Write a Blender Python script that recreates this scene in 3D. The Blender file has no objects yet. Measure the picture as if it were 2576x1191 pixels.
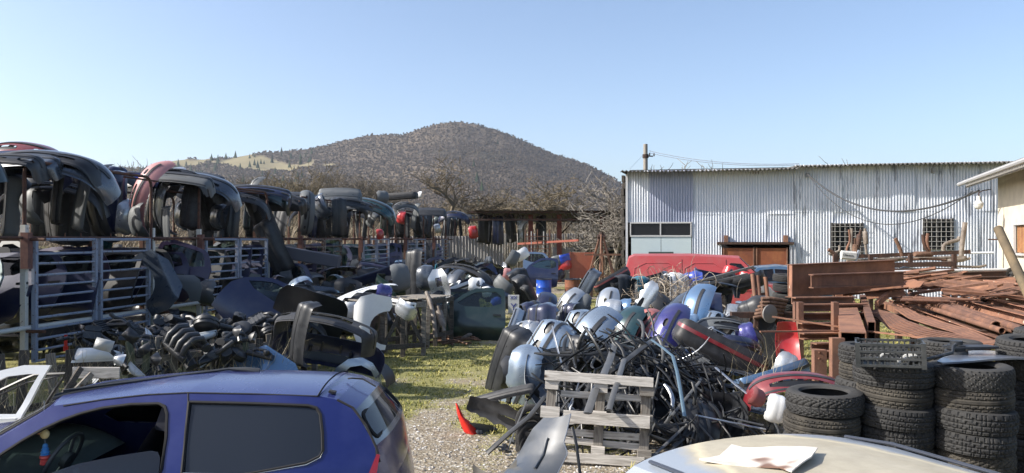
import bpy, math, random
from mathutils import Vector, Matrix, noise
from mathutils.geometry import delaunay_2d_cdt

# ------------------------------------------------------------------ camera, sky, sun, exposure
SC = bpy.context.scene
COL = SC.collection
F, CX, CY, H = 1910.0, 1288.0, 603.0, 2.35
cam = bpy.data.cameras.new("camera")
cam_o = bpy.data.objects.new("camera", cam)
COL.objects.link(cam_o)
cam_o.location = (0, 0, H)
cam_o.rotation_euler = (math.radians(90) + math.atan((CY - 595.5) / F), 0, 0)
cam.sensor_width = 36.0
cam.lens = 36.0 * F / 2576.0
cam.clip_start = 0.1
cam.clip_end = 9000.0
SC.camera = cam_o

SUN_EL = math.radians(34.5)
SUN_DIR = Vector((-1.0, -0.13, math.tan(SUN_EL))).normalized()      # from the scene towards the sun
world = bpy.data.worlds.new("World")
SC.world = world
world.use_nodes = True
wn = world.node_tree.nodes
sky = wn.new("ShaderNodeTexSky")
sky.sky_type = 'NISHITA'
sky.sun_disc = False
sky.sun_elevation = SUN_EL
sky.sun_rotation = math.atan2(SUN_DIR.x, SUN_DIR.y)
sky.air_density = 0.85
sky.dust_density = 2.3
sky.ozone_density = 1.5
sky.altitude = 200
bg = wn["Background"]
bg.inputs[1].default_value = 0.15
world.node_tree.links.new(sky.outputs[0], bg.inputs[0])

sl = bpy.data.lights.new("sun", 'SUN')
sl.energy = 5.0
sl.angle = math.radians(0.5)
sl.color = (1.0, 0.945, 0.86)
so = bpy.data.objects.new("sun", sl)
COL.objects.link(so)
so.location = (-30, 0, 30)
so.rotation_euler = (-SUN_DIR).to_track_quat('-Z', 'Y').to_euler()
vs = SC.view_settings
vs.view_transform = 'Standard'
vs.look = 'None'
vs.exposure = 0.68
vs.gamma = 1.0
vs.use_curve_mapping = False
SC.cycles.max_bounces = 5
SC.cycles.diffuse_bounces = 2
SC.cycles.glossy_bounces = 3
SC.cycles.transparent_max_bounces = 8
SC.cycles.transmission_bounces = 3
SC.cycles.use_denoising = True

R = math.radians
rnd = random.Random(11)
def U(a, b): return rnd.uniform(a, b)
def P(px, py, d):
    """a point of the yard at distance d seen at photo pixel (px, py)"""
    return Vector(((px - CX) * d / F, d, H - (py - CY) * d / F))
def fbm(x, y, z=0.0, o=4):
    return noise.fractal(Vector((x, y, z)), 1.0, 2.0, o)

# ------------------------------------------------------------------ materials
MATS = {}
class NT:
    def __init__(s, name):
        s.m = bpy.data.materials.new(name); s.m.use_nodes = True
        s.t = s.m.node_tree; s.b = s.t.nodes["Principled BSDF"]
        s.tc = s.t.nodes.new("ShaderNodeTexCoord")
    def n(s, kind): return s.t.nodes.new("ShaderNode" + kind)
    def L(s, a, b): s.t.links.new(a, b)
    def mapping(s, scale=(1, 1, 1), src='Object', loc=(0, 0, 0), rot=(0, 0, 0)):
        m = s.n("Mapping"); m.inputs['Scale'].default_value = scale
        m.inputs['Location'].default_value = loc; m.inputs['Rotation'].default_value = rot
        s.L(s.tc.outputs[src], m.inputs['Vector']); return m.outputs[0]
    def noise(s, scale, detail=4, rough=.55, vec=None, dist=0.0):
        x = s.n("TexNoise"); x.inputs['Scale'].default_value = scale
        x.inputs['Detail'].default_value = detail; x.inputs['Roughness'].default_value = rough
        x.inputs['Distortion'].default_value = dist
        s.L(vec if vec is not None else s.mapping(), x.inputs['Vector']); return x.outputs[0]
    def ramp(s, fac, stops, interp='LINEAR'):
        r = s.n("ValToRGB"); r.color_ramp.interpolation = interp
        e = r.color_ramp.elements
        while len(e) > 1: e.remove(e[0])
        e[0].position = stops[0][0]; e[0].color = c4(stops[0][1])
        for p, c in stops[1:]:
            k = e.new(p); k.color = c4(c)
        s.L(fac, r.inputs[0]); return r.outputs[0]
    def mix(s, fac, a, b, mode='MIX'):
        x = s.n("Mix"); x.data_type = 'RGBA'; x.blend_type = mode
        for sock, v in ((x.inputs[0], fac), (x.inputs[6], a), (x.inputs[7], b)):
            if hasattr(v, 'is_linked'): s.L(v, sock)
            elif isinstance(v, (int, float)): sock.default_value = v
            else: sock.default_value = c4(v)
        return x.outputs[2]
    def math(s, op, a, b=0.0):
        x = s.n("Math"); x.operation = op
        for i, v in enumerate((a, b)):
            if hasattr(v, 'is_linked'): s.L(v, x.inputs[i])
            else: x.inputs[i].default_value = v
        return x.outputs[0]
    def bump(s, h, strength=.3, dist=.02):
        b = s.n("Bump"); b.inputs['Strength'].default_value = strength; b.inputs['Distance'].default_value = dist
        s.L(h, b.inputs['Height']); s.L(b.outputs[0], s.b.inputs['Normal'])
    def set(s, **k):
        names = dict(color='Base Color', rough='Roughness', metal='Metallic', coat='Coat Weight', coatr='Coat Roughness', spec='Specular IOR Level')
        for kk, v in k.items():
            sock = s.b.inputs[names[kk]]
            if hasattr(v, 'is_linked'): s.L(v, sock)
            elif kk == 'color': sock.default_value = c4(v)
            else: sock.default_value = v
        return s.m
def c4(c):
    if isinstance(c, (int, float)): return (c, c, c, 1)
    return (c[0], c[1], c[2], 1)
def upness(t, lo=.2, hi=.9):
    g = t.n("NewGeometry"); sep = t.n("SeparateXYZ"); t.L(g.outputs['Normal'], sep.inputs[0])
    mr = t.n("MapRange"); mr.inputs[1].default_value = lo; mr.inputs[2].default_value = hi
    t.L(sep.outputs[2], mr.inputs[0]); return mr.outputs[0]

def paint(name, col, rough=.28, metal=.0, dust=.35, coat=.6, upf=None, dust_sheen_c=(0.22, 0.21, 0.19)):
    if name in MATS: return MATS[name]
    t = NT(name)
    a = t.noise(3.1, 5, .6); b = t.noise(37, 3, .6)
    f = t.math('MULTIPLY', t.ramp(a, [(.42, 0), (.72, 1)]), dust)
    f2 = t.math('MULTIPLY', upness(t) if upf is None else upness(t, .55, .97), dust * .4 if upf is None else upf)
    f = t.math('MINIMUM', t.math('ADD', f, f2), .85)
    base = t.mix(t.math('MULTIPLY', b, .25), col, [c * .7 for c in col])
    t.set(color=t.mix(f, base, dust_sheen_c), metal=metal, coat=coat, coatr=.12)
    rr = t.n("MapRange"); rr.inputs[3].default_value = rough; rr.inputs[4].default_value = rough + .35
    t.L(f, rr.inputs[0]); t.L(rr.outputs[0], t.b.inputs['Roughness'])
    t.bump(b, .04, .004)
    MATS[name] = t.m; return t.m
def plastic(name, col, rough=.48, dust=.35):
    if name in MATS: return MATS[name]
    t = NT(name)
    a = t.noise(4.3, 5, .62); b = t.noise(260, 2, .6)
    f = t.math('MULTIPLY', t.ramp(a, [(.4, 0), (.68, 1)]), dust)
    f = t.math('MINIMUM', t.math('ADD', f, t.math('MULTIPLY', upness(t), dust * .5)), .8)
    t.set(color=t.mix(f, col, (.125, .125, .125)), rough=rough)
    t.bump(b, .12, .002)
    MATS[name] = t.m; return t.m
def rusty(name, c1=(.255, .128, .082), c2=(.12, .062, .043), c3=(.35, .165, .085), scale=3.0, rough=.85, paintc=None, pamt=.45):
    if name in MATS: return MATS[name]
    t = NT(name)
    a = t.noise(scale, 6, .65); b = t.noise(scale * 9, 4, .7); c = t.noise(scale * 1.7, 5, .6, vec=t.mapping((1, 1, .35), loc=(4, 2, 7)))
    col = t.mix(t.ramp(a, [(.36, 0), (.62, 1)]), c2, c1)
    col = t.mix(t.math('MULTIPLY', t.ramp(c, [(.5, 0), (.72, 1)]), .75), col, c3)
    col = t.mix(t.math('MULTIPLY', b, .55), col, [v * .45 for v in c1], 'MIX')
    if paintc:
        m = t.ramp(t.noise(scale * 2.3, 6, .7, vec=t.mapping(loc=(9, 1, 3))), [(pamt - .04, 0), (pamt + .04, 1)])
        col = t.mix(m, col, paintc)
    t.set(color=col, rough=rough, metal=.0)
    t.bump(b, .35, .004)
    MATS[name] = t.m; return t.m
def simple(name, col, rough=.6, metal=0.0, var=.25, scale=8, bump=.1):
    if name in MATS: return MATS[name]
    t = NT(name)
    a = t.noise(scale, 5, .6)
    t.set(color=t.mix(t.math('MULTIPLY', a, var * 2), col, [c * .55 for c in col]), rough=rough, metal=metal)
    t.bump(a, bump, .01)
    MATS[name] = t.m; return t.m
def glassy(name, tint=(.55, .62, .62), alpha=.25, rough=.03):
    if name in MATS: return MATS[name]
    m = bpy.data.materials.new(name); m.use_nodes = True; t = m.node_tree
    t.nodes.remove(t.nodes["Principled BSDF"])
    out = t.nodes["Material Output"]
    tr = t.nodes.new("ShaderNodeBsdfTransparent"); tr.inputs[0].default_value = c4(tint)
    gl = t.nodes.new("ShaderNodeBsdfGlossy"); gl.inputs['Roughness'].default_value = rough
    df = t.nodes.new("ShaderNodeBsdfDiffuse"); df.inputs[0].default_value = (.02, .025, .035, 1)
    fr = t.nodes.new("ShaderNodeFresnel"); fr.inputs[0].default_value = 1.5
    m1 = t.nodes.new("ShaderNodeMixShader"); m1.inputs[0].default_value = alpha
    t.links.new(tr.outputs[0], m1.inputs[1]); t.links.new(df.outputs[0], m1.inputs[2])
    m2 = t.nodes.new("ShaderNodeMixShader")
    t.links.new(fr.outputs[0], m2.inputs[0]); t.links.new(m1.outputs[0], m2.inputs[1]); t.links.new(gl.outputs[0], m2.inputs[2])
    t.links.new(m2.outputs[0], out.inputs[0])
    MATS[name] = m; return m
def wood(name, c1=(.30, .275, .24), c2=(.12, .105, .09), scale=1.0):
    if name in MATS: return MATS[name]
    t = NT(name)
    v = t.mapping((1.6 * scale, 26 * scale, 26 * scale))
    a = t.noise(1.6, 6, .6, vec=v, dist=1.2); b = t.noise(5, 4, .6, vec=t.mapping((3, 90, 90)))
    col = t.mix(t.ramp(a, [(.38, 0), (.6, 1)]), c2, c1)
    col = t.mix(t.math('MULTIPLY', b, .5), col, [x * .7 for x in c1])
    vo = t.n("TexVoronoi"); vo.inputs['Scale'].default_value = 2.3
    t.L(t.mapping((1.2, 4, 4)), vo.inputs['Vector'])
    col = t.mix(t.ramp(vo.outputs[0], [(.10, 1), (.2, 0)]), col, (.09, .06, .04))
    t.set(color=col, rough=.85, spec=.2)
    t.bump(t.math('ADD', a, b), .5, .004)
    MATS[name] = t.m; return t.m

def M_black(): return plastic('black_plastic', (.008, .009, .011), .38, .08)
def M_dark(): return plastic('charcoal_plastic', (.019, .021, .025), .46, .16)
def M_grey(): return plastic('faded_grey_plastic', (.10, .11, .115), .55, .35)
COLS = {
    'charcoal': M_dark, 'black': M_black, 'faded grey': M_grey,
    'silver': lambda: paint('silver_paint', (.50, .53, .56), .26, .55, .25),
    'silver blue': lambda: paint('silver_blue_paint', (.27, .345, .44), .22, .5, .22),
    'steel blue': lambda: paint('steel_blue_paint', (.10, .20, .36), .25, .3, .25),
    'navy': lambda: paint('navy_paint', (.010, .016, .055), .28, .2, .12),
    'violet blue': lambda: paint('violet_blue_paint', (.035, .035, .19), .25, .3, .2),
    'bright blue': lambda: paint('bright_blue_paint', (.02, .06, .42), .3, .1, .2),
    'white': lambda: paint('white_paint', (.74, .75, .75), .35, 0, .12),
    'red': lambda: paint('red_paint', (.42, .02, .022), .3, 0, .2),
    'faded red': lambda: paint('faded_red_paint', (.38, .10, .095), .55, 0, .3, .1),
    'dark red': lambda: paint('dark_red_paint', (.20, .012, .02), .3, .1, .25),
    'pink': lambda: paint('faded_pink_paint', (.50, .22, .215), .5, 0, .25, .1),
    'dark teal': lambda: paint('dark_teal_paint', (.008, .05, .06), .26, .2, .15),
    'teal': lambda: paint('teal_paint', (.02, .20, .26), .3, .1, .3),
    'dark green': lambda: paint('dark_green_paint', (.006, .022, .02), .3, .2, .12),
    'slate': lambda: paint('slate_paint', (.05, .065, .09), .26, .3, .2),
    'plum': lambda: paint('plum_paint', (.03, .018, .05), .28, .2, .15),
    'dusty black': lambda: plastic('dusty_black_plastic', (.013, .013, .015), .55, .22),
}
def C(name): return COLS[name]()

# ------------------------------------------------------------------ mesh helpers
class MB:
    def __init__(s): s.v = []; s.f = []
    def add(s, vs, fs):
        o = len(s.v); s.v += [tuple(v) for v in vs]; s.f += [tuple(i + o for i in f) for f in fs]; return s
    def xf(s, M):
        s.v = [tuple(M @ Vector(v)) for v in s.v]; return s
    def box(s, sx, sy, sz, loc=(0, 0, 0), M=None, taper=1.0):
        vs = []
        for z in (-.5, .5):
            k = 1 if z < 0 else taper
            for x, y in ((-.5, -.5), (.5, -.5), (.5, .5), (-.5, .5)):
                v = Vector((x * sx * k, y * sy * k, z * sz))
                if M is not None: v = M @ v
                vs.append(v + Vector(loc))
        return s.add(vs, [(3, 2, 1, 0), (4, 5, 6, 7), (0, 1, 5, 4), (1, 2, 6, 5), (2, 3, 7, 6), (3, 0, 4, 7)])
    def cbox(s, sx, sy, sz, loc=(0, 0, 0), M=None, c=.004):
        """box with chamfered long edges (along x)"""
        pr = [(-sy/2 + c, -sz/2), (sy/2 - c, -sz/2), (sy/2, -sz/2 + c), (sy/2, sz/2 - c), (sy/2 - c, sz/2), (-sy/2 + c, sz/2), (-sy/2, sz/2 - c), (-sy/2, -sz/2 + c)]
        vs = [Vector((x, y, z)) for x in (-sx/2, sx/2) for y, z in pr]
        vs = [(M @ v if M is not None else v) + Vector(loc) for v in vs]
        n = 8
        fs = [(i, (i + 1) % n, n + (i + 1) % n, n + i) for i in range(n)]
        fs = [tuple(reversed(f)) for f in fs]
        fs += [tuple(range(n)), tuple(range(2 * n - 1, n - 1, -1))]
        return s.add(vs, fs)
    def bar(s, a, b, w, h, up=(0, 0, 1), c=0):
        a = Vector(a); b = Vector(b); x = (b - a); L = x.length; x.normalize()
        u = Vector(up)
        if abs(x.dot(u)) > .98: u = Vector((0, 1, 0))
        y = u.cross(x).normalized(); z = x.cross(y)
        M = Matrix((x, y, z)).transposed()
        if c: return s.cbox(L, w, h, (a + b) / 2, M, c)
        return s.box(L, w, h, (a + b) / 2, M)
    def tube(s, pts, r, n=8, caps=True, flat=1.0):
        pts = [Vector(p) for p in pts]
        rs = r if isinstance(r, (list, tuple)) else [r] * len(pts)
        t0 = (pts[1] - pts[0]).normalized()
        u = Vector((0, 0, 1)) if abs(t0.z) < .9 else Vector((1, 0, 0))
        nrm = t0.cross(u).normalized()
        vs = []
        for i, p in enumerate(pts):
            t = (pts[min(i + 1, len(pts) - 1)] - pts[max(i - 1, 0)])
            if t.length < 1e-9: t = t0
            t.normalize()
            nrm = (nrm - t * nrm.dot(t))
            if nrm.length < 1e-6: nrm = t.orthogonal()
            nrm.normalize(); b = t.cross(nrm)
            for k in range(n):
                a = 2 * math.pi * k / n
                vs.append(p + (nrm * math.cos(a) + b * math.sin(a) * flat) * rs[i])
        m = len(pts)
        fs = [(i*n + k, i*n + (k+1) % n, (i+1)*n + (k+1) % n, (i+1)*n + k) for i in range(m-1) for k in range(n)]
        if caps: fs += [tuple(range(n - 1, -1, -1)), tuple((m-1)*n + k for k in range(n))]
        return s.add(vs, fs)
    def lathe(s, prof, n=24, M=None, closed=False):
        """prof: (r, z) pairs revolved about z"""
        vs = []
        for r, z in prof:
            for k in range(n):
                a = 2 * math.pi * k / n
                v = Vector((r * math.cos(a), r * math.sin(a), z))
                vs.append(M @ v if M is not None else v)
        m = len(prof); fs = []
        for i in range(m if closed else m - 1):
            j = (i + 1) % m
            fs += [(i*n + k, i*n + (k+1) % n, j*n + (k+1) % n, j*n + k) for k in range(n)]
        return s.add(vs, fs)
    def prism(s, poly, h, M=None):
        """2D polygon (x, y) extruded along z by h, centred"""
        n = len(poly); vs = [Vector((x, y, z)) for z in (-h/2, h/2) for x, y in poly]
        if M is not None: vs = [M @ v for v in vs]
        fs = [tuple(range(n - 1, -1, -1)), tuple(range(n, 2*n))] + [(i, (i+1) % n, n + (i+1) % n, n + i) for i in range(n)]
        return s.add(vs, fs)
    def grid(s, nu, nv, fn):
        vs = [fn(i / nu, j / nv) for j in range(nv + 1) for i in range(nu + 1)]
        w = nu + 1
        return s.add(vs, [(j*w + i, j*w + i + 1, (j+1)*w + i + 1, (j+1)*w + i) for j in range(nv) for i in range(nu)])
    def mesh(s, name, smooth=None):
        me = bpy.data.meshes.new(name); me.from_pydata(s.v, [], s.f); me.update()
        if smooth is not None:
            me.polygons.foreach_set('use_smooth', [True] * len(me.polygons))
            me.set_sharp_from_angle(angle=R(smooth))
        return me
    def build(s, name, mat, parent=None, smooth=None, **k):
        return ob(name, s.mesh(name, smooth), mat, parent, **k)

def ob(name, me, mat=None, parent=None, M=None, label=None, cat=None, group=None, kind=None):
    o = bpy.data.objects.new(name, me); COL.objects.link(o)
    if mat is not None:
        if len(me.materials) == 0: me.materials.append(None)
        o.material_slots[0].link = 'OBJECT'; o.material_slots[0].material = mat
    if parent is not None: o.parent = parent
    if M is not None: o.matrix_world = M
    tag(o, label, cat, group, kind); return o
def tag(o, label=None, cat=None, group=None, kind=None):
    if label: o['label'] = label
    if cat: o['category'] = cat
    if group: o['group'] = group
    if kind: o['kind'] = kind
    return o
def thing(name, label, cat, M=None, group=None, loc=None):
    o = bpy.data.objects.new(name, None); COL.objects.link(o); o.empty_display_size = .1
    if loc is not None: M = Matrix.Translation(loc)
    if M is not None: o.matrix_world = M
    tag(o, label, cat, group); return o
def copy_tree(o, M=None, label=None, group=None, parent=None):
    c = o.copy(); COL.objects.link(c); c.parent = parent
    if parent is None:
        if M is not None: c.matrix_world = M
        if label: c['label'] = label
        if group: c['group'] = group
    for ch in o.children: copy_tree(ch, parent=c)
    return c
def setmat(o, mat):
    o.material_slots[0].link = 'OBJECT'; o.material_slots[0].material = mat

def pip(x, y, poly):
    c = False; j = len(poly) - 1
    for i in range(len(poly)):
        xi, yi = poly[i]; xj, yj = poly[j]
        if (yi > y) != (yj > y) and x < (xj - xi) * (y - yi) / (yj - yi) + xi: c = not c
        j = i
    return c
def dense(poly, res):
    out = []
    for i in range(len(poly)):
        a = Vector(poly[i]); b = Vector(poly[(i + 1) % len(poly)])
        k = max(1, int((b - a).length / res + .5))
        for q in range(k): out.append(tuple(a.lerp(b, q / k)))
    return out
def rrect(x0, y0, x1, y1, r, n=3):
    out = []
    for cx, cy, a0 in ((x1 - r, y0 + r, -90), (x1 - r, y1 - r, 0), (x0 + r, y1 - r, 90), (x0 + r, y0 + r, 180)):
        for k in range(n + 1):
            a = R(a0 + 90 * k / n); out.append((cx + r * math.cos(a), cy + r * math.sin(a)))
    return out
def smoothpoly(pts, it=2):
    for _ in range(it):
        q = []
        for i in range(len(pts)):
            a = Vector(pts[i]); b = Vector(pts[(i + 1) % len(pts)])
            q += [tuple(a.lerp(b, .25)), tuple(a.lerp(b, .75))]
        pts = q
    return pts
def panel(outline, holes, fn, res, thick, name='panel', smooth=50, flip=False):
    """sheet cut to a 2D outline with holes, mapped to 3D by fn(u, v) and given a thickness"""
    o = dense(outline, res); hs = [dense(h, res) for h in holes]
    pts = []; edges = []
    for lp in [o] + hs:
        b = len(pts); pts += lp; edges += [(b + i, b + (i + 1) % len(lp)) for i in range(len(lp))]
    xs = [p[0] for p in o]; ys = [p[1] for p in o]
    nb = len(pts); bp = list(pts)
    nx = int((max(xs) - min(xs)) / res) + 1; ny = int((max(ys) - min(ys)) / res) + 1
    lim = (res * .45) ** 2
    for j in range(ny):
        for i in range(nx):
            x = min(xs) + (i + .5 * (j % 2) + .25) * res; y = min(ys) + (j + .5) * res
            if not pip(x, y, o) or any(pip(x, y, h) for h in hs): continue
            if any((x - a) ** 2 + (y - b) ** 2 < lim for a, b in bp): continue
            pts.append((x, y))
    r = delaunay_2d_cdt([Vector(p) for p in pts], edges, [], 0, 1e-6)
    vv = r[0]; fs = []
    for f in r[2]:
        cx = sum(vv[i].x for i in f) / len(f); cy = sum(vv[i].y for i in f) / len(f)
        if pip(cx, cy, o) and not any(pip(cx, cy, h) for h in hs):
            fs.append(tuple(reversed(f)) if flip else tuple(f))
    p3 = [Vector(fn(v.x, v.y)) for v in vv]
    nr = [Vector((0, 0, 0)) for _ in p3]; ec = {}
    for f in fs:
        n = (p3[f[1]] - p3[f[0]]).cross(p3[f[2]] - p3[f[0]])
        for i in f: nr[i] += n
        for a, b in zip(f, f[1:] + f[:1]):
            ec[(a, b)] = 1
    k = len(p3)
    inner = [p - n.normalized() * thick if n.length > 0 else p.copy() for p, n in zip(p3, nr)]
    mb = MB(); allf = list(fs) + [tuple(reversed([i + k for i in f])) for f in fs]
    for (a, b) in ec:
        if (b, a) not in ec: allf.append((b, a, a + k, b + k))
    mb.add(p3 + inner, allf)
    return mb.mesh(name, smooth)

POSE = {'U': Matrix.Identity(3), 'S': Matrix.Rotation(R(-90), 3, 'X'), 'E': Matrix.Rotation(R(90), 3, 'Y'),
        'V': Matrix.Rotation(R(90), 3, 'X'), 'F': Matrix.Rotation(R(180), 3, 'Y')}
def pose(loc, p='U', yaw=0, roll=0, pitch=0, s=1.0):
    """U upright facing the camera, S saddle (arch, open side down), V open side up, E on its end; then pitch, roll, yaw"""
    m = Matrix.Rotation(R(yaw), 3, 'Z') @ Matrix.Rotation(R(roll), 3, 'Y') @ Matrix.Rotation(R(pitch), 3, 'X') @ POSE[p]
    m = m.to_4x4() @ Matrix.Scale(s, 4)
    return Matrix.Translation(Vector(loc)) @ m
# ------------------------------------------------------------------ ground
def grass_amount(x, y):
    g = fbm(x * .33 + 7, y * .33, 1.3, 4) * .9 + fbm(x * 1.3, y * 1.3, 5.0, 3) * .55
    base = .04 + .68 * min(1, max(0, (y - 8.5) / 5.5))
    if y > 24: base -= .25
    track = math.exp(-((x + .9 - .11 * (y - 10)) / .55) ** 2) * .55
    return base + g - track
def ground_z(x, y):
    return .035 * fbm(x * .5, y * .5, 3.3, 3) if 3 < y < 60 and abs(x) < 30 else 0.0
def ground():
    def axis(lo, a, b, hi, st):
        v = [lo, lo * .4, lo * .15]; q = a - 12
        x = a
        v += [a - 20, a - 10, a - 4]
        while x <= b: v.append(x); x += st
        return v + [b + 4, b + 10, b + 25, hi * .15, hi * .4, hi]
    xs = axis(-3000, -9, 12, 3000, .2); ys = [-60, -20, -5, 0] + [3 + .2 * i for i in range(170)] + [40, 45, 52, 60, 80, 120, 200, 400, 900, 3000]
    vs = [(x, y, ground_z(x, y)) for y in ys for x in xs]; w = len(xs)
    me = bpy.data.meshes.new('ground')
    me.from_pydata(vs, [], [(j*w+i, j*w+i+1, (j+1)*w+i+1, (j+1)*w+i) for j in range(len(ys)-1) for i in range(w-1)])
    me.polygons.foreach_set('use_smooth', [True] * len(me.polygons))
    at = me.attributes.new('grass', 'FLOAT', 'POINT')
    at.data.foreach_set('value', [grass_amount(v[0], v[1]) for v in vs])
    t = NT('gravel_ground')
    fine = t.noise(22, 6, .75); mid = t.noise(3.2, 6, .65); big = t.noise(.6, 4, .6)
    vo = t.n("TexVoronoi"); vo.inputs['Scale'].default_value = 30; t.L(t.mapping(), vo.inputs['Vector'])
    sep = t.n("SeparateColor"); t.L(vo.outputs['Color'], sep.inputs[0])
    stone = t.ramp(sep.outputs[0], [(0, (.16, .13, .09)), (.45, (.28, .24, .175)), (.8, (.40, .355, .28)), (1, (.62, .58, .5))])
    grav = t.mix(t.ramp(mid, [(.35, 0), (.65, .7)]), stone, (.25, .205, .15))
    gr = t.mix(t.ramp(fine, [(.35, 0), (.62, 1)]), (.12, .13, .035), (.37, .34, .12))
    gr = t.mix(t.ramp(big, [(.42, 0), (.6, .45)]), gr, (.13, .15, .05))
    a = t.n("Attribute"); a.attribute_name = 'grass'
    f = t.math('ADD', a.outputs['Fac'], t.math('MULTIPLY', t.math('SUBTRACT', fine, .5), 2.2))
    t.set(color=t.mix(t.ramp(f, [(.0, 0), (.25, .85)]), grav, gr), rough=.95, spec=.15)
    t.bump(t.math('ADD', fine, t.math('MULTIPLY', vo.outputs[0], .6)), .8, .03)
    ob('ground', me, t.m, kind='structure')
ground()

# grass tufts and loose stones of the yard
def leafcol(name, stops, rough=.8):
    t = NT(name)
    g = t.n("NewGeometry")
    t.set(color=t.ramp(g.outputs['Random Per Island'], stops), rough=rough, spec=.2)
    return t.m
def yard_grass():
    mb_v = []; mb_f = []
    r = random.Random(5)
    n = 0
    for _ in range(200000):
        y = 7.2 + 28 * r.random() ** 1.5; x = r.uniform(-3.6 - .05 * y, 3.2 + .35 * y) if y > 11 else r.uniform(-3.2, 1.6)
        if grass_amount(x, y) < r.uniform(.02, .6): continue
        n += 1
        if n > 24000: break
        z = ground_z(x, y)
        hh = r.uniform(.012, .04) * (1.0 + .02 * y)
        if r.random() < .03: hh *= 1.9
        for b in range(4):
            a = r.uniform(0, 6.283); wd = r.uniform(.004, .008) * (1 + y * .07)
            dx, dy = math.cos(a), math.sin(a); ln = r.uniform(.3, 1.6) * hh
            ox, oy = x + r.uniform(-.035, .035), y + r.uniform(-.035, .035); k = len(mb_v)
            mb_v += [(ox - dy * wd, oy + dx * wd, z - .01), (ox + dy * wd, oy - dx * wd, z - .01), (ox + dx * ln, oy + dy * ln, z + hh * r.uniform(.6, 1.2))]
            mb_f.append((k, k + 1, k + 2))
    me = bpy.data.meshes.new('grass'); me.from_pydata(mb_v, [], mb_f)
    ob('grass', me, leafcol('grass_blades', [(0, (.11, .14, .03)), (.3, (.22, .22, .06)), (.6, (.38, .35, .10)), (1, (.52, .46, .20))]), kind='stuff', label='patchy yellow green spring grass growing on the yard track')
def yard_stones():
    V = []; Fc = []; r = random.Random(8)
    for _ in range(16000):
        y = 7.0 + 11 * r.random() ** 1.6; x = r.uniform(-3.2, 2.8)
        if grass_amount(x, y) > r.uniform(-.2, .5): continue
        s = r.uniform(.006, .017) * (1.8 if r.random() < .06 else 1); z = ground_z(x, y) + s * .2
        a = r.uniform(0, 3.14); k = len(V)
        for i in range(5):
            q = a + i * 1.2566; rr = s * r.uniform(.7, 1.25); V.append((x + rr * math.cos(q), y + rr * math.sin(q), z))
        V.append((x + r.uniform(-.3, .3) * s, y, z + s * r.uniform(.4, .8)))
        Fc += [(k + i, k + (i + 1) % 5, k + 5) for i in range(5)]
    me = bpy.data.meshes.new('gravel'); me.from_pydata(V, [], Fc)
    ob('gravel', me, leafcol('gravel_stones', [(0, (.17, .15, .13)), (.5, (.33, .30, .26)), (.85, (.48, .46, .43)), (1, (.75, .73, .7))], .9), kind='stuff', label='loose pale gravel scattered over the yard track')
yard_grass(); yard_stones()

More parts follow.
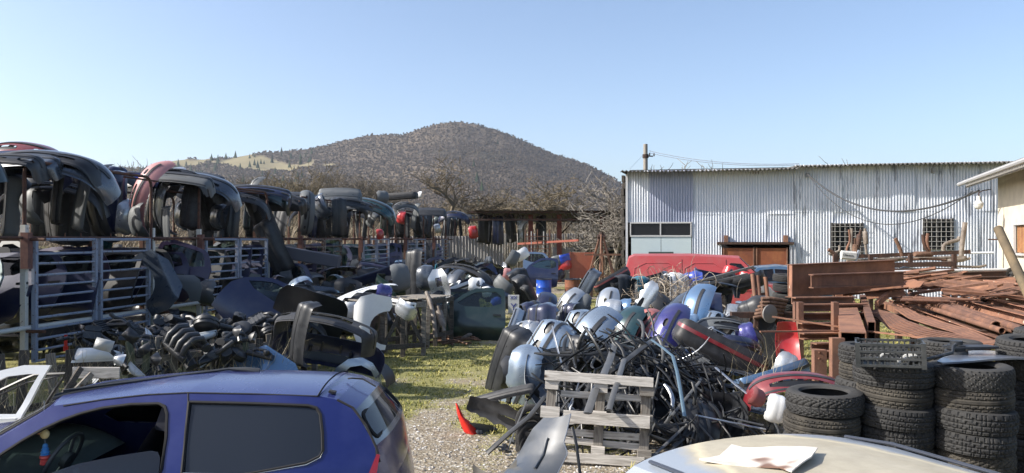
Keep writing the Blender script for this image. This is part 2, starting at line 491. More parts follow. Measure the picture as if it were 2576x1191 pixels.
# ------------------------------------------------------------------ hills
RIDGE = [(-1500, 470), (-600, 440), (0, 428), (240, 424), (380, 420), (430, 409), (500, 402), (600, 396), (690, 391), (750, 380), (800, 370), (850, 361), (900, 355), (950, 349), (1010, 341), (1060, 325),
         (1110, 315), (1145, 312), (1200, 317), (1260, 333), (1330, 361), (1400, 391), (1450, 407), (1500, 428), (1560, 461), (1620, 490), (1760, 540), (1950, 570), (4200, 575)]
def ridge(px):
    for (a, b), (c, d) in zip(RIDGE, RIDGE[1:]):
        if a <= px <= c: return b + (d - b) * (px - a) / (c - a)
    return 575
def hills():
    pxs = list(range(-1500, 180, 60)) + list(range(180, 1700, 4)) + list(range(1700, 4200, 60))
    rows = 150; V = []; MD = []; Fc = []
    for j in range(rows + 12):
        for px in pxs:
            tn = (CY - ridge(px)) / F
            peak = 1 if 0 < px < 1950 else .8
            if j <= rows:
                t = j / rows; d = 260 + 1240 * t * peak
                sh = t ** 1.15
                e = tn * sh
                z = H * t + d * e
            else:
                t = 1.0; d = 260 + 1240 * peak + (j - rows) * 60
                z = max(0, H + (260 + 1240 * peak) * tn - (j - rows) * 22)
            x = (px - CX) * d / F
            sy = CY - (z - H) * F / d
            md = 0.0
            if 250 < px < 900:
                m = fbm(px * .012, sy * .05, 2.0, 3)
                cx = 600
                md = .95 - abs((sy - (412 + .03 * (px - cx))) / 19) - abs(px - cx) / 230 + m * 1.3
                md = min(1, max(0, md * 4))
            tree = (1 - md) * min(1, j / 8)
            q = noise.noise(Vector((x / 13, d / 16, 0))) + .6 * noise.noise(Vector((x / 6, d / 8, 4)))
            z += tree * (1.6 + 1.9 * q) + 9 * t * noise.noise(Vector((x / 110, d / 130, 8)))
            if j == rows and tree > .5: z += 2.2 * max(0, noise.noise(Vector((x / 5, 0, 1)))) * (1.8 if 500 < px < 1100 else 1)
            V.append((x, d, z - .6)); MD.append(md)
    w = len(pxs)
    Fc = [(j*w+i, j*w+i+1, (j+1)*w+i+1, (j+1)*w+i) for j in range(rows + 11) for i in range(w - 1)]
    me = bpy.data.meshes.new('hill'); me.from_pydata(V, [], Fc)
    at = me.attributes.new('meadow', 'FLOAT', 'POINT'); at.data.foreach_set('value', MD)
    t = NT('bare_forest')
    v = t.mapping((.05, .05, .05))
    a = t.noise(1.6, 6, .7, vec=v); b = t.noise(.12, 5, .6, vec=v); c = t.noise(4, 3, .6, vec=v)
    col = t.mix(t.ramp(a, [(.36, 0), (.64, 1)]), (.035, .029, .026), (.095, .076, .062))
    col = t.mix(t.ramp(b, [(.45, 0), (.62, .65)]), col, (.16, .13, .095))
    col = t.mix(t.ramp(b, [(.36, .4), (.44, 0)]), col, (.035, .048, .034))
    col = t.mix(t.math('MULTIPLY', c, .3), col, (.2, .17, .15))
    at2 = t.n("Attribute"); at2.attribute_name = 'meadow'
    mcol = t.mix(a, (.17, .15, .09), (.27, .235, .15))
    t.set(color=t.mix(at2.outputs['Fac'], col, mcol), rough=1.0, spec=0)
    ob('hill', me, t.m, kind='structure')
    # bare crowns standing on the slopes, and a few dark pines on the left ridge
    rr_ = random.Random(31); cv = []; cf = []; pv_ = []; pf_ = []
    cand = [j * w + i for j in range(6, rows + 1) for i, px in enumerate(pxs) if 300 < px < 1680]
    for _ in range(52000):
        q = rr_.choice(cand)
        if MD[q] > .35: continue
        x, y, z = V[q]; s = rr_.uniform(.9, 2.0) * (y / 1100) ** .5; k = len(cv); x += rr_.uniform(-4, 4); y += rr_.uniform(-4, 4)
        for i in range(5): a = i * 1.2566 + rr_.random(); cv.append((x + s * math.cos(a), y + s * math.sin(a), z + s * .2))
        for i in range(4): a = i * 1.57 + rr_.random(); cv.append((x + .6 * s * math.cos(a), y + .6 * s * math.sin(a), z + s * rr_.uniform(.7, 1.5)))
        cf += [(k, k+1, k+6, k+5), (k+1, k+2, k+6), (k+2, k+3, k+7, k+6), (k+3, k+4, k+8, k+7), (k+4, k, k+5, k+8), (k+5, k+6, k+7, k+8)]
    me2 = bpy.data.meshes.new('hill_forest'); me2.from_pydata(cv, [], cf)
    ob('hill_forest', me2, leafcol('bare_crowns', [(0, (.046, .037, .033)), (.6, (.068, .054, .045)), (.9, (.085, .069, .054)), (1, (.115, .092, .065))], 1), kind='stuff', label='leafless brown forest covering the round hill')
    for _ in range(900):
        q = rr_.choice(cand); x, y, z = V[q]; px = CX + x * F / y
        if not ((px < 790 and y > 1080 and rr_.random() < .8) or (rr_.random() < .02)): continue
        hh = rr_.uniform(7, 15); s = hh * .24; k = len(pv_)
        for i in range(5): a = i * 1.2566; pv_.append((x + s * math.cos(a), y + s * math.sin(a), z))
        pv_.append((x, y, z + hh)); pf_ += [(k + i, k + (i + 1) % 5, k + 5) for i in range(5)]
    me3 = bpy.data.meshes.new('pine_forest'); me3.from_pydata(pv_, [], pf_)
    ob('pine_forest', me3, leafcol('pine_green', [(0, (.018, .032, .02)), (1, (.045, .065, .035))], 1), kind='stuff', label='small dark pines along the left ridge of the hill')
hills()

# ------------------------------------------------------------------ bare trees
def bare_tree(seed, h, spread, col='bark', lev=6, twist=.35, multi=1, thin=1.0):
    r = random.Random(seed); trunk = MB(); crown = MB()
    def grow(p, d, L, rad, k):
        rad = max(rad, .013 + .00018 * h)
        n = 3; pts = [p]; rs = [rad]; q = p.copy(); dd = d.copy()
        for i in range(n):
            dd = (dd + Vector((r.uniform(-1, 1), r.uniform(-1, 1), r.uniform(-.6, .9))) * twist * (.45 if k == 0 else .8)).normalized()
            q = q + dd * L / n; pts.append(q.copy()); rs.append(rad * (1 - .38 * (i + 1) / n))
        (trunk if k < 2 else crown).tube(pts, rs, 6 if k < 2 else 3, caps=False)
        if k >= lev: return
        m = 3 if k < 4 else 2
        if k == 0: m = 4
        for i in range(m + (r.random() < .35)):
            ax = Vector((r.uniform(-1, 1), r.uniform(-1, 1), r.uniform(-.35, .55))).normalized()
            nd = (dd * .75 + ax * (.75 + .25 * spread) ).normalized()
            nd.x *= spread; nd.y *= spread; nd.normalize()
            s = r.uniform(.35, 1.0) if i else 1.0
            st = pts[0].lerp(pts[-1], s) if i else pts[-1]
            grow(st, nd, L * r.uniform(.58, .84), rs[-1] * r.uniform(.62, .85) if i else rs[-1] * .95, k + 1)
    for m in range(multi):
        d0 = Vector((r.uniform(-.25, .25) * (multi > 1), r.uniform(-.2, .2) * (multi > 1), 1)).normalized()
        grow(Vector((m * .25 - .12 * multi, 0, 0)), d0, h * .27, .034 * h * .5 * thin, 0)
    zmax = max(v[2] for v in crown.v); k = h / zmax
    for mb in (trunk, crown): mb.v = [(x * k, y * k, z * k) for x, y, z in mb.v]
    return trunk, crown
def treemat(name, c1, c2):
    t = NT(name); a = t.noise(4, 4, .6)
    return t.set(color=t.mix(a, c1, c2), rough=.95, spec=.1)
BARK = treemat('bark_ochre', (.085, .07, .05), (.24, .20, .14)); BARK2 = treemat('bark_brown', (.085, .075, .065), (.22, .19, .155)); BARKD = treemat('bark_dark', (.075, .062, .045), (.20, .165, .12)); BARK3 = treemat('bark_pale', (.13, .118, .10), (.29, .265, .235))
def plant_tree(key, px, topy, d, seed, spread, mat, label, group=None, multi=1, lev=6, twist=.35, thin=1.0):
    h = H + (CY - topy) * d / F
    tr, cr = bare_tree(seed, h, spread, lev=lev, multi=multi, twist=twist, thin=thin)
    t = thing('bare_tree', label, 'tree', loc=((px - CX) * d / F, d, 0), group=group)
    tr.build('trunk', mat, t, smooth=60); cr.build('crown', mat, t); return t
plant_tree('a', 1132, 368, 52, 3, 1.35, BARKD, 'largest bare spreading tree in front of the hill, its crown highest of all', lev=6, twist=.38, thin=2.1)
plant_tree('b', 1375, 440, 58, 9, 1.6, BARK, 'broad ochre leafless tree above the open canopy roof', lev=6, twist=.45, thin=1.5)
plant_tree('c', 755, 398, 66, 14, .8, BARK, 'tall many stemmed bare tree above the third rack frame', multi=4, lev=6, twist=.3, thin=1.4)
plant_tree('d', 1548, 436, 37, 21, 1.5, BARK3, 'pale tangled bare tree growing against the left corner of the shed', lev=6, twist=.5)
t_src = []
for i, (px, top, d, sp, m) in enumerate([(700, 440, 80, 1.2, BARK2), (850, 438, 74, 1.4, BARK2), (905, 428, 92, 1.3, BARK2), (985, 436, 70, 1.5, BARK2), (1250, 470, 66, 1.3, BARK), (1460, 486, 64, 1.5, BARK2)]):
    t_src.append(plant_tree('e', px, top, d, 40 + i, sp, m, ['low leafless tree behind the third rack', 'grey brown bushy bare tree between two rack tops', 'tallest scrubby bare tree left of the big one', 'twin stemmed bare tree just left of the big one', 'low bare tree at the left end of the canopy', 'small bare tree near the right end of the canopy'][i], group='bare trees in the thicket below the hill', lev=6, twist=.42, multi=1 + i % 3))
r_t = random.Random(77)
for i in range(30):
    s = r_t.choice(t_src); px = r_t.uniform(560, 1600) if i < 26 else r_t.uniform(150, 560); d = r_t.uniform(64, 135)
    M = Matrix.Translation(((px - CX) * d / F, d, 0)) @ Matrix.Rotation(r_t.uniform(0, 6.28), 4, 'Z') @ Matrix.Scale(r_t.uniform(.62, 1.02) * (.75 if px < 560 else 1), 4)
    copy_tree(s, M, label=f'leafless scrubby tree in the thicket, {"left of the big bare tree" if px < 1000 else "around the big bare tree" if px < 1280 else "above the open canopy"}')
for px, top, d in ((1592, 420, 42), (1650, 404, 41), (1700, 408, 43), (1750, 410, 45), (2085, 398, 48)):
    plant_tree('f', px, top, d, int(px), 1.0, BARK3, 'thin bare twiggy treetop showing just over the shed roof', group='treetops behind the shed', lev=5)
for px, top in ((280, 398), (318, 404), (250, 415)):
    plant_tree('g', px, top, 60, int(px), 1.0, BARK3, 'small bare treetop rising behind the first rack frames', group='treetops behind the racks', lev=5)

def brush(name, label, pts, n, hgt, mat, seed=1, w=.012, lean=.5, spreadw=.8):
    """dry stems and brambles along a line of (x, y)"""
    V = []; Fc = []; r = random.Random(seed)
    for _ in range(n):
        k = r.uniform(0, len(pts) - 1.001); i = int(k); f = k - i
        x = pts[i][0] * (1 - f) + pts[i + 1][0] * f + r.gauss(0, spreadw); y = pts[i][1] * (1 - f) + pts[i + 1][1] * f + r.gauss(0, spreadw)
        z = 0; hh = hgt * r.uniform(.25, 1.05); a = r.uniform(0, 6.283); d = Vector((math.cos(a) * lean, math.sin(a) * lean, 1)).normalized()
        if r.random() < .35: z = hh * .6
        p = Vector((x, y, z)); q = p
        seg = hh / 3
        wv = Vector((-math.sin(a), math.cos(a), 0)) * w * (1 + .03 * y)
        for s_ in range(3):
            d = (d + Vector((r.uniform(-.5, .5), r.uniform(-.5, .5), r.uniform(-.35, .2)))).normalized()
            q2 = q + d * seg; b = len(V); k0 = 1 - s_ / 3; k1 = 1 - (s_ + 1) / 3.3
            V += [q - wv * k0, q + wv * k0, q2 + wv * k1, q2 - wv * k1]; Fc.append((b, b + 1, b + 2, b + 3)); q = q2
    me = bpy.data.meshes.new(name); me.from_pydata([tuple(v) for v in V], [], Fc)
    return ob(name, me, mat, kind='stuff', label=label)
DRY = leafcol('dry_stems', [(0, (.13, .10, .07)), (.5, (.29, .235, .165)), (1, (.46, .40, .30))], .95)
DRYD = leafcol('dark_dry_stems', [(0, (.07, .055, .045)), (.6, (.17, .135, .10)), (1, (.30, .25, .19))], .95)
brush('dry_hedge', 'dense dry brown hedge along the back of the racks', [(-15.5, 14), (-14.0, 22), (-12.6, 30), (-10.5, 40), (-7.5, 50)], 14000, 3.2, DRY, 2, w=.007, spreadw=.8)
brush('dry_brush', 'straw coloured brushwood behind the canopy and yard fence', [(-7, 55), (-2, 58), (4, 56), (9, 50)], 9000, 3.3, DRY, 3, w=.006, spreadw=1.2)
brush('far_thicket', 'brown leafless thicket filling the foot of the hill', [(-75, 120), (-45, 112), (-25, 110), (-5, 112), (18, 115)], 9000, 4.6, DRYD, 4, w=.006, spreadw=7)

# ------------------------------------------------------------------ corrugated sheet helper
def corr_sheet(name, x0, x1, z0, z1, mat, parent, seed, pitch=.107, amp=.016, bow=.02, frame=Matrix.Identity(4), rows=4):
    """corrugated sheet standing in the local xz plane, bulging towards -y"""
    r = random.Random(seed); ph = 0; a1 = r.uniform(-bow, bow); a2 = r.uniform(-bow, bow); t1 = r.uniform(-bow, bow); y0 = r.uniform(-.004, .004)
    nx = max(4, int((x1 - x0) / pitch * 8)); mb = MB()
    def fn(u, v):
        x = x0 + (x1 - x0) * u; z = z0 + (z1 - z0) * v
        y = -amp * math.cos(2 * math.pi * x / pitch) + a1 * math.sin(math.pi * v) + a2 * math.sin(math.pi * u) * .6 + t1 * (v - .5) + y0 - .02
        return frame @ Vector((x, y, z))
    mb.grid(nx, rows, fn)
    return mb.build(name, mat, parent, smooth=60)
def corr_mat(name, c1, c2, streak=(.10, .10, .11), scale=1.0, rough=.5, metal=.15, dens=.62):
    t = NT(name)
    a = t.noise(1.2 * scale, 6, .68, vec=t.mapping((3.2, 3.2, .55))); b = t.noise(7 * scale, 5, .65, vec=t.mapping((1, 1, .3))); c = t.noise(.5, 3, .5)
    col = t.mix(t.ramp(c, [(.4, 0), (.6, 1)]), c1, c2)
    col = t.mix(t.math('MULTIPLY', t.ramp(a, [(dens, 0), (dens + .07, 1)]), .75), col, streak)
    col = t.mix(t.math('MULTIPLY', b, .25), col, [v * .6 for v in c1])
    t.set(color=col, rough=rough, metal=metal); t.bump(b, .15, .01); return t.m
CORR_L = corr_mat('corrugated_pale_blue', (.50, .535, .60), (.59, .61, .65), streak=(.22, .22, .26), dens=.63)
CORR_D = corr_mat('corrugated_violet_patch', (.25, .28, .38), (.31, .335, .43), streak=(.2, .2, .26), dens=.66)
CORR_R = corr_mat('corrugated_flaking', (.51, .54, .60), (.60, .62, .65), streak=(.13, .14, .17), dens=.55)
CORR_F = corr_mat('corrugated_fence', (.36, .34, .33), (.42, .40, .38), streak=(.22, .18, .15), dens=.6)
ROOFM = corr_mat('corrugated_roof', (.085, .08, .075), (.12, .115, .105), streak=(.05, .05, .045), metal=0, rough=.9)
RUST = rusty('rust_brown'); RUSTO = rusty('rust_orange', (.28, .088, .035), (.16, .05, .026), (.37, .15, .055), 2.0)
RUSTD = rusty('rust_dark', (.075, .040, .028), (.035, .022, .018), (.13, .055, .03), 5)
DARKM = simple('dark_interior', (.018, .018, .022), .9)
CONC = simple('weathered_concrete', (.27, .26, .25), .9, scale=3)
WOODG = wood('weathered_wood'); WOODD = wood('dark_weathered_wood', (.13, .115, .10), (.05, .045, .04)); WOODGR = wood('mossy_wood', (.20, .22, .15), (.08, .09, .06))
PALLET = wood('pallet_wood', (.66, .62, .56), (.30, .27, .235))

# ------------------------------------------------------------------ the corrugated shed
ANG = math.atan2(-3, 14.69); SF = Matrix.Translation((4.86, 32, 0)) @ Matrix.Rotation(ANG, 4, 'Z')
def Spx(px): return ((px - CX) * 32 / F - 4.86) / (.979 + .2 * (px - CX) / F)
def Zpx(px, py): s = Spx(px); return H - (py - CY) * (32 - .2 * s) / F
shed = thing('shed', 'long pale blue corrugated metal shed with rusty gate and two barred windows', 'shed', SF)
def sp(px): return Spx(px)
win = [(sp(2092), sp(2168), Zpx(2130, 640), Zpx(2130, 564)), (sp(2322), sp(2395), Zpx(2360, 626), Zpx(2360, 553))]
gate = (sp(1813), sp(1985), 0, 2.2); lw = (sp(1588), sp(1736), Zpx(1660, 593), Zpx(1660, 562))
BOW = .02
def wallrow(a, b, z0, z1, mat, seed, width=.9, holes=()):
    x = a; k = 0
    while x < b - .05:
        x2 = min(b, x + width)
        zs = [(z0, z1)]
        for (ha, hb, hz0, hz1) in holes:
            if x < hb - .01 and x2 > ha + .01:
                nz = []
                for (p, q) in zs:
                    if hz0 > p: nz.append((p, min(q, hz0)))
                    if hz1 < q: nz.append((max(p, hz1), q))
                zs = nz
        for (p, q) in zs:
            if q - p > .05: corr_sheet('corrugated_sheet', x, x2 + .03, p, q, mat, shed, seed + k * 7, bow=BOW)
            k += 1
        x = x2
def segs(a, b, z0, z1, mat, seed, holes=()):
    cuts = sorted(set([a, b] + [h[i] for h in holes for i in (0, 1) if a < h[i] < b]))
    for p, q in zip(cuts, cuts[1:]):
        n = max(1, round((q - p) / .9)); wallrow(p, q, z0, z1, mat, seed + int(p * 100), (q - p) / n + 1e-4, holes)
step = sp(1996); endS = 22.0; zsm = 3.38
topL = 5.24; topR = 5.36
BOW = .045; segs(0, sp(1632), 3.06, topL, CORR_L, 1); segs(sp(1632), sp(1741), 3.06, topL, CORR_D, 2)
segs(sp(1741), step, zsm, topL, CORR_L, 3); segs(sp(1741), step, 0, zsm + .04, CORR_L, 4, holes=[gate])
segs(step, endS, 3.45, topR, CORR_R, 5); segs(step, endS, 0, 3.5, CORR_R, 6, holes=win)
# light steel doors under the long window
STEELP = simple('painted_steel_door', (.46, .54, .56), .5, scale=2.5, var=.15)
for i in range(2):
    x0 = sp(1588) + i * 1.24; MB().box(1.22, .04, 2.48, (x0 + .61, -.03, 1.25)).build('door_panel', STEELP, shed)
fr = MB()
for z in (lw[2] - .02, lw[3] + .02): fr.box(lw[1] - lw[0] + .1, .07, .06, ((lw[0] + lw[1]) / 2, -.05, z))
for x in (lw[0] - .03, (lw[0] + lw[1]) / 2, lw[1] + .03): fr.box(.05, .07, lw[3] - lw[2] - .03, (x, -.05, (lw[2] + lw[3]) / 2))
wf = fr.build('window_frame', simple('pale_frame', (.5, .5, .5)), shed)
for i in range(2):
    x0 = lw[0] + i * (lw[1] - lw[0]) / 2
    MB().box((lw[1] - lw[0]) / 2 - .04, .01, lw[3] - lw[2] - .05, (x0 + (lw[1] - lw[0]) / 4, -.02, (lw[2] + lw[3]) / 2)).build('pane', simple('unlit_opening', (.008, .008, .010), .35), wf)  # no glass here: black sheets paint the dark of the open window
MB().box(.09, .09, 5.1, (-.02, -.05, 2.55)).build('corner_trim', simple('pale_trim', (.55, .56, .58)), shed)
for w_i, w in enumerate(win):
    g = MB(); cx = (w[0] + w[1]) / 2; cz = (w[2] + w[3]) / 2; ww = w[1] - w[0]; hh = w[3] - w[2]
    for s in (-1, 1):
        g.box(.06, .1, hh + .1, (cx + s * ww / 2, -.05, cz)); g.box(ww - .07, .1, .06, (cx, -.05, cz + s * hh / 2))
    g.box(.04, .05, hh - .07, (cx, -.0, cz))
    wnd = g.build('window_frame', simple('dark_frame', (.06, .055, .05)), shed)
    for i in range(6):
        MB().box(.016, .016, hh + .1, (w[0] + ww * (i + .5) / 6, -.13, cz)).build('bar', simple('pale_bar', (.42, .40, .37)), wnd)
    for i in range(6):
        MB().box(ww + .1, .016, .016, (cx, -.147, w[2] + hh * (i + .5) / 6)).build('bar', simple('pale_bar', (.42, .40, .37)), wnd)
    for i in range(2):
        MB().box(ww / 2 - .05, .01, hh - .08, (w[0] + ww * (.25 + .5 * i), .02, cz)).build('pane', glassy('dim_glass'), wnd)
    if w_i == 1: MB().box(ww * .45, .02, hh * .9, (w[0] + ww * .28, .12, cz)).build('rusty_board', RUSTO, wnd)
gx = (gate[0] + gate[1]) / 2; gw = gate[1] - gate[0]
for i in range(2):
    x0 = gate[0] + .05 + i * (gw - .1) / 2
    gl = MB().box((gw - .2) / 2, .03, 2.0, (x0 + (gw - .1) / 4, -.09, 1.0)).build('gate_leaf', RUSTO, shed)
    for s in (-1, 1): MB().box(.05, .05, 2.02, (x0 + (gw - .1) / 4 + s * ((gw - .2) / 4 - .03), -.13, 1.01)).build('gate_post', RUST, gl)
gr = MB().box(gw + .3, .2, .1, (gx, -.14, 2.2)); gr.build('gate_beam', RUSTD, shed)
for x in (gate[0] + .2, gate[1] - .15): MB().box(.16, .14, .28, (x, -.12, 2.38)).build('bracket', RUST, shed)
for x in (gate[1] + .06, gate[1] + .2): MB().box(.05, .05, 2.05, (x, -.12, 1.02)).build('post', simple('pale_trim', (.55, .56, .58)), shed)
# roof sheets: edge sticks out over the wall
def roofpiece(a, b, z, over, sag):
    x = a; k = 0
    while x < b - .05:
        x2 = min(b, x + 1.0); mb = MB(); dz = random.Random(k + int(a * 10)).uniform(-.008, .008)
        def fn(u, v):
            X = x + (x2 - x) * u; t = (X - a) / (b - a)
            return Vector((X, -over + (over + 7) * v, z + dz - sag * math.sin(math.pi * t) + .034 * math.cos(2 * math.pi * X / .16) + v * .45))
        mb.grid(56, 3, fn); n = len(mb.v); mb.add([(p[0], p[1], p[2] - .03) for p in mb.v[:n]], []); w = 57
        mb.f += [(i + n, i + 1 + n, i + 1, i) for i in range(56)]
        mb.build('roof_sheet', ROOFM, shed, smooth=60); x = x2; k += 1
roofpiece(-.25, step + .1, 5.17, .80, .03); roofpiece(step, endS, 5.27, .62, .0)
MB().box(22, .06, .12, (11, .05, 5.08)).build('wall_plate', RUSTD, shed)
for px in (2030, 2345, 2542):
    MB().box(.12, .22, .16, (sp(px), -.14, Zpx(px, 442 if px < 2100 else 430))).build('bracket', simple('grey_bracket', (.3, .3, .3)), shed)
# end wall of stacked boards, rear wall, and a dark floor strip make the shed a closed volume
for k in range(17):
    MB().box(.12, 6.6, .27, (-.16 - .03 * ((k * 7) % 3), 3.5, .3 + k * .29)).build('end_board', WOODD, shed)
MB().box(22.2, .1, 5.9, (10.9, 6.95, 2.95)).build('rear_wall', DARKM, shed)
MB().box(.1, 6.9, 5.6, (22.05, 3.5, 2.7)).build('side_wall', CONC, shed)
MB().box(1.6, .3, .9, (1.1, .6, 2.55)).build('stored_panel', simple('grey_card', (.22, .24, .28)), shed)
# junction box and grey bin in front of the doors
t = thing('waste_bin', 'small dark green metal box standing against the pale shed doors', 'box', SF @ Matrix.Translation((1.4, -.45, 0)))
MB().box(.9, .5, 1.75, (0, 0, .88)).build('bin_body', simple('green_black', (.03, .05, .045)), t); MB().box(1.0, .6, .08, (0, 0, 1.80)).build('lid', simple('green_black', (.03, .05, .045)), t)

# cables slung along the shed wall
def sag(a, b, drop, n=24):
    a = Vector(a); b = Vector(b)
    return [a.lerp(b, i / n) - Vector((0, 0, drop * 4 * (i / n) * (1 - i / n))) for i in range(n + 1)]
CABLE = simple('black_cable', (.05, .05, .052), .6)
pA = P(2030, 437, 30.0); pB = P(2463, 480, 19.6)
t = MB().tube(sag(pA, pB, .95), .028, 6).build('overhead_cable', CABLE); tag(t, 'thick black cable bundle sagging from the shed wall to the cream building', 'cable')
t = MB().tube(sag(P(2034, 442, 30.0), P(2448, 481, 19.8), 1.35), .014, 5).build('overhead_cable', CABLE); tag(t, 'thin black cable hanging lower beneath the thick bundle on the shed wall', 'cable')

# wooden pole with wires behind the shed
t = thing('utility_pole', 'weathered concrete utility pole rising behind the left end of the shed', 'pole', loc=P(1624, 603, 41) - Vector((0, 0, H)))
MB().tube([(0, 0, 0), (0, 0, 7.5)], [.16, .115], 10).build('pole_shaft', simple('pole_grey', (.27, .24, .20)), t, smooth=40)
MB().tube([(0, 0, 6.75), (0, 0, 6.95)], .165, 10).box(.5, .06, .06, (.15, 0, 6.85)).build('clamp', RUSTD, t)
for s in (-.12, .12): MB().tube([(.34 + s, 0, 6.85), (.34 + s, 0, 7.02)], .04, 8).build('insulator', simple('insulator', (.2, .15, .12), .3), t)
WIRE = simple('grey_wire', (.22, .26, .33), .5)
for k, (ya, yb) in enumerate(((380, 412), (385, 415))):
    o = MB().tube(sag(P(1634, ya, 41), P(2010, yb, 33), .25), .016, 4).build('power_line', WIRE); tag(o, ('upper' if k == 0 else 'lower') + ' of the two power lines running from the pole to the shed roof', 'power line')
o = MB().tube([P(1620, 388, 41), P(1585, 425, 38)], .008, 4).build('stay_wire', WIRE); tag(o, 'thin stay wire sloping down left from the pole top', 'wire')

# ------------------------------------------------------------------ cream building on the right
BF = Matrix.Translation((12.8, 20, 0)) @ Matrix.Rotation(math.atan2(-.93, -.364), 4, 'Z')   # local x runs towards the camera, +y is inside... left face at y=0
bl = thing('cream_building', 'cream rendered building with low sheet roof at the right edge', 'building', BF)
t = NT('cream_render'); a = t.noise(2.2, 6, .65); b = t.noise(60, 3, .6)
t.set(color=t.mix(t.ramp(a, [(.4, 0), (.7, 1)]), (.64, .57, .45), (.50, .44, .35)), rough=.9); t.bump(t.math('ADD', a, b), .3, .006); CREAM = t.m
def bw(x0, x1, z0, z1): MB().box(x1 - x0, .3, z1 - z0, ((x0 + x1) / 2, .15, (z0 + z1) / 2)).build('wall', CREAM, bl)
bx0 = 1.62; bw(0, bx0, 0, 4.0); bw(bx0 + 1.1, 9, 0, 4.0); bw(bx0, bx0 + 1.1, 2.72, 4.0); bw(bx0, bx0 + 1.1, 0, 2.02)
MB().box(.3, 7, 4.0, (.15, 3.8, 2.0)).build('wall', CREAM, bl)
wf = MB().box(1.14, .05, .05, (bx0 + .55, .02, 2.72)).box(1.14, .12, .05, (bx0 + .55, -.02, 2.0)).box(.05, .05, .66, (bx0 + .02, .02, 2.36)).build('window_frame', simple('pale_frame', (.5, .5, .5)), bl)
MB().box(1.02, .02, .64, (bx0 + .56, .08, 2.36)).build('pane', rusty('rusty_window', (.36, .16, .06), (.22, .09, .04), (.5, .3, .12), 3), wf)
k = 0; x = -.6
while x < 9:
    mb = MB(); mb.grid(40, 2, lambda u, v: Vector((x + .95 * u, -.75 + 8 * v, 3.93 + .022 * math.cos(2 * math.pi * (x + .95 * u) / .13) + 1.2 * v))); mb.build('roof_sheet', corr_mat('corrugated_grey_roof', (.3, .3, .29), (.36, .36, .34)), bl, smooth=60); x += .93
MB().box(9.6, .03, .13, (4.2, -.62, 3.83)).build('fascia', simple('grey_fascia', (.33, .32, .3)), bl)
MB().tube([(-.6, -.8, 3.86), (9, -.8, 3.86)], .055, 8).build('gutter', simple('gutter_grey', (.4, .4, .4), .5), bl)
for zz in (1.55, 2.35): MB().tube([(.3, 0, zz), (.3, -.28, zz)], .02, 6).build('hook', RUSTD, bl)
# lamp hanging from the eave corner
lp = thing('yard_lamp', 'white yard lamp with glass globe hanging from the eave corner', 'lamp', Matrix.Translation(P(2462, 512, 19.3)) @ Matrix.Scale(.66, 4))
lm = simple('lamp_white', (.7, .7, .68), .4)
MB().lathe([(0, .28), (.055, .28), (.075, .24), (.08, .12), (.13, .06), (.175, -.01), (.17, -.03), (.0, -.02)], 20).build('lamp_housing', lm, lp, smooth=40)
MB().lathe([(.155, -.02), (.16, -.08), (.13, -.17), (.07, -.22), (0, -.235)], 20).build('globe', simple('lamp_globe', (.6, .6, .56), .15), lp, smooth=60)
MB().tube([(0, 0, .27), (.02, 0, .42), (.22, .05, .5), (.6, .2, .55)], .022, 6).build('lamp_arm', RUSTD, lp)

# ------------------------------------------------------------------ open canopy, yard fence and lean-to at the back
cn = thing('open_canopy', 'open sided steel canopy with dark corrugated roof behind the yard', 'canopy')
def cx(px, d): return (px - CX) * d / F
x = cx(1192, 42)
while x < cx(1572, 42):
    mb = MB(); x2 = x + 1.0
    mb.grid(30, 2, lambda u, v: Vector((x + u, 41 + 12 * v, 3.92 - .35 * v + .02 * math.cos(2 * math.pi * (x + u) / .15)))); mb.build('roof_sheet', ROOFM, cn, smooth=60); x += .98
MB().box(9.0, .1, .1, (2.1, 41.2, 3.84)).build('edge_beam', RUSTD, cn); MB().box(9.0, .1, .1, (2.1, 41.2, 3.42)).build('edge_beam', RUSTD, cn)
tr = MB()
for k in range(36): 
    x0 = -1.9 + k * .22; tr.tube([(x0, 41.2, 3.42 if k % 2 else 3.82), (x0 + .22, 41.2, 3.82 if k % 2 else 3.42)], .018, 4)
tr.build('truss_web', RUSTD, cn)
for px, d, m in ((1407, 42, 'r'), (1516, 42, 'r'), (1335, 42, 'r'), (1370, 52, 'd'), (1478, 51, 'd'), (1260, 52, 'd'), (1552, 51, 'd')):
    MB().box(.26 if m == 'r' else .2, .2, 3.75 if m == 'r' else 3.5, (cx(px, d), d, 1.85 if m == 'r' else 1.75)).build('post', rusty('red_oxide', (.22, .06, .045), (.12, .04, .03), (.3, .1, .06)) if m == 'r' else RUSTD, cn)
for a, b in (((1440, 47), (1400, 47)), ((1450, 47), (1480, 47))):
    MB().tube([Vector((cx(1450, 47), 47, 3.7)), Vector((cx(b[0], 47), 47, 2.4))], .05, 5).build('brace', RUSTD, cn)
fn_ = thing('corrugated_fence', 'pale corrugated metal fence standing behind the canopy', 'fence', loc=(cx(1240, 55), 55, 0))
for k in range(12): corr_sheet('corrugated_sheet', k * .9, k * .9 + .92, 0, 2.78, CORR_F, fn_, k, pitch=.18, amp=.025, rows=2, bow=.03)
fn_ = thing('corrugated_fence', 'grey corrugated fence seen under the hanging bumpers on the left', 'fence', Matrix.Translation((-8.6, 44, 0)) @ Matrix.Rotation(R(-2), 4, 'Z'))
for k in range(9): corr_sheet('corrugated_sheet', k * .9, k * .9 + .92, 0, 2.55, CORR_F, fn_, k + 50, pitch=.18, amp=.025, rows=2)
lt = thing('lean_to', 'dark low lean-to shelter against the fence beside the shed', 'shelter', loc=(cx(1508, 43), 43, 0))
MB().box(3.0, 2.2, .07, (0, 0, 2.02), Matrix.Rotation(R(-4), 3, 'Y')).build('roof', simple('pale_board', (.38, .36, .33)), lt)
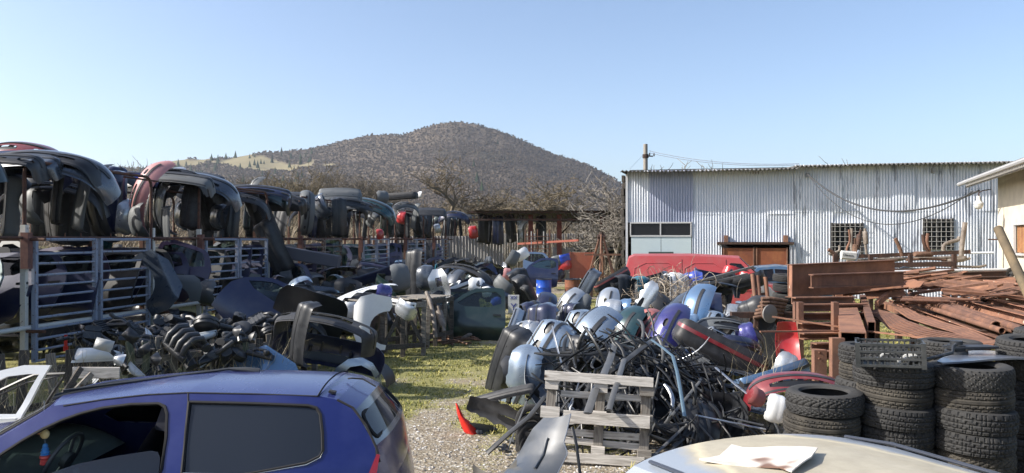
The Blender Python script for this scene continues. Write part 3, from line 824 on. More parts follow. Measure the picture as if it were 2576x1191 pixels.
MB().box(3.0, .1, 1.9, (0, 1.1, .95)).build('rear_wall', DARKM, lt)
for x in (-1.4, 0.1, 1.4): MB().box(.1, .1, 1.9, (x, -1.0, .95)).build('post', CONC, lt)
MB().box(1.2, .05, 1.9, (-2.1, -.9, .95)).build('side_panel', CONC, lt)
w_ = thing('concrete_wall', 'low grey concrete wall behind the second rack', 'wall', Matrix.Translation((-13.9, 16, 0)) @ Matrix.Rotation(R(79), 4, 'Z'))
for k in range(12):
    MB().box(1.96, .12, 2.1, (1 + 2 * k, 0, 1.05)).build('wall_panel', CONC, w_)
    MB().box(.16, .2, 2.2, (2 * k, 0, 1.1)).build('post', CONC, w_)

# ------------------------------------------------------------------ the air between the camera and the hill
hm = bpy.data.materials.new('haze_air'); hm.use_nodes = True
hm.node_tree.nodes.remove(hm.node_tree.nodes['Principled BSDF'])
pv = hm.node_tree.nodes.new('ShaderNodeVolumePrincipled'); pv.inputs['Color'].default_value = (.80, .88, 1, 1); pv.inputs['Density'].default_value = .00010; pv.inputs['Anisotropy'].default_value = .2
hm.node_tree.links.new(pv.outputs[0], hm.node_tree.nodes['Material Output'].inputs['Volume'])
MB().box(6100, 3170, 331, (0, 1520, 164.5)).build('haze', hm, kind='stuff', label='thin bluish air over the whole valley')
# ------------------------------------------------------------------ cars
GLASS = glassy('car_glass', (.50, .60, .58), .12); GLASS_T = glassy('tinted_glass', (.10, .13, .15), .75); GLASS_L = glassy('light_glass', (.75, .85, .85), .05)
RUBBER = plastic('seal_rubber', (.006, .006, .007), .85, .0)
def lathe_x(mb, prof, n=24, loc=(0, 0, 0)):
    M = Matrix.Translation(Vector(loc)) @ Matrix.Rotation(R(90), 4, 'X'); return mb.lathe(prof, n, M)
def car(root, col, nodes, wins, arches, W, tum, zb, zr, plan=.13, glass=GLASS, wheelr=.30, sill=.22, res=.09, interior=True, pane_mats=None):
    """nodes: (x, z, bow_x, bow_z, kind of the patch that follows) from the front bumper over the roof to the rear bumper, front at -x"""
    x0 = min(n[0] for n in nodes); x1 = max(n[0] for n in nodes); xm = (x0 + x1) / 2; hl = (x1 - x0) / 2
    def hw(x, z):
        k = max(0, (abs(x - xm) / hl - .55) / .45)
        w = W * (1 - plan * k * k)
        if z < zb: return w - .05 * ((zb - z) / zb) ** 2 + .008 * math.cos((z - .62) * 16)
        return w - tum * min(1.15, (z - zb) / (zr - zb)) ** 1.15
    side = [(n[0], n[1]) for n in nodes]
    bot = []
    xs_ = side[-1][0]
    for (ax, ar) in sorted(arches, reverse=True):
        bot.append((ax + ar, sill))
        for k in range(1, 12): a = math.pi * k / 12; bot.append((ax + ar * math.cos(a), max(sill, wheelr + ar * math.sin(a) * .98)))
        bot.append((ax - ar, sill))
    outline = side + bot
    for s in (-1, 1):
        me = panel(outline, [w for w in wins], lambda x, z: (x, s * hw(x, z), z), res, .018, flip=(s > 0))
        o = ob('body_side', me, col, root)
        for i, w in enumerate(wins):
            seal = MB(); c = Vector((sum(p[0] for p in w) / len(w), sum(p[1] for p in w) / len(w)))
            seal.tube([Vector((p[0], s * (hw(p[0], p[1]) + .001), p[1])) for p in w + w[:1]], .011, 5, caps=False)
            seal.build('window_seal', RUBBER, root, smooth=60)
            gm = (pane_mats or {}).get(i, glass)
            if gm is None or (isinstance(gm, tuple) and s < 0 and gm[0] is None): continue
            if isinstance(gm, tuple): gm = gm[1]
            ob('window', panel(w, [], lambda x, z: (x, s * (hw(x, z) - .012), z), res * 2, .004, flip=(s > 0)), gm, root)
    for i in range(len(nodes) - 1):
        a, b = nodes[i], nodes[i + 1]; kind = a[4]
        def fn(u, v, a=a, b=b):
            x = a[0] + (b[0] - a[0]) * v; z = a[1] + (b[1] - a[1]) * v
            bx = a[2] + (b[2] - a[2]) * v; bz = a[3] + (b[3] - a[3]) * v; q = 1 - abs(u) ** 2.4
            return (x + bx * q, u * hw(x, z), z + bz * q)
        L = math.hypot(b[0] - a[0], b[1] - a[1])
        def fn2(p, q, fn=fn, L=L): return fn(p / W, q / L)
        nm = {'roof': 'roof', 'hood': 'bonnet', 'windscreen': 'windscreen_frame', 'rear_glass': 'tailgate', 'tail': 'tailgate', 'bumper': 'bumper', 'cowl': 'cowl', 'nose': 'front_panel'}[kind]
        ol = [(-W, 0), (W, 0), (W, L), (-W, L)]; hole = []
        if kind == 'windscreen' or (kind == 'rear_glass' and nodes[i + 1][4] != 'rear_glass'):
            m = .075 * W / .8; hole = [rrect(-W + m, .05, W - m, L - .035, .07)]
        mt = col if kind != 'bumper' else (M_dark() if root.get('dark_bumper') else col)
        if hole and kind == 'rear_glass' and root.get('dark_hatch'): mt = paint('hatch_black', (.006, .007, .010), .1, 0, .05, 1.0)
        ob(nm, panel(ol, hole, fn2, max(res, .08), .012, flip=True), mt, root)
        if hole:
            ob('windscreen' if kind == 'windscreen' else 'rear_window', panel(hole[0], [], lambda p, q: Vector(fn2(p, q)), .12, .006, flip=True), glass if kind == 'windscreen' else (GLASS_T if glass is not GLASS_L else glass), root)
            h3 = [Vector(fn2(*p)) for p in hole[0]]; MB().tube(h3 + h3[:1], .014, 5, caps=False).build('window_seal', RUBBER, root, smooth=60)
    for (ax, ar) in arches:
        for s in (-1, 1):
            y = s * (W - .13)
            wh = MB(); lathe_x(wh, [(wheelr * .62, -.085), (wheelr * .9, -.095), (wheelr * .985, -.075), (wheelr, 0), (wheelr * .985, .075), (wheelr * .9, .095), (wheelr * .62, .085)], 28, (ax, y, wheelr))
            w_o = wh.build('wheel', simple('tyre_rubber', (.022, .022, .023), .85), root, smooth=50)
            rm = MB(); lathe_x(rm, [(0, -.05), (wheelr * .25, -.055), (wheelr * .3, -.03), (wheelr * .55, -.03), (wheelr * .63, -.08), (wheelr * .63, .08), (0, .03)], 20, (ax, y, wheelr))
            rm.build('rim', simple('rim_grey', (.3, .3, .31), .35, .6), w_o, smooth=40)
    MB().box((x1 - x0) * .9, W * 1.7, .12, (xm, 0, sill + .08)).build('floor', DARKM, root)
    return hw

# ---- the blue hatchback in the foreground
YC, YB, YR = 5.51, 4.75, 5.05
OX, OY = -2.62, YC
clio = thing('parked_car', 'blue three door hatchback in the foreground with a black plastic strip on its roof', 'car', loc=(OX, OY, 0))
CW, CT, CZB, CZR = .76, .30, .83, 1.31
clio['dark_hatch'] = 1
def chw(z): return CW if z < CZB else CW - CT * min(1.15, (z - CZB) / (CZR - CZB)) ** 1.15
def cp(px, py):
    d = YR
    for _ in range(12):
        z = H - (py - CY) * d / F; d = OY - chw(z)
    return ((px - CX) * d / F - OX, z)
blue = paint('deep_blue_paint', (.007, .014, .105), .22, .15, .08, .5, upf=.12, dust_sheen_c=(.17, .20, .42))  # up-facing film mixes dust with sky reflection painted into the colour
A = cp
nodes = []
for (x, z, bx, bz, k) in [(-1.92, .30, -.12, 0, 'bumper'), (-1.95, .55, -.14, 0, 'nose'), (-1.86, .72, -.13, .02, 'hood'), (-1.45, .86, -.02, .05, 'hood')]: nodes.append((x, z, bx, bz, k))
wsb = A(-112, 1168); wst = A(137, 1021)
nodes += [(wsb[0], wsb[1], -.16, .04, 'windscreen'), (wst[0], wst[1], -.10, .025, 'roof')]
for px, py in ((260, 1004), (370, 992), (474, 987), (640, 990)): q = A(px, py); nodes.append((q[0], q[1], 0, .028, 'roof'))
q = A(800, 997); nodes.append((q[0], q[1], .02, .025, 'tail'))
q = A(846, 1008); nodes.append((q[0], q[1], .02, .022, 'rear_glass'))
q = A(890, 1036); nodes.append((q[0], q[1], .07, .03, 'rear_glass'))
q = A(940, 1128); q2 = (q[0] + .045, .74)
nodes[-1] = (nodes[-1][0], nodes[-1][1], .03, .03, 'rear_glass')
nodes.append((q[0], q[1], .05, 0, 'tail')); nodes.append((q2[0] - .01, q2[1], .06, 0, 'tail')); nodes.append((q2[0] + .03, .55, .07, 0, 'bumper')); nodes.append((q2[0] + .02, .28, .06, 0, 'bumper'))
dw = [A(-40, 1170), A(0, 1146), A(60, 1107), A(110, 1079), A(160, 1056), A(205, 1040), A(260, 1026), A(330, 1017), A(400, 1015), A(415, 1022), A(421, 1040), A(419, 1100), A(408, 1180)]
dw = dw + [(dw[-1][0] - .02, .83), (A(60, 1150)[0], .845), (dw[0][0] + .1, .86)]
qw = [A(477, 1011), A(640, 1015), A(775, 1021), A(795, 1027), A(805, 1044), A(810, 1090), A(811, 1135), A(803, 1151), A(770, 1167), A(630, 1192), A(470, 1210), A(459, 1206), A(459, 1190)]
chwf = car(clio, blue, nodes, [dw, qw], [(-1.22, .33), (1.23, .33)], CW, CT, CZB, CZR, plan=.10, res=.06, pane_mats={0: (None, GLASS_L), 1: GLASS_T})
def cside(px, py, off=.004):
    x, z = cp(px, py); return Vector((x, -(chwf(x, z) + off), z))
# seams, door pillar cover, tail lamp, half lowered glass
sm = MB().tube([cside(*p, off=.001) for p in ((474, 988), (474, 1010), (466, 1090), (459, 1190), (450, 1260))], .0045, 4); sm.build('door_seam', RUBBER, clio)
MB().tube([cside(*p, off=.002) for p in ((161, 1021), (260, 1005), (370, 993), (474, 988), (640, 991), (800, 998))], .005, 4).build('roof_seam', RUBBER, clio)
MB().tube([cside(*p, off=.001) for p in ((847, 1008), (885, 1029), (918, 1076), (943, 1134), (950, 1170))], .009, 5).build('tailgate_seam', RUBBER, clio)
rim_ = MB().tube([cside(*p, off=.006) for p in ((459, 1190), (630, 1193), (770, 1170), (804, 1153), (812, 1136), (811, 1090), (806, 1043))], .004, 4); rim_.build('window_trim', simple('bright_trim', (.55, .6, .62), .2, .8), clio)
gl = [A(122, 1193), A(190, 1170), A(290, 1150), A(375, 1137), A(392, 1140), A(398, 1155), A(396, 1180)]; gl.append((gl[-1][0], .70)); gl.append((gl[0][0], .72))
ob('lowered_door_glass', panel(gl, [], lambda x, z: (x, -(chwf(x, z) - .03), z), .12, .004), glassy('blue_door_glass', (.30, .40, .55), .35), clio)
tl = [(.70, .93), (.745, .90), (.79, .78), (.80, .58), (.73, .60), (.70, .75)]
xe = nodes[-3][0]
lamp = [cp(944, 1148), cp(952, 1150), (xe - .01, .86), (xe + .03, .74), (xe + .07, .58), (xe - .06, .60), (xe - .09, .78)]
ob('tail_lamp', panel(lamp, [], lambda x, z: (x, -(chwf(x, z) + .012), z), .05, .01), paint('lamp_red', (.26, .006, .012), .08, 0, .02, 1.0), clio)
# roof end where the spoiler is missing: groove and bracket recess
MB().tube([Vector((nodes[10][0], (u) * (chwf(0, 1.3) - .01), nodes[10][1] + .05 * (1 - abs(u) ** 2.4) + .001)) for u in [k / 10 - 1 for k in range(21)]], .007, 4).build('roof_end_groove', RUBBER, clio)
MB().box(.045, .05, .012, cside(826, 1008, -.10) + Vector((0, 0, .035)), Matrix.Rotation(R(12), 3, 'Y')).build('spoiler_socket', DARKM, clio)
MB().tube([cside(838, 985, -.45), cside(850, 982, -.42) , cside(880, 985, -.42), cside(915, 1005, -.4)], .006, 5).build('washer_hose', RUBBER, clio)
# interior
seatm = simple('seat_fabric', (.020, .022, .035), .9)
def seat(x, y):
    s = MB(); M = Matrix.Rotation(R(14), 3, 'Y')
    s.box(.50, .48, .16, (x - .12, y, .50)); 
    s.v += []; b = len(s.v)
    s.grid(8, 8, lambda u, v: Vector((x + .18 + .17 * v - .05 * math.sin(math.pi * v) - .06, y + (u - .5) * (.50 - .14 * v ** 3), .56 + .56 * v)))
    s.grid(8, 8, lambda u, v: Vector((x + .30 + .17 * v - .06, y + (.5 - u) * (.50 - .14 * v ** 3), .56 + .56 * v)))
    o = s.build('seat', seatm, clio, smooth=50)
    MB().box(.09, .26, .17, (x + .34, y, 1.17), M, .8).build('headrest', seatm, o)
seat(-.02, -.36); seat(-.02, .36)
MB().box(.30, 1.2, .45, (.95, 0, .72), Matrix.Rotation(R(18), 3, 'Y')).build('rear_seat', seatm, clio)
dash = MB(); dash.grid(6, 10, lambda u, v: Vector((-1.02 + .50 * u, -.66 + 1.32 * v, .86 - .16 * u * u + .05 * math.exp(-((v - .27) / .12) ** 2) * math.sin(math.pi * u)))); dash.build('dashboard', simple('dash_grey', (.09, .10, .10), .7), clio, smooth=60)
sw = MB(); Mw = Matrix.Translation(Vector(cp(75, 1178) + (0,)).xzy + Vector((0, -.36, -.035))) @ Matrix.Rotation(R(-62), 4, 'Y')
pts = [Mw @ Vector((.175 * math.cos(2 * math.pi * k / 28), .175 * math.sin(2 * math.pi * k / 28), 0)) for k in range(29)]
sw.tube(pts, .015, 7, caps=False); sw.tube([Mw @ Vector((-.17, 0, 0)), Mw @ Vector((0, 0, -.03)), Mw @ Vector((.17, 0, 0))], .014, 6); sw.lathe([(0, .0), (.06, -.01), (.06, -.05), (0, -.06)], 14, Mw)
sw.build('steering_wheel', simple('wheel_grey', (.05, .055, .06), .5), clio, smooth=60)
mr = MB(); mm = Vector((-.62, .83, .93)); mr.lathe([(0, .05), (.05, .045), (.085, .02), (.095, -.03), (.09, -.04)], 16, Matrix.Translation(mm) @ Matrix.Rotation(R(90), 4, 'Y') @ Matrix.Scale(1.3, 4, (0, 1, 0)))
mo = mr.build('door_mirror', M_black(), clio, smooth=50)
MB().lathe([(0, 0), (.084, 0), (.084, .004), (0, .004)], 16, Matrix.Translation(mm + Vector((-.035, 0, 0))) @ Matrix.Rotation(R(90), 4, 'Y') @ Matrix.Scale(1.3, 4, (0, 1, 0))).build('mirror_glass', simple('mirror', (.5, .6, .65), .05, 1.0, .0), mo)
# hanging toy: a yellow bird above a blue and red rubber pendant
ty = thing('hanging_ornament', 'yellow bird and blue and red pendant hanging inside the blue hatchback windscreen', 'ornament', loc=P(112, 1092, 5.0))
def ball(c, r_, sc=(1, 1, 1), n=12):
    m = MB(); c = Vector(c)
    m.grid(n, n // 2, lambda u, v: c + Vector((math.cos(2 * math.pi * u) * math.sin(math.pi * v) * sc[0], math.sin(2 * math.pi * u) * math.sin(math.pi * v) * sc[1], math.cos(math.pi * v) * sc[2])) * r_); return m
b1 = ball((.005, 0, .0), .03, (1, .8, 1.1)).build('bird', simple('toy_yellow', (.75, .6, .3), .6), ty, smooth=80)
m_ = ball((-.025, 0, .005), .016, (1.6, .6, .6)); m_.build('beak', simple('toy_pink', (.7, .35, .25)), ty, smooth=80)
MB().tube([(0, 0, .03), (0, 0, .22)], .002, 4).tube([(.005, 0, -.03), (.008, 0, -.07)], .002, 4).build('cord', WIRE, ty)
MB().lathe([(0, -.06), (.012, -.065), (.018, -.08), (.014, -.085), (.024, -.10), (.018, -.104), (.029, -.12), (.020, -.125), (.03, -.135), (0, -.137)], 14, Matrix.Translation((.008, 0, 0))).build('blue_bead', simple('toy_blue', (.06, .25, .6), .4), ty, smooth=40)
MB().lathe([(0, -.138), (.032, -.14), (.034, -.155), (.018, -.16), (.030, -.17), (.03, -.178), (.022, -.18), (.032, -.186), (.03, -.198), (0, -.2)], 14, Matrix.Translation((.008, 0, 0))).build('red_bead', simple('toy_red', (.65, .08, .07), .4), ty, smooth=40)
# black cowl strip with wiper lying across the roof
stp = [P(142, 1001, 5.25), P(200, 984, 5.35), P(290, 967, 5.48), P(420, 955, 5.62), P(560, 945, 5.74), P(640, 939, 5.82), P(668, 940, 5.85)]
stp = [p + Vector((0, 0, .0)) for p in stp]
stw = [.05, .07, .10, .105, .11, .12, .09]
st = thing('cowl_strip', 'long black plastic wiper cowl strip lying on the blue hatchback roof', 'car part')
sb = MB()
def stf(u, v):
    k = u * (len(stp) - 1.0001); i = int(k); f = k - i; p = stp[i].lerp(stp[i + 1], f); w = stw[i] * (1 - f) + stw[i + 1] * f
    return p + Vector((.0, w * (v - .5) * 2, .016 * math.sin(math.pi * v) ** .5 + (.012 if .3 < v < .45 else 0)))
sb.grid(40, 12, stf); n = len(sb.v); sb.grid(40, 3, lambda u, v: stf(u, 1 - v) - Vector((0, 0, .012))); sb.build('strip', M_black(), st, smooth=40)
nn = MB()
for k in range(48): p = stf(.42 + .5 * k / 48, .06); nn.box(.006, .02, .012, p + Vector((0, -.01, .002)))
nn.build('vent_slots', simple('slot_black', (.006, .006, .006)), st); tag(st.children[-1], kind='stuff')
MB().tube([stf(.96, .2) + Vector((0, -.02, .012)), stf(.8, .3) + Vector((0, -.01, .025)), stf(.7, .5) + Vector((0, 0, .03)), stf(.05, .5) + Vector((0, 0, .02))], [.03, .022, .011, .008], 8).build('wiper_arm', M_dark(), st, smooth=50)
wj = thing('washer_nozzle', 'small washer nozzle with two hoses on the blue hatchback roof', 'car part')
w0 = P(258, 1003, 5.15)
MB().tube([w0, w0 + Vector((.02, .06, .025)), w0 + Vector((.09, .14, .03)), w0 + Vector((.20, .2, .02))], .006, 5).tube([w0 + Vector((.03, 0, 0)), w0 + Vector((.08, .08, .022)), w0 + Vector((.16, .16, .02))], .006, 5).build('hose', M_black(), wj, smooth=60)
MB().box(.07, .03, .015, w0 + Vector((0, 0, .0))).build('nozzle', simple('nozzle_grey', (.4, .4, .4), .4), wj)

# ---- the dusty silver car roof bottom right
dr = Vector((.38, -.925, 0)).normalized(); wv = Vector((-dr.y, dr.x, 0))
c0 = (P(1572, 1162, 3.31) + P(2150, 1103, 3.70)) / 2
wc = thing('parked_car', 'silver car with a dirt caked roof and torn board on it, in the right foreground', 'car', Matrix(((-dr.x, -wv.x, 0, 0), (-dr.y, -wv.y, 0, 0), (0, 0, 1, 0), (0, 0, 0, 1))))
Lc = 4.0
wc.matrix_world = Matrix.Translation((c0.x + dr.x * (-.0), c0.y + dr.y * 0, 0)) @ wc.matrix_world @ Matrix.Translation((-1.15, 0, 0))
t = NT('dirty_silver_roof')
a = t.noise(1.7, 5, .6); b = t.noise(30, 5, .7); c = t.noise(7, 6, .7)
at = t.mapping(); 
gr_ = t.n("TexGradient"); gr_.gradient_type = 'SPHERICAL'; t.L(t.mapping((1.05, 1.75, .5), loc=(-.52, 0, -.65)), gr_.inputs[0])
msk = t.math('ADD', gr_.outputs['Fac'], t.math('MULTIPLY', t.math('SUBTRACT', a, .5), .5))
dirt = t.mix(t.ramp(c, [(.3, 0), (.7, 1)]), (.32, .285, .21), (.43, .385, .29))
dirt = t.mix(t.ramp(msk, [(.14, 0), (.19, .8), (.26, 0)]), dirt, (.55, .49, .34))
t.set(color=t.mix(t.ramp(msk, [(.06, 0), (.16, .95)]), (.27, .30, .34), dirt), rough=.35, coat=.1); t.L(t.ramp(msk, [(.05, .3), (.16, .85)]), t.b.inputs['Roughness']); t.bump(b, .15, .004)
SILR = t.m
nd = [(-1.9, .3, -.1, 0, 'bumper'), (-1.95, .6, -.12, 0, 'nose'), (-1.8, .78, -.1, .02, 'hood'), (-1.05, .95, -.12, .04, 'windscreen'), (-.32, 1.37, -.06, .045, 'roof'), (.3, 1.405, 0, .05, 'roof'), (.85, 1.40, .0, .05, 'roof'), (1.15, 1.375, .09, .04, 'rear_glass'), (1.62, .95, .1, 0, 'tail'), (1.72, .6, .1, 0, 'bumper'), (1.7, .3, .1, 0, 'bumper')]
wcm = paint('dull_silver_paint', (.40, .43, .46), .25, .3, .3)
car(wc, SILR, nd, [[(-.75, .93), (-.28, 1.28), (.05, 1.31), (.08, .92)], [(.16, .92), (.14, 1.31), (.8, 1.30), (1.1, .97), (1.0, .92)]], [(-1.25, .33), (1.2, .33)], .80, .19, .9, 1.38, plan=.16, res=.09)
for s in (-1, 1):
    MB().tube([(-.25, s * .585, 1.402), (.3, s * .575, 1.427), (.85, s * .57, 1.424), (1.1, s * .55, 1.40)], .011, 6, flat=.7).build('drip_rail', simple('roof_gutter', (.05, .055, .07), .3), wc, smooth=60)
# torn board on that roof
def board(nm, label, poly, mat, d_of=None, zc=0):
    pts = [P(px, py, d) for px, py, d in poly]; c = sum(pts, Vector()) / len(pts)
    t = thing(nm, label, 'board', loc=c)
    me = panel([(p.x - c.x, p.y - c.y) for p in pts], [], lambda x, y: (x, y, zc + .02 * math.sin(x * 9) + .03 * abs(x) * abs(y) * 8 + (.0 if True else 0)), .05, .006)
    ob('sheet', me, mat, t); return t
t = NT('torn_board'); a = t.noise(5, 7, .75); b = t.noise(1.3, 4, .6, vec=t.mapping(loc=(3.2, 1.4, 0)))
f = t.ramp(b, [(.58, 0), (.61, 1)]); t.set(color=t.mix(f, t.mix(t.ramp(a, [(.4, 0), (.62, 1)]), (.50, .45, .40), (.70, .66, .60)), (.17, .10, .075)), rough=.9); t.bump(a, .6, .008)
bo = board('torn_board', 'torn whitish board with a brown stain lying on the silver car roof', [(1758, 1162, 3.14), (1810, 1148, 3.2), (1840, 1128, 3.34), (1868, 1137, 3.28), (1915, 1143, 3.24), (1990, 1150, 3.2), (2056, 1152, 3.19), (2040, 1178, 3.04), (1990, 1205, 2.9), (1960, 1190, 2.97), (1880, 1178, 3.04)], t.m, zc=.025)

# ---- red van and blue sedan by the shed
vn = thing('parked_van', 'faded red panel van parked along the front of the shed', 'van', Matrix.Translation(P(1783, 603, 21.6) - Vector((0, 0, H))) @ Matrix.Rotation(R(180 - 10), 4, 'Z'))
vn['dark_bumper'] = 1
vred = paint('sun_faded_red', (.42, .055, .06), .5, 0, .22, .2)
vnod = [(-2.35, .4, -.08, 0, 'bumper'), (-2.38, .62, -.1, 0, 'nose'), (-2.30, .95, -.08, 0, 'hood'), (-1.45, 1.15, -.1, .03, 'windscreen'), (-.75, 1.84, -.05, .05, 'roof'), (.5, 1.90, 0, .05, 'roof'), (2.1, 1.89, .0, .05, 'roof'), (2.22, 1.83, .03, .03, 'tail'), (2.42, 1.0, .05, 0, 'tail'), (2.45, .62, .05, 0, 'bumper'), (2.45, .35, .05, 0, 'bumper')]
hv = car(vn, vred, vnod, [[(-1.27, 1.16), (-.78, 1.68), (-.52, 1.70), (-.47, 1.66), (-.47, 1.16)]], [(-1.65, .38), (1.5, .38)], .88, .12, 1.1, 1.9, plan=.05, res=.16, wheelr=.33)
for s in (-1, 1):
    for (xa, xb) in ((-.32, .72), (.85, 2.1)):
        ring = [(xa, 1.08), (xb, 1.08), (xb - (.03 if xb > 1 else 0), 1.70), (xa, 1.70)]; ring = smoothpoly(ring, 1)
        MB().tube([Vector((x, s * (hv(x, z) + .002), z)) for x, z in ring + ring[:1]], .013, 5, caps=False).build('pressed_edge', vred, vn, smooth=60)
    for xs in (-.40, .78): MB().tube([Vector((xs, s * (hv(xs, z) + .001), z)) for z in (.4, .9, 1.3, 1.8)], .007, 4).build('door_seam', RUBBER, vn)
    MB().tube([Vector((x, s * (hv(x, .98) + .003), .98)) for x in (-2, -1, 0, 1, 2.3)], .016, 5).build('body_crease', vred, vn, smooth=60)
sd = thing('parked_car', 'dark blue saloon with dusty roof parked behind the red van', 'car', Matrix.Translation(P(1925, 603, 26) - Vector((0, 0, H))) @ Matrix.Rotation(R(-8), 4, 'Z'))
snod = [(-2.05, .3, -.1, 0, 'bumper'), (-2.1, .6, -.12, 0, 'nose'), (-1.98, .78, -.1, .02, 'hood'), (-1.0, .98, -.12, .04, 'windscreen'), (-.35, 1.40, -.06, .045, 'roof'), (.35, 1.46, 0, .05, 'roof'), (.75, 1.42, .03, .05, 'rear_glass'), (1.45, 1.04, .04, .03, 'tail'), (1.98, 1.02, .08, 0, 'tail'), (2.08, .6, .1, 0, 'bumper'), (2.05, .3, .1, 0, 'bumper')]
car(sd, paint('dusty_blue_paint', (.035, .105, .21), .35, .2, .35), snod, [[(-.72, .98), (-.30, 1.32), (.12, 1.36), (.14, .98)], [(.2, .98), (.18, 1.36), (.55, 1.34), (1.05, 1.08), (1.0, .99)]], [(-1.3, .33), (1.3, .33)], .84, .2, .95, 1.43, plan=.12, res=.14, glass=glassy('pale_view_glass', (.6, .6, .52), .25))

# ---- white door frame beside the blue car
def wd(px, py, d=6.9): p = P(px, py, d); return (p.x, p.z)
dt = thing('car_door', 'white car door with open window frame leaning at the left edge', 'car door', loc=(P(40, 1000, 6.9).x, 6.9, 0))
ox = dt.location.x; ol = [wd(-120, 1000), wd(-60, 950), wd(0, 933), wd(50, 922), wd(116, 922), wd(95, 962), wd(62, 1042), wd(57, 1062), wd(58, 1120), wd(40, 1160), wd(-150, 1160), wd(-150, 1040)]
hl_ = [wd(-60, 1000), wd(-20, 965), wd(10, 950), wd(60, 944), wd(90, 944), wd(74, 975), wd(46, 1040), wd(-70, 1040)]
dm = lambda x, z: (x - ox, -.06 * math.sin(max(0, min(1, (z - .35) / .5)) * math.pi) + .35 * max(0, z - .8) * .5, z)
ob('door_skin', panel(ol, [hl_], dm, .09, .03), C('white'), dt)
MB().bar((wd(-110, 1052)[0] - ox, -.07, wd(0, 1052)[1]), (wd(55, 1052)[0] - ox, -.07, wd(0, 1050)[1]), .03, .02).build('waist_rail', C('white'), dt)
MB().bar((wd(-20, 1066)[0] - ox, -.08, wd(0, 1066)[1]), (wd(38, 1066)[0] - ox, -.08, wd(0, 1066)[1]), .03, .025).build('handle', simple('handle_grey', (.25, .25, .26), .4), dt)
dt2 = thing('door_frame', 'black window channel frame behind the white car door', 'car part')
MB().tube([P(-10, 988, 7.4), P(60, 955, 7.4), P(90, 943, 7.4), P(165, 940, 7.4), P(160, 950, 7.4), P(120, 1010, 7.5), P(95, 1070, 7.5)], .015, 5).tube([P(-10, 998, 7.4), P(70, 962, 7.4), P(150, 946, 7.4)], .01, 5).build('channel', M_dark(), dt2, smooth=60)
# ------------------------------------------------------------------ shapes of car parts (made once, copied many times)
def plan_curve(half, bow, corner_at, corner_len, corner_deg, n=60):
    """outline of a bumper seen from above: list of (x, y, nx, ny) at equal arc steps for s in 0..half"""
    pts = []; x = y = 0.0; ds = half / n; th = 0.0
    for i in range(n + 1):
        s = i * ds; k = min(1, max(0, (s - corner_at) / corner_len)); k = k * k * (3 - 2 * k)
        th = R(bow) * min(1, s / corner_at) + R(corner_deg) * k
        pts.append((x, y, math.sin(th), -math.cos(th))); x += ds * math.cos(th); y += ds * math.sin(th)
    return pts
def bumper_map(half, bow, ca, cl, cd, prof, recess=None, h=.5):
    pc = plan_curve(half, bow, ca, cl, cd); n = len(pc) - 1; ym = pc[-1][1] / 2
    def pr(v):
        k = v * (len(prof) - 1); i = min(len(prof) - 2, max(0, int(k))); f = k - i
        return prof[i] * (1 - f) + prof[i + 1] * f
    def fn(s, v, off=0.0):
        a = min(abs(s), half) / half * n; i = min(n - 1, int(a)); f = a - i
        x, y, nx, ny = [pc[i][q] * (1 - f) + pc[i + 1][q] * f for q in range(4)]
        o = pr(v / h) + off
        if recess:
            rx, v0, v1, dp = recess
            e = min(1, max(0, (rx - abs(s)) / .03)) * min(1, max(0, (v - v0) / .025)) * min(1, max(0, (v1 - v) / .025)); o -= dp * e
        sg = 1 if s >= 0 else -1
        return Vector((sg * (x + nx * o), y + ny * o - ym, v - h / 2))
    return fn
LIB = {}
def lib(name, parts): LIB[name] = parts
def make(name, key, label, cat, M, cols=None, group=None):
    """a thing from the library: root at its centre, its parts as children; cols overrides materials by part index"""
    name = name or ('front_bumper' if key in ('b_front', 'b_open', 'b_wide', 'b_round') else 'bumper_corner' if key in ('b_half', 'b_end', 'b_broken') else 'rear_bumper')
    t = thing(name, label, cat, M, group)
    for i, (pn, me, mt) in enumerate(LIB[key]):
        m = (cols or {}).get(i, mt); ob(pn, me, m if m is not None else M_dark(), t)
    return t
PZ = 0
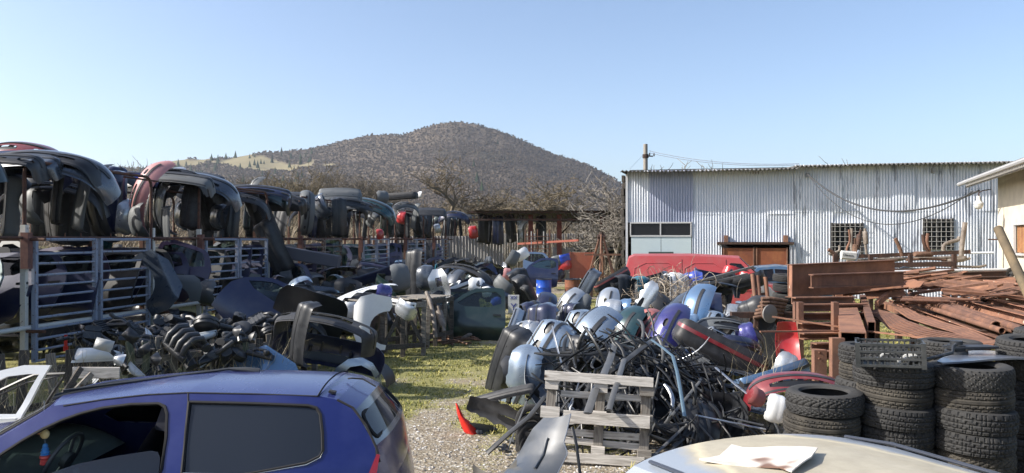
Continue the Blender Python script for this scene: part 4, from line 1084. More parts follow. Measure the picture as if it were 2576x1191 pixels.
def lib_bumper(key, half=1.22, bow=8, ca=.70, cl=.26, cd=78, h=.50, prof=(-.05, 0, .02, .0, .02, .0, -.05), holes=(), recess=None, strip=None, taper=.12, ragged=0, grille=None, seed=1):
    fn = bumper_map(half, bow, ca, cl, cd, prof, recess, h); r = random.Random(seed)
    ol = []
    n = 16
    for i in range(n + 1): s = -half + 2 * half * i / n; ol.append((s, (taper * .6 * max(0, abs(s) / half - .7) / .3 if True else 0) + (r.uniform(0, ragged) if ragged else 0)))
    for i in range(n + 1): s = half - 2 * half * i / n; ol.append((s, h - taper * max(0, (abs(s) / half - .62) / .38) ** 1.5 - (r.uniform(0, ragged) if ragged else 0)))
    parts = [('shell', panel(ol, [smoothpoly(q, 1) for q in holes], fn, .065, .006, smooth=55), None)]
    if strip:
        v0, v1, s1 = strip
        me = panel(rrect(-s1, v0, s1, v1, .02, 2), [], lambda s, v: fn(s, v, .012), .09, .014, smooth=45); parts.append(('trim_strip', me, M_dark()))
    if grille:
        g = MB(); (sa, sb, va, vb, k) = grille
        for i in range(k):
            v = va + (vb - va) * (i + .5) / k; g.tube([fn(sa + (sb - sa) * q / 10, v, -.02) for q in range(11)], .008, 4)
        parts.append(('grille', g.mesh('grille', 60), M_black()))
        tagstuff.add(parts[-1][1].name)
    if half > 1:
        lp = MB()
        for sg in (-1, 1):
            lp.box(.05, .09, .10, fn(sg * ca * .75, h * .5, -.06)).box(.03, .05, .16, fn(sg * ca * .35, h * .62, -.05))
        parts.append(('bracket', lp.mesh('bracket'), M_black()))
        parts.append(('lower_lip', panel(rrect(-half * .93, .02, half * .93, .05, .012, 1), [], lambda s, v: fn(s, v, .01), .16, .01, smooth=30), M_dark()))
    for q in holes[:3]:
        parts.append(('grille_hole_shade', panel(smoothpoly(q, 1), [], lambda s, v: fn(s, v, -.03), .12, .004), M_black()))  # black backing sheets paint the dark seen through the openings
    lib(key, parts)
tagstuff = set()
rc = lambda a, b, c, d: [(a, b), (c, b), (c, d), (a, d)]
lib_bumper('b_rear', recess=(.28, .17, .30, .025), strip=(.30, .37, 1.05))
lib_bumper('b_front', bow=12, h=.52, holes=[rc(-.42, .07, .42, .19), rc(-.86, .08, -.60, .20), rc(.60, .08, .86, .20)], strip=(.28, .345, 1.0), grille=(-.42, .42, .07, .19, 4))
lib_bumper('b_open', bow=14, h=.62, prof=(-.08, -.01, .03, .03, .02, -.01, -.05), holes=[rc(-.38, .38, .38, .55), rc(-.5, .09, .5, .27), rc(-.85, .14, -.62, .26), rc(.62, .14, .85, .26)], strip=(.295, .35, 1.1), taper=.06, seed=3)
lib_bumper('b_old', half=1.12, bow=5, ca=.7, cl=.22, cd=80, h=.30, prof=(-.06, 0, .015, -.008, .015, 0, -.03), strip=(.12, .19, 1.0), taper=.04)
lib_bumper('b_tall', bow=10, h=.66, prof=(-.10, -.03, -.03, .02, .03, -.02, -.02), recess=(.3, .36, .5, .02), strip=(.20, .225, 1.1), taper=.08)
lib_bumper('b_wide', half=1.3, bow=16, ca=.5, cl=.7, cd=62, h=.55, prof=(-.07, 0, .02, .03, .01, -.05), holes=[rc(-.6, .07, .6, .23)], strip=(.30, .36, 1.0), seed=5, taper=.08)
lib_bumper('b_round', half=1.25, bow=20, ca=.4, cl=.8, cd=60, h=.58, prof=(-.12, -.02, .03, .035, 0, -.07), holes=[rc(-.30, .16, .30, .28), rc(-.7, .2, -.55, .28), rc(.55, .2, .7, .28)], strip=(.33, .38, .95), taper=.12)
lib_bumper('b_ribbed', half=1.15, bow=8, h=.42, prof=(-.05, .01, -.01, .012, -.01, .012, -.01, .012, -.03), taper=.08)
lib_bumper('b_broken', half=.85, bow=12, h=.5, ragged=.09, holes=[rc(-.3, .12, .2, .24)], seed=9)
lib_bumper('b_half', half=.55, bow=14, ca=.15, cl=.35, cd=70, h=.55, ragged=.04, prof=(-.06, .0, .03, .01, .02, -.04), seed=11)
lib_bumper('b_end', half=.40, bow=14, ca=.02, cl=.42, cd=75, h=.50, ragged=.02, prof=(-.05, .02, .0, .02, -.05), seed=12, taper=.2)
BK = ['b_rear', 'b_front', 'b_open', 'b_old', 'b_tall', 'b_wide', 'b_round', 'b_ribbed']

# doors
def lib_door(key, L=1.12, rear=False, seed=0):
    r = random.Random(seed)
    bow = lambda x, z: (x, -.07 * math.cos(min(1, max(0, z / .62)) * math.pi - math.pi / 2) if z < .62 else -.0 + .32 * (z - .62), z)
    if not rear: ol = [(0, 0.02), (L - .02, 0), (L + .02, .35), (L, .62), (L - .03, .98), (L - .1, 1.04), (.62, 1.03), (.40, .96), (.02, .66), (-.02, .3)]; ho = [(.12, .67), (L - .08, .67), (L - .10, .96), (.64, .96), (.46, .91)]
    else: ol = [(0, 0), (L - .32, .02), (L - .1, .32), (L, .62), (L - .16, .93), (L - .3, 1.0), (.02, 1.02), (-.01, .62)]; ho = [(.07, .67), (L - .14, .67), (L - .24, .90), (L - .34, .94), (.08, .95)]
    cxm = L / 2
    f = lambda x, z: (x - cxm, bow(x, z)[1], z - .5)
    ol = smoothpoly(ol, 1)
    sk = panel(ol, [smoothpoly(ho, 1)], f, .09, .035, smooth=45)
    gl = panel(smoothpoly(ho, 1), [], lambda x, z: (x - cxm, bow(x, z)[1] + .015, z - .5), .25, .004)
    hb = MB().bar((L - .22 - cxm, -.085, .03), (L - .07 - cxm, -.085, .03), .025, .03)
    lib(key, [('door_skin', sk, None), ('window', gl, GLASS), ('handle', hb.mesh('handle'), M_black())])
lib_door('d_front'); lib_door('d_rear', .98, True)
# bonnet, wing, tailgate, wheel arch liner, seat, mirror...
lib('bonnet', [('skin', panel(smoothpoly([(-.68, 0), (.68, 0), (.72, .5), (.66, .95), (.3, 1.04), (-.3, 1.04), (-.66, .95), (-.72, .5)], 1), [], lambda x, y: (x, -.10 * (1 - (x / .72) ** 2) - .04 * math.cos(abs(x) * 7) * .4, y - .5), .1, .02), None)])
def fendermap(x, z): return (x - .5, -.07 * math.cos((z - .35) * 3.2) - (.09 * max(0, (z - .62) / .1)) * -1 if z > .62 else -.07 * math.cos((z - .35) * 3.2), z - .35)
archpts = [(.42 + .33 * math.cos(math.pi * k / 10), .04 + .35 * math.sin(math.pi * k / 10)) for k in range(11)]
lib('wing', [('skin', panel([(.85, 0), (1.02, .03), (1.06, .4), (.98, .62), (.80, .72), (.3, .70), (.02, .56), (-.02, .3), (.0, .05)] + list(reversed(archpts)), [], fendermap, .07, .012), None)])
lib('arch', [('liner', MB().grid(14, 5, lambda u, v: Vector((.36 * math.cos(math.pi * u), (v - .5) * .26, .36 * math.sin(math.pi * u) - .15 - .05 * (v - .5) ** 2))).mesh('arch', 60), None)])
lib('tailgate', [('skin', panel(smoothpoly([(-.58, 0), (.58, 0), (.64, .45), (.5, 1.0), (.35, 1.06), (-.35, 1.06), (-.5, 1.0), (-.64, .45)], 1), [smoothpoly([(-.5, .5), (.5, .5), (.4, .95), (-.4, .95)], 1)], lambda x, y: (x, -.06 * (1 - (x / .64) ** 2) + .25 * max(0, y - .5), y - .5), .1, .03), None),
                 ('window', panel(smoothpoly([(-.5, .5), (.5, .5), (.4, .95), (-.4, .95)], 1), [], lambda x, y: (x, -.05 * (1 - (x / .64) ** 2) + .25 * max(0, y - .5), y - .5), .2, .004), GLASS)])
def ribs(mb, x0, x1, n, rad, M=Matrix.Identity(4)):
    prof = []
    for i in range(n * 2 + 1): prof.append((rad * (1 if i % 2 else .86), x0 + (x1 - x0) * i / (2 * n)))
    mb.lathe(prof, 12, M)
# engine bay plastics
am = MB(); am.lathe([(0, .07), (.12, .065), (.15, .045), (.155, 0), (.15, -.05), (.12, -.07), (0, -.07)], 22); am.lathe([(.156, .012), (.165, .01), (.165, -.006), (.156, -.008)], 22); am.tube([(.12, 0, 0), (.22, .03, .0), (.30, .10, .02), (.34, .2, .03)], [.04, .036, .036, .04], 10)
for k in range(6): am.box(.02, .03, .03, (.155 * math.cos(k * 1.047), .155 * math.sin(k * 1.047), 0), Matrix.Rotation(k * 1.047, 3, 'Z'))
lib('round_filter', [('housing', am.mesh('housing', 40), M_dark())])
am = MB(); am.cbox(.34, .22, .10, (0, 0, -.05), c=.02); am.cbox(.33, .21, .07, (0, 0, .045), c=.02)
for k in range(5): am.box(.01, .19, .02, (-.12 + .06 * k, 0, .085))
am.tube([(.15, 0, .03), (.24, 0, .05), (.30, .06, .06), (.38, .1, .04)], [.035, .035, .032, .035], 10); ribs(am, 0, .1, 4, .04, Matrix.Translation((.38, .1, .04)) @ Matrix.Rotation(R(80), 4, 'Y'))
lib('air_box', [('housing', am.mesh('housing', 40), M_dark())])
am = MB()
for k in range(4): 
    x = -.15 + .10 * k; am.tube([(x, -.14, -.06), (x, -.08, .05), (x, .02, .10), (x, .12, .06), (x, .15, -.03)], .036, 9)
am.cbox(.44, .10, .10, (0, .14, -.05), c=.03); am.cbox(.44, .04, .08, (0, -.15, -.07), c=.01)
lib('intake', [('manifold', am.mesh('manifold', 45), M_dark())])
am = MB(); ribs(am, -.16, .02, 6, .055, Matrix.Rotation(R(90), 4, 'Y')); am.tube([(.02, 0, 0), (.10, 0, 0), (.18, .03, .05), (.22, .03, .15)], [.055, .055, .05, .052], 12, caps=False); am.tube([(-.26, 0, 0), (-.16, 0, 0)], .05, 12, caps=False)
lib('duct', [('hose', am.mesh('hose', 40), M_black())])
am = MB(); am.cbox(.5, .16, .09, (0, 0, 0), Matrix.Rotation(R(8), 3, 'Z'), c=.03); am.tube([(-.2, 0, .03), (-.1, .02, .09), (.08, .03, .1), (.2, .05, .04)], .03, 8); am.lathe([(.05, 0), (.06, .05), (.05, .08), (0, .085)], 14, Matrix.Translation((.12, -.02, .04)))
lib('engine_cover', [('cover', am.mesh('cover', 40), M_dark())])
am = MB(); 
am.grid(12, 8, lambda u, v: Vector(((u - .5) * .46, -.09 * math.sin(math.pi * u) ** .6 * math.sin(math.pi * min(1, v * 1.02)) ** .5, (v - .5) * (.20 - .09 * u))))
lm2 = MB().grid(12, 6, lambda u, v: Vector(((u - .5) * .44, -.03 + .13 * math.sin(math.pi * u) ** .6 * math.sin(math.pi * v), (.5 - v) * (.18 - .08 * u))))
lib('headlamp', [('lens', am.mesh('lens', 60), simple('lamp_lens', (.52, .55, .56), .12, .1, .1)), ('housing', lm2.mesh('housing', 60), M_black())])
am = MB(); am.grid(10, 8, lambda u, v: Vector(((u - .5) * .24, -.09 * math.sin(math.pi * u) ** .7 * math.sin(math.pi * v) ** .7, (v - .5) * .17))); 
lib('mirror', [('cover', am.mesh('cover', 60), None), ('glass', MB().box(.2, .008, .14, (0, .0, 0)).mesh('glass'), simple('mirror', (.5, .6, .65), .05, 1.0, .0)), ('arm', MB().tube([(.1, .02, -.05), (.18, .04, -.09)], .03, 8).mesh('arm', 40), M_black())])
# panels of dashboard / inner trim
lib('inner_trim', [('panel', panel(smoothpoly([(-.5, -.28), (.45, -.3), (.52, .1), (.2, .28), (-.45, .24)], 1), [rc(-.25, -.1, .0, .06)], lambda x, z: (x, .05 * math.sin(x * 8) + .04 * math.cos(z * 11), z), .08, .012), None)])
# windscreen
lib('windscreen', [('glass_sheet', panel(smoothpoly([(-.68, -.38), (.68, -.38), (.54, .36), (-.54, .36)], 1), [], lambda x, z: (x, .14 * x * x, z), .15, .006), glassy('green_glass', (.42, .58, .52), .25))])
for k, parts in LIB.items():
    for (pn, me, mt) in parts: me.name = k + '_' + pn

def bumper(key, loc, col, label, p='S', yaw=0, roll=0, pitch=0, s=1.0, strip=None, group=None, cat='bumper', name=None):
    c = {0: C(col)}
    if strip: c[1] = C(strip)
    t = make(name, key, label, cat, pose(loc, p, yaw, roll, pitch, s), c, group)
    for ch in t.children:
        if ch.name.startswith('grille'): ch['kind'] = 'stuff'
    return t

# ------------------------------------------------------------------ the storage racks on the left
E = Vector((.152, 1, 0)).normalized(); NB = Vector((-E.y, E.x, 0))           # along the row, towards its back
def RP(d, back=0.0, z=0.0): return Vector((-8.35 + .152 * (d - 13), d, 0)) + NB * back + Vector((0, 0, z))
RTUBE = rusty('rusty_tube', (.13, .060, .040), (.06, .034, .027), (.20, .09, .05), 8)
GATEM = rusty('grey_gate_paint', (.17, .085, .055), (.09, .05, .035), (.25, .12, .07), 6, .55, (.25, .285, .36), .40)
PIPEW = rusty('pale_pipe_paint', (.17, .085, .055), (.09, .05, .035), (.25, .12, .07), 6, .5, (.60, .58, .52), .36)
def arch_pts(d0, L, back, z0, z1, r=.22):
    a = RP(d0, back); q = E
    pts = [a + Vector((0, 0, z0)), a + Vector((0, 0, z1 - r))]
    for k in range(1, 6): t = math.pi / 2 * k / 5; pts.append(a + q * (r - r * math.cos(t)) + Vector((0, 0, z1 - r + r * math.sin(t))))
    b = a + q * L
    for k in range(0, 6): t = math.pi / 2 * k / 5; pts.append(b - q * (r - r * math.sin(t)) + Vector((0, 0, z1 - r + r * math.cos(t))))
    pts.append(b + Vector((0, 0, z0))); return pts
ORD = ['left edge', 'nearest', 'second', 'third', 'fourth', 'fifth', 'sixth', 'farthest']
frames = [(7.7, 3.4), (13.0, 3.5), (18.3, 3.5), (23.9, 3.3), (29.3, 3.4), (35.2, 3.3), (40.4, 2.8), (45.5, 3.0)]
PED = 2.38; TOPZ = 3.70
for i, (d0, L) in enumerate(frames):
    t = thing('storage_rack', f'{ORD[i]} rusty tube rack with barred gate leaves in the long row', 'rack', loc=RP(d0), group='racks of car parts along the yard')
    inv = Matrix.Translation(-RP(d0))
    def bl_(mb, nm, mat, sm=None, par=None):
        mb.v = [tuple(Vector(v) - RP(d0)) for v in mb.v]; return mb.build(nm, mat, par or t, smooth=sm)
    for back in (0, 1.5, 2.9):
        bl_(MB().tube(arch_pts(d0, L, back, PED - .35, TOPZ + (.0 if back == 0 else -.1)), .033, 7), 'arch_tube', RTUBE, 60)
        for dd in (0, L): bl_(MB().box(.09, .09, 2.6, RP(d0 + dd, back, 1.3)), 'post', PIPEW if (back == 0 and i in (1, 2)) else RUST)
    for z, m, rr in ((PED, RTUBE, .028), (.83, PIPEW if i < 4 else RTUBE, .045)):
        bl_(MB().tube([RP(d0 - 1.9, -.03, z), RP(d0 + L + .1, -.03, z)], rr, 7), 'long_rail', m, 60)
        bl_(MB().tube([RP(d0 - 1.9, 2.9, z), RP(d0 + L + .1, 2.9, z)], rr, 7), 'long_rail', RTUBE, 60)
    for dd in (0, L):
        for z in (.78, PED - .03): bl_(MB().tube([RP(d0 + dd, -.4, z), RP(d0 + dd, 3.2, z)], .03, 6), 'cross_rail', RTUBE, 60)
    bl_(MB().tube([RP(d0 - .3, .4, TOPZ + .02), RP(d0 + L + .5, .2, TOPZ - .05)], .022, 6), 'top_rail', RTUBE, 60)
    # two barred gate leaves across the front
    for g in range(2):
        a = d0 + .12 + g * 1.62; b = a + 1.48; zb = .22 if i < 3 else .3
        col = GATEM if i != 3 else rusty('brownish_gate', (.17, .085, .055), (.09, .05, .035), (.25, .12, .07), 6, .6, (.27, .25, .22), .52)
        fr_ = MB()
        for d_ in (a, b): fr_.box(.075, .075, PED - zb - .02, RP(d_, -.10, (PED + zb) / 2))
        fr_.tube([RP(a, -.10, PED - .03), RP(b, -.10, PED - .03)], .03, 6)
        leaf = bl_(fr_, 'gate_frame', col)
        for k in range(11):
            z = zb + .02 + (PED - .2 - zb) * k / 10.5
            bl_(MB().tube([RP(a + .04, -.10, z + rnd.uniform(-.008, .008)), RP(b - .04, -.10, z + rnd.uniform(-.008, .008))], .024, 6), 'gate_bar', col, 60, leaf)
        for k in range(3): bl_(MB().tube([RP(a + .3 + k * .4, -.1, PED), RP(a + .3 + k * .4, -.1, PED + .09)], .012, 5), 'hook', RTUBE, 60, leaf)
    bl_(MB().box(.13, .13, .62, RP(d0 - .02, -.06, PED - .22)), 'socket', rusty('rust_red_socket', (.22, .10, .08), (.1, .05, .04), (.3, .14, .1), 5), None)

# bumpers slung over the tops; a few placed from the photograph, the rest filled in
def rlab(col, what, where): return f'{col} {what} {where}'
HB = []
def hang(key, px, py, d, col, label, **k):
    f = 1.055 if d < 23 else 1.03; d = d * f + .1; k['s'] = k.get('s', 1.0) * (f - .02); return bumper(key, P(px, py, d), col, label, **k)
# nearest frame
hang('b_wide', 112, 440, 13.3, 'slate', 'huge slate grey bumper arching over the top of the nearest rack', p='S', yaw=4, roll=4, s=1.22, pitch=34)
hang('b_round', 30, 415, 14.2, 'dark red', 'dark maroon bumper nested behind the huge slate one at the left edge', p='S', yaw=-6, roll=-6, s=1.15, pitch=34)
hang('b_tall', 25, 432, 13.6, 'navy', 'dark blue bumper on the far left of the nearest rack top', p='S', yaw=8, s=1.1, pitch=34)
hang('b_wide', -90, 470, 13.2, 'charcoal', 'charcoal bumper cut by the left edge of the nearest rack', p='S', yaw=4, roll=-14, pitch=34)
hang('b_ribbed', 30, 520, 13.1, 'faded grey', 'rounded grey bumper end hanging left of the nearest gate frame', p='E', yaw=35, roll=3, s=.62)
hang('b_half', 78, 518, 13.0, 'faded grey', 'pale split bumper corner hanging behind the nearest arch tube', p='E', yaw=-30, roll=-12, s=.85)
hang('b_wide', 130, 505, 14.2, 'dusty black', 'broad black bumper seen from inside under the nearest arch', p='S', yaw=12, pitch=14, s=1.0)
hang('b_tall', 190, 520, 14.8, 'charcoal', 'charcoal bumper end hanging like a curtain under the nearest arch', p='E', yaw=25, roll=4, s=.9)
hang('b_tall', 150, 525, 15.2, 'dusty black', 'black bumper hanging on end in the middle of the nearest arch', p='E', yaw=-15, roll=-3, s=.85)
hang('b_half', 238, 492, 14.6, 'silver', 'silver bumper corner with a pointed lip facing the nearest arch', p='U', yaw=-50, roll=12, s=.9)
hang('b_rear', 290, 500, 16.2, 'navy', 'dark navy bumper hanging with ribbed black underside beside the nearest arch', p='E', yaw=40, roll=2, s=.8)
hang('b_rear', 300, 455, 17.4, 'bright blue', 'bright blue bumper lying on top behind the pink one', p='S', yaw=10, s=.8, pitch=34)
hang('b_round', 372, 500, 16.3, 'pink', 'faded pink bumper sloping down between the first two racks', p='E', yaw=-25, roll=22, s=.98)
hang('b_half', 318, 545, 16.2, 'silver', 'small silver bumper corner below the pink bumper', p='E', yaw=30, roll=25)
hang('b_half', 350, 555, 16.0, 'faded grey', 'pale grey corner piece hanging under the pink bumper', p='E', yaw=-35, roll=-14)
hang('b_ribbed', 275, 575, 16.4, 'dark teal', 'dark teal bumper end hanging low beside the nearest gate', p='E', yaw=25, roll=8, s=.55)
# between first and second
hang('b_wide', 482, 478, 18.0, 'slate', 'big slate bumper with moulded lines arching over the second rack', p='S', yaw=8, roll=5, s=1.16, strip='charcoal', pitch=34)
hang('b_open', 470, 468, 18.8, 'charcoal', 'charcoal bumper nested behind the big slate one over the second rack', p='S', yaw=-6, roll=2, s=1.1, pitch=34)
hang('b_round', 420, 505, 17.6, 'silver', 'dull silver bumper end hanging left of the second rack', p='E', yaw=-35, roll=12, s=.9)
hang('b_ribbed', 425, 575, 17.2, 'faded grey', 'faded grey bumper end hanging low between the first two racks', p='E', yaw=-20, roll=-4, s=.6)
hang('b_half', 462, 540, 18.2, 'slate', 'slate corner piece with two grooves left of the second arch', p='E', yaw=-35, roll=18)
hang('b_half', 548, 545, 18.7, 'slate', 'light slate corner piece hanging inside the second arch', p='E', yaw=-30, roll=12, s=.85)
hang('b_tall', 515, 560, 19.4, 'dusty black', 'black bumper hanging on end inside the second arch', p='E', yaw=15, roll=4, s=.8)
hang('b_wide', 585, 520, 20.0, 'charcoal', 'charcoal bumper turned inside out under the second arch', p='S', yaw=20, pitch=20)
hang('b_tall', 560, 500, 20.6, 'charcoal', 'large dark bumper forming the back of the second arch', p='S', yaw=5, s=1.1, pitch=34)
hang('b_round', 640, 500, 21.2, 'faded grey', 'rounded grey bumper end at the right corner of the second arch', p='E', yaw=-40, roll=10, s=.7)
hang('b_open', 665, 560, 21.0, 'dusty black', 'black bumper hanging slanted right of the second arch', p='E', yaw=20, roll=-22, s=.95)
hang('b_tall', 690, 620, 20.6, 'charcoal', 'long dark bumper slanting down past the end of the second gate', p='E', yaw=10, roll=-25, s=.9)
hang('b_old', 705, 520, 22.4, 'charcoal', 'narrow dark bumper spanning between the second and third arches', p='U', yaw=15, s=1.0)
# third
hang('b_round', 770, 535, 23.7, 'faded grey', 'grey bumper shell hanging left of the third arch', p='E', yaw=25, roll=4, s=.8)
hang('b_half', 808, 520, 24.0, 'slate', 'slate blue bumper corner draped over the third arch', p='E', yaw=-30, roll=-30, s=1.1)
hang('b_tall', 850, 548, 24.4, 'black', 'black squared bumper end hanging inside the third arch', p='E', yaw=35, s=.75)
hang('b_wide', 800, 545, 25.0, 'dusty black', 'dark bumper seen from behind in the third arch', p='S', yaw=12, pitch=10)
hang('b_tall', 855, 497, 27.0, 'faded grey', 'grey bumper with snow white underside lying on the third rack top', p='U', yaw=10, pitch=-40, s=.9)
hang('b_open', 885, 520, 26.6, 'charcoal', 'dark bumper with grille lying on top right of the third arch', p='S', yaw=30, roll=8, s=.9, pitch=34)
hang('b_wide', 925, 527, 28.2, 'dark teal', 'dark teal bumper swooping over the gap before the fourth arch', p='S', yaw=-12, roll=12, s=1.12, strip='charcoal', pitch=34)
hang('b_half', 935, 555, 29.0, 'faded grey', 'angular pale grey bracket shaped corner inside the fourth arch', p='E', yaw=-30, roll=25, s=.8)
hang('b_old', 1000, 495, 33.0, 'dusty black', 'long dark bumper lying flat on top of the racks with raised torn end', p='U', yaw=-12, roll=-3, s=1.05)
hang('b_end', 962, 497, 32.0, 'faded grey', 'upright pale bumper corner standing on the fourth rack', p='E', yaw=30, s=1.1)
hang('b_end', 1056, 490, 33.5, 'white', 'torn white bumper tip pointing up above the fourth rack', p='E', yaw=-40, s=.55)
hang('b_half', 1010, 548, 32.0, 'red', 'bright red bumper corner hanging right of the fourth arch', p='E', yaw=-20, roll=10, s=.75)
hang('b_round', 1025, 525, 33.5, 'faded grey', 'grey rounded bumper over the fourth arch end', p='S', yaw=40, roll=10, s=.75, pitch=34)
hang('b_ribbed', 1045, 545, 34.5, 'faded grey', 'ribbed grey bumper end hanging left of the fifth arch', p='E', yaw=-25, roll=14, s=.7)
hang('b_tall', 1080, 540, 36.0, 'charcoal', 'charcoal bumper saddled over the fifth arch', p='S', yaw=6, s=.95, pitch=34)
hang('b_half', 1100, 575, 37.0, 'silver', 'torn silver bumper fragment hanging under the fifth arch', p='E', yaw=10, roll=-15, s=.6)
hang('b_round', 1140, 548, 39.0, 'navy', 'dark navy bumper over the gap before the sixth arch', p='S', yaw=-10, s=.95, pitch=34)
hang('b_half', 955, 590, 29.5, 'red', 'red torn bumper piece low under the fourth arch', p='E', yaw=30, roll=-5, s=.55)
# far cluster up to the canopy
for k, (px, py, d, col, key, lab) in enumerate([
    (1190, 585, 42, 'red', 'b_half', 'red and white striped corner hanging beyond the sixth arch'), (1212, 575, 43, 'charcoal', 'b_tall', 'charcoal bumper end hanging first in the far line'),
    (1228, 578, 43.4, 'black', 'b_rear', 'black bumper end hanging second in the far line'), (1252, 580, 43, 'navy', 'b_tall', 'glossy navy bumper end hanging third in the far line'),
    (1283, 575, 43, 'dusty black', 'b_open', 'wide black bumper hanging in the middle of the far line'), (1312, 578, 43.5, 'silver', 'b_rear', 'silver bumper end at the right of the far line'),
    (1338, 568, 43, 'white', 'b_round', 'white bumper arched over the last frame under the canopy'), (1362, 578, 43.4, 'charcoal', 'b_tall', 'dark bumper end last on the right of the far line'),
    (1270, 560, 44.5, 'slate', 'b_old', 'slate bumper lying flat above the far line')]):
    bumper(key, P(px, py, d), col, lab, p='E' if key in ('b_tall', 'b_rear', 'b_half', 'b_open') else 'S', yaw=rnd.uniform(-35, 35), roll=rnd.uniform(-8, 8), s=.95)
fills = ['charcoal', 'black', 'dusty black', 'charcoal', 'black', 'navy', 'faded grey', 'dusty black', 'charcoal', 'dark green', 'slate', 'black']
for i, (d0, L) in enumerate(frames):
    n = 22 if i == 0 else 16 if i < 5 else 14
    for k in range(n):
        d = d0 - .8 + (L + 1.9) * (k + rnd.random() * .6) / n; back = rnd.choice([.35, .7, 1.3, 2.0, 2.7]); col = rnd.choice(fills)
        p_ = rnd.choice(['S', 'S', 'E', 'E', 'E'])
        z = TOPZ - .12 + rnd.uniform(-.1, .12) if p_ == 'S' else PED + .68 + rnd.uniform(-.15, .25)
        bumper(rnd.choice(BK), RP(d, back, z), col, f'{col} bumper {"saddled" if p_ == "S" else "hanging on end"} deep in the {ORD[i]} rack', p=p_, yaw=rnd.uniform(-30, 30), roll=rnd.uniform(-12, 12), pitch=rnd.uniform(5, 40) if p_ == 'S' else rnd.uniform(-10, 10), s=rnd.uniform(.68, .88) if p_ == 'E' else rnd.uniform(.85, 1.05), group=f'bumpers packed deep in the {ORD[i]} rack')
# doors stored like books behind the gates
dcols = ['navy', 'charcoal', 'dark green', 'navy', 'navy', 'dusty black', 'plum', 'dark teal', 'charcoal', 'slate', 'black']
for i, (d0, L) in enumerate(frames):
    n = 8 if i < 4 else 5
    for k in range(n):
        for back in ((.55, 1.2, 2.1) if i < 4 else (.75, 2.1)):
            d = d0 - 1.3 + (L + 1.7) * k / n + rnd.uniform(0, .15); col = rnd.choice(dcols)
            M = Matrix.Translation(RP(d, back + rnd.uniform(-.1, .1), .88 + .62)) @ Matrix.Rotation(R(rnd.uniform(-9, 9)), 4, 'Z') @ Matrix.Rotation(R(rnd.uniform(-5, 5)), 4, 'Y') @ Matrix.Rotation(R(rnd.uniform(-14, -4)), 4, 'X') @ Matrix.Scale(1.32, 4)
            make('car_door', rnd.choice(['d_front', 'd_rear']), f'{col} car door stored upright on the shelf of the {ORD[i]} rack', 'car door', M, {0: C(col)}, group=f'car doors stored upright in the {ORD[i]} rack')
    for k in range(12 if i < 3 else 6 if i < 5 else 3):
        d = d0 - 1.2 + (L + 1.4) * rnd.random(); col = rnd.choice(['charcoal', 'black', 'dusty black', 'navy', 'slate'])
        bumper(rnd.choice(BK), RP(d, rnd.uniform(.1, 2.4), rnd.uniform(.18, .6)), col, f'{col} bumper on the ground under the shelf of the {ORD[i]} rack', p=rnd.choice(['S', 'U', 'U']), yaw=rnd.uniform(-60, 60), roll=rnd.uniform(-10, 10), s=.85, group=f'bumpers lying under the {ORD[i]} rack')
def door(key, px, py, d, col, label, yaw=0, roll=0, pitch=-6, s=1.15):
    M = Matrix.Translation(P(px, py, d)) @ Matrix.Rotation(R(yaw), 4, 'Z') @ Matrix.Rotation(R(roll), 4, 'Y') @ Matrix.Rotation(R(pitch), 4, 'X') @ Matrix.Scale(s, 4)
    return make('car_door', key, label, 'car door', M, {0: C(col)})
door('d_front', 150, 715, 15.3, 'navy', 'navy car door with clear window behind the nearest gate leaf', yaw=4, s=1.45)
door('d_rear', 20, 700, 14.4, 'charcoal', 'dark door with a pale latch plate left of the nearest gate', yaw=-20, roll=20, s=1.3)
door('d_rear', 452, 690, 17.9, 'plum', 'plum coloured rear door with bluish window between the first two racks', yaw=3, roll=16, s=1.45)
door('d_rear', 300, 700, 17.2, 'charcoal', 'charcoal door behind the second leaf of the nearest gate', yaw=5, s=1.4)
door('d_front', 560, 660, 21.3, 'silver', 'silver door tilted behind the second gate', yaw=10, roll=-20, s=1.2)
door('d_front', 645, 665, 23, 'steel blue', 'pale blue door edge behind the right leaf of the second gate', yaw=-10, roll=10)
door('d_rear', 730, 720, 22.0, 'navy', 'dark blue panel leaning between the second and third gates', yaw=0, s=1.35)
make('wing_panel', 'wing', 'light grey wing panel leaning upright beside the plum door', 'wing panel', pose(P(392, 705, 16.0), 'U', yaw=-12, roll=62, s=1.25), {0: C('slate')})
make('wing_panel', 'wing', 'pale curved panel end standing beside the post of the second rack', 'wing panel', pose(P(455, 725, 16.6), 'U', yaw=10, roll=4, s=.8), {0: C('faded grey')})
bumper('b_end', P(520, 738, 17.4), 'faded grey', 'ribbed beige bumper end behind the post of the second rack', p='E', yaw=-20, s=1.1)
make('windscreen', 'windscreen', 'greenish windscreen glass leaning behind the third gate', 'windscreen', pose(P(845, 640, 27), 'U', yaw=20, roll=70, pitch=-8), None)
rw = thing('plastic_tag', 'small bright red plastic tag hanging low on the nearest gate', 'tag', loc=P(166, 858, 13.6))
MB().box(.05, .02, .22, (0, 0, 0)).box(.075, .03, .09, (0, 0, -.14)).build('tag', simple('signal_red', (.75, .03, .02), .4), rw)
bd = thing('folded_sheet', 'dark flat panel lying across the rail between the second and third gates', 'panel', Matrix.Translation(P(745, 640, 22.5)) @ Matrix.Rotation(R(10), 4, 'Y'))
MB().cbox(2.6, .4, .35, c=.02).build('panel', simple('dull_purple_grey', (.10, .10, .12), .7), bd)
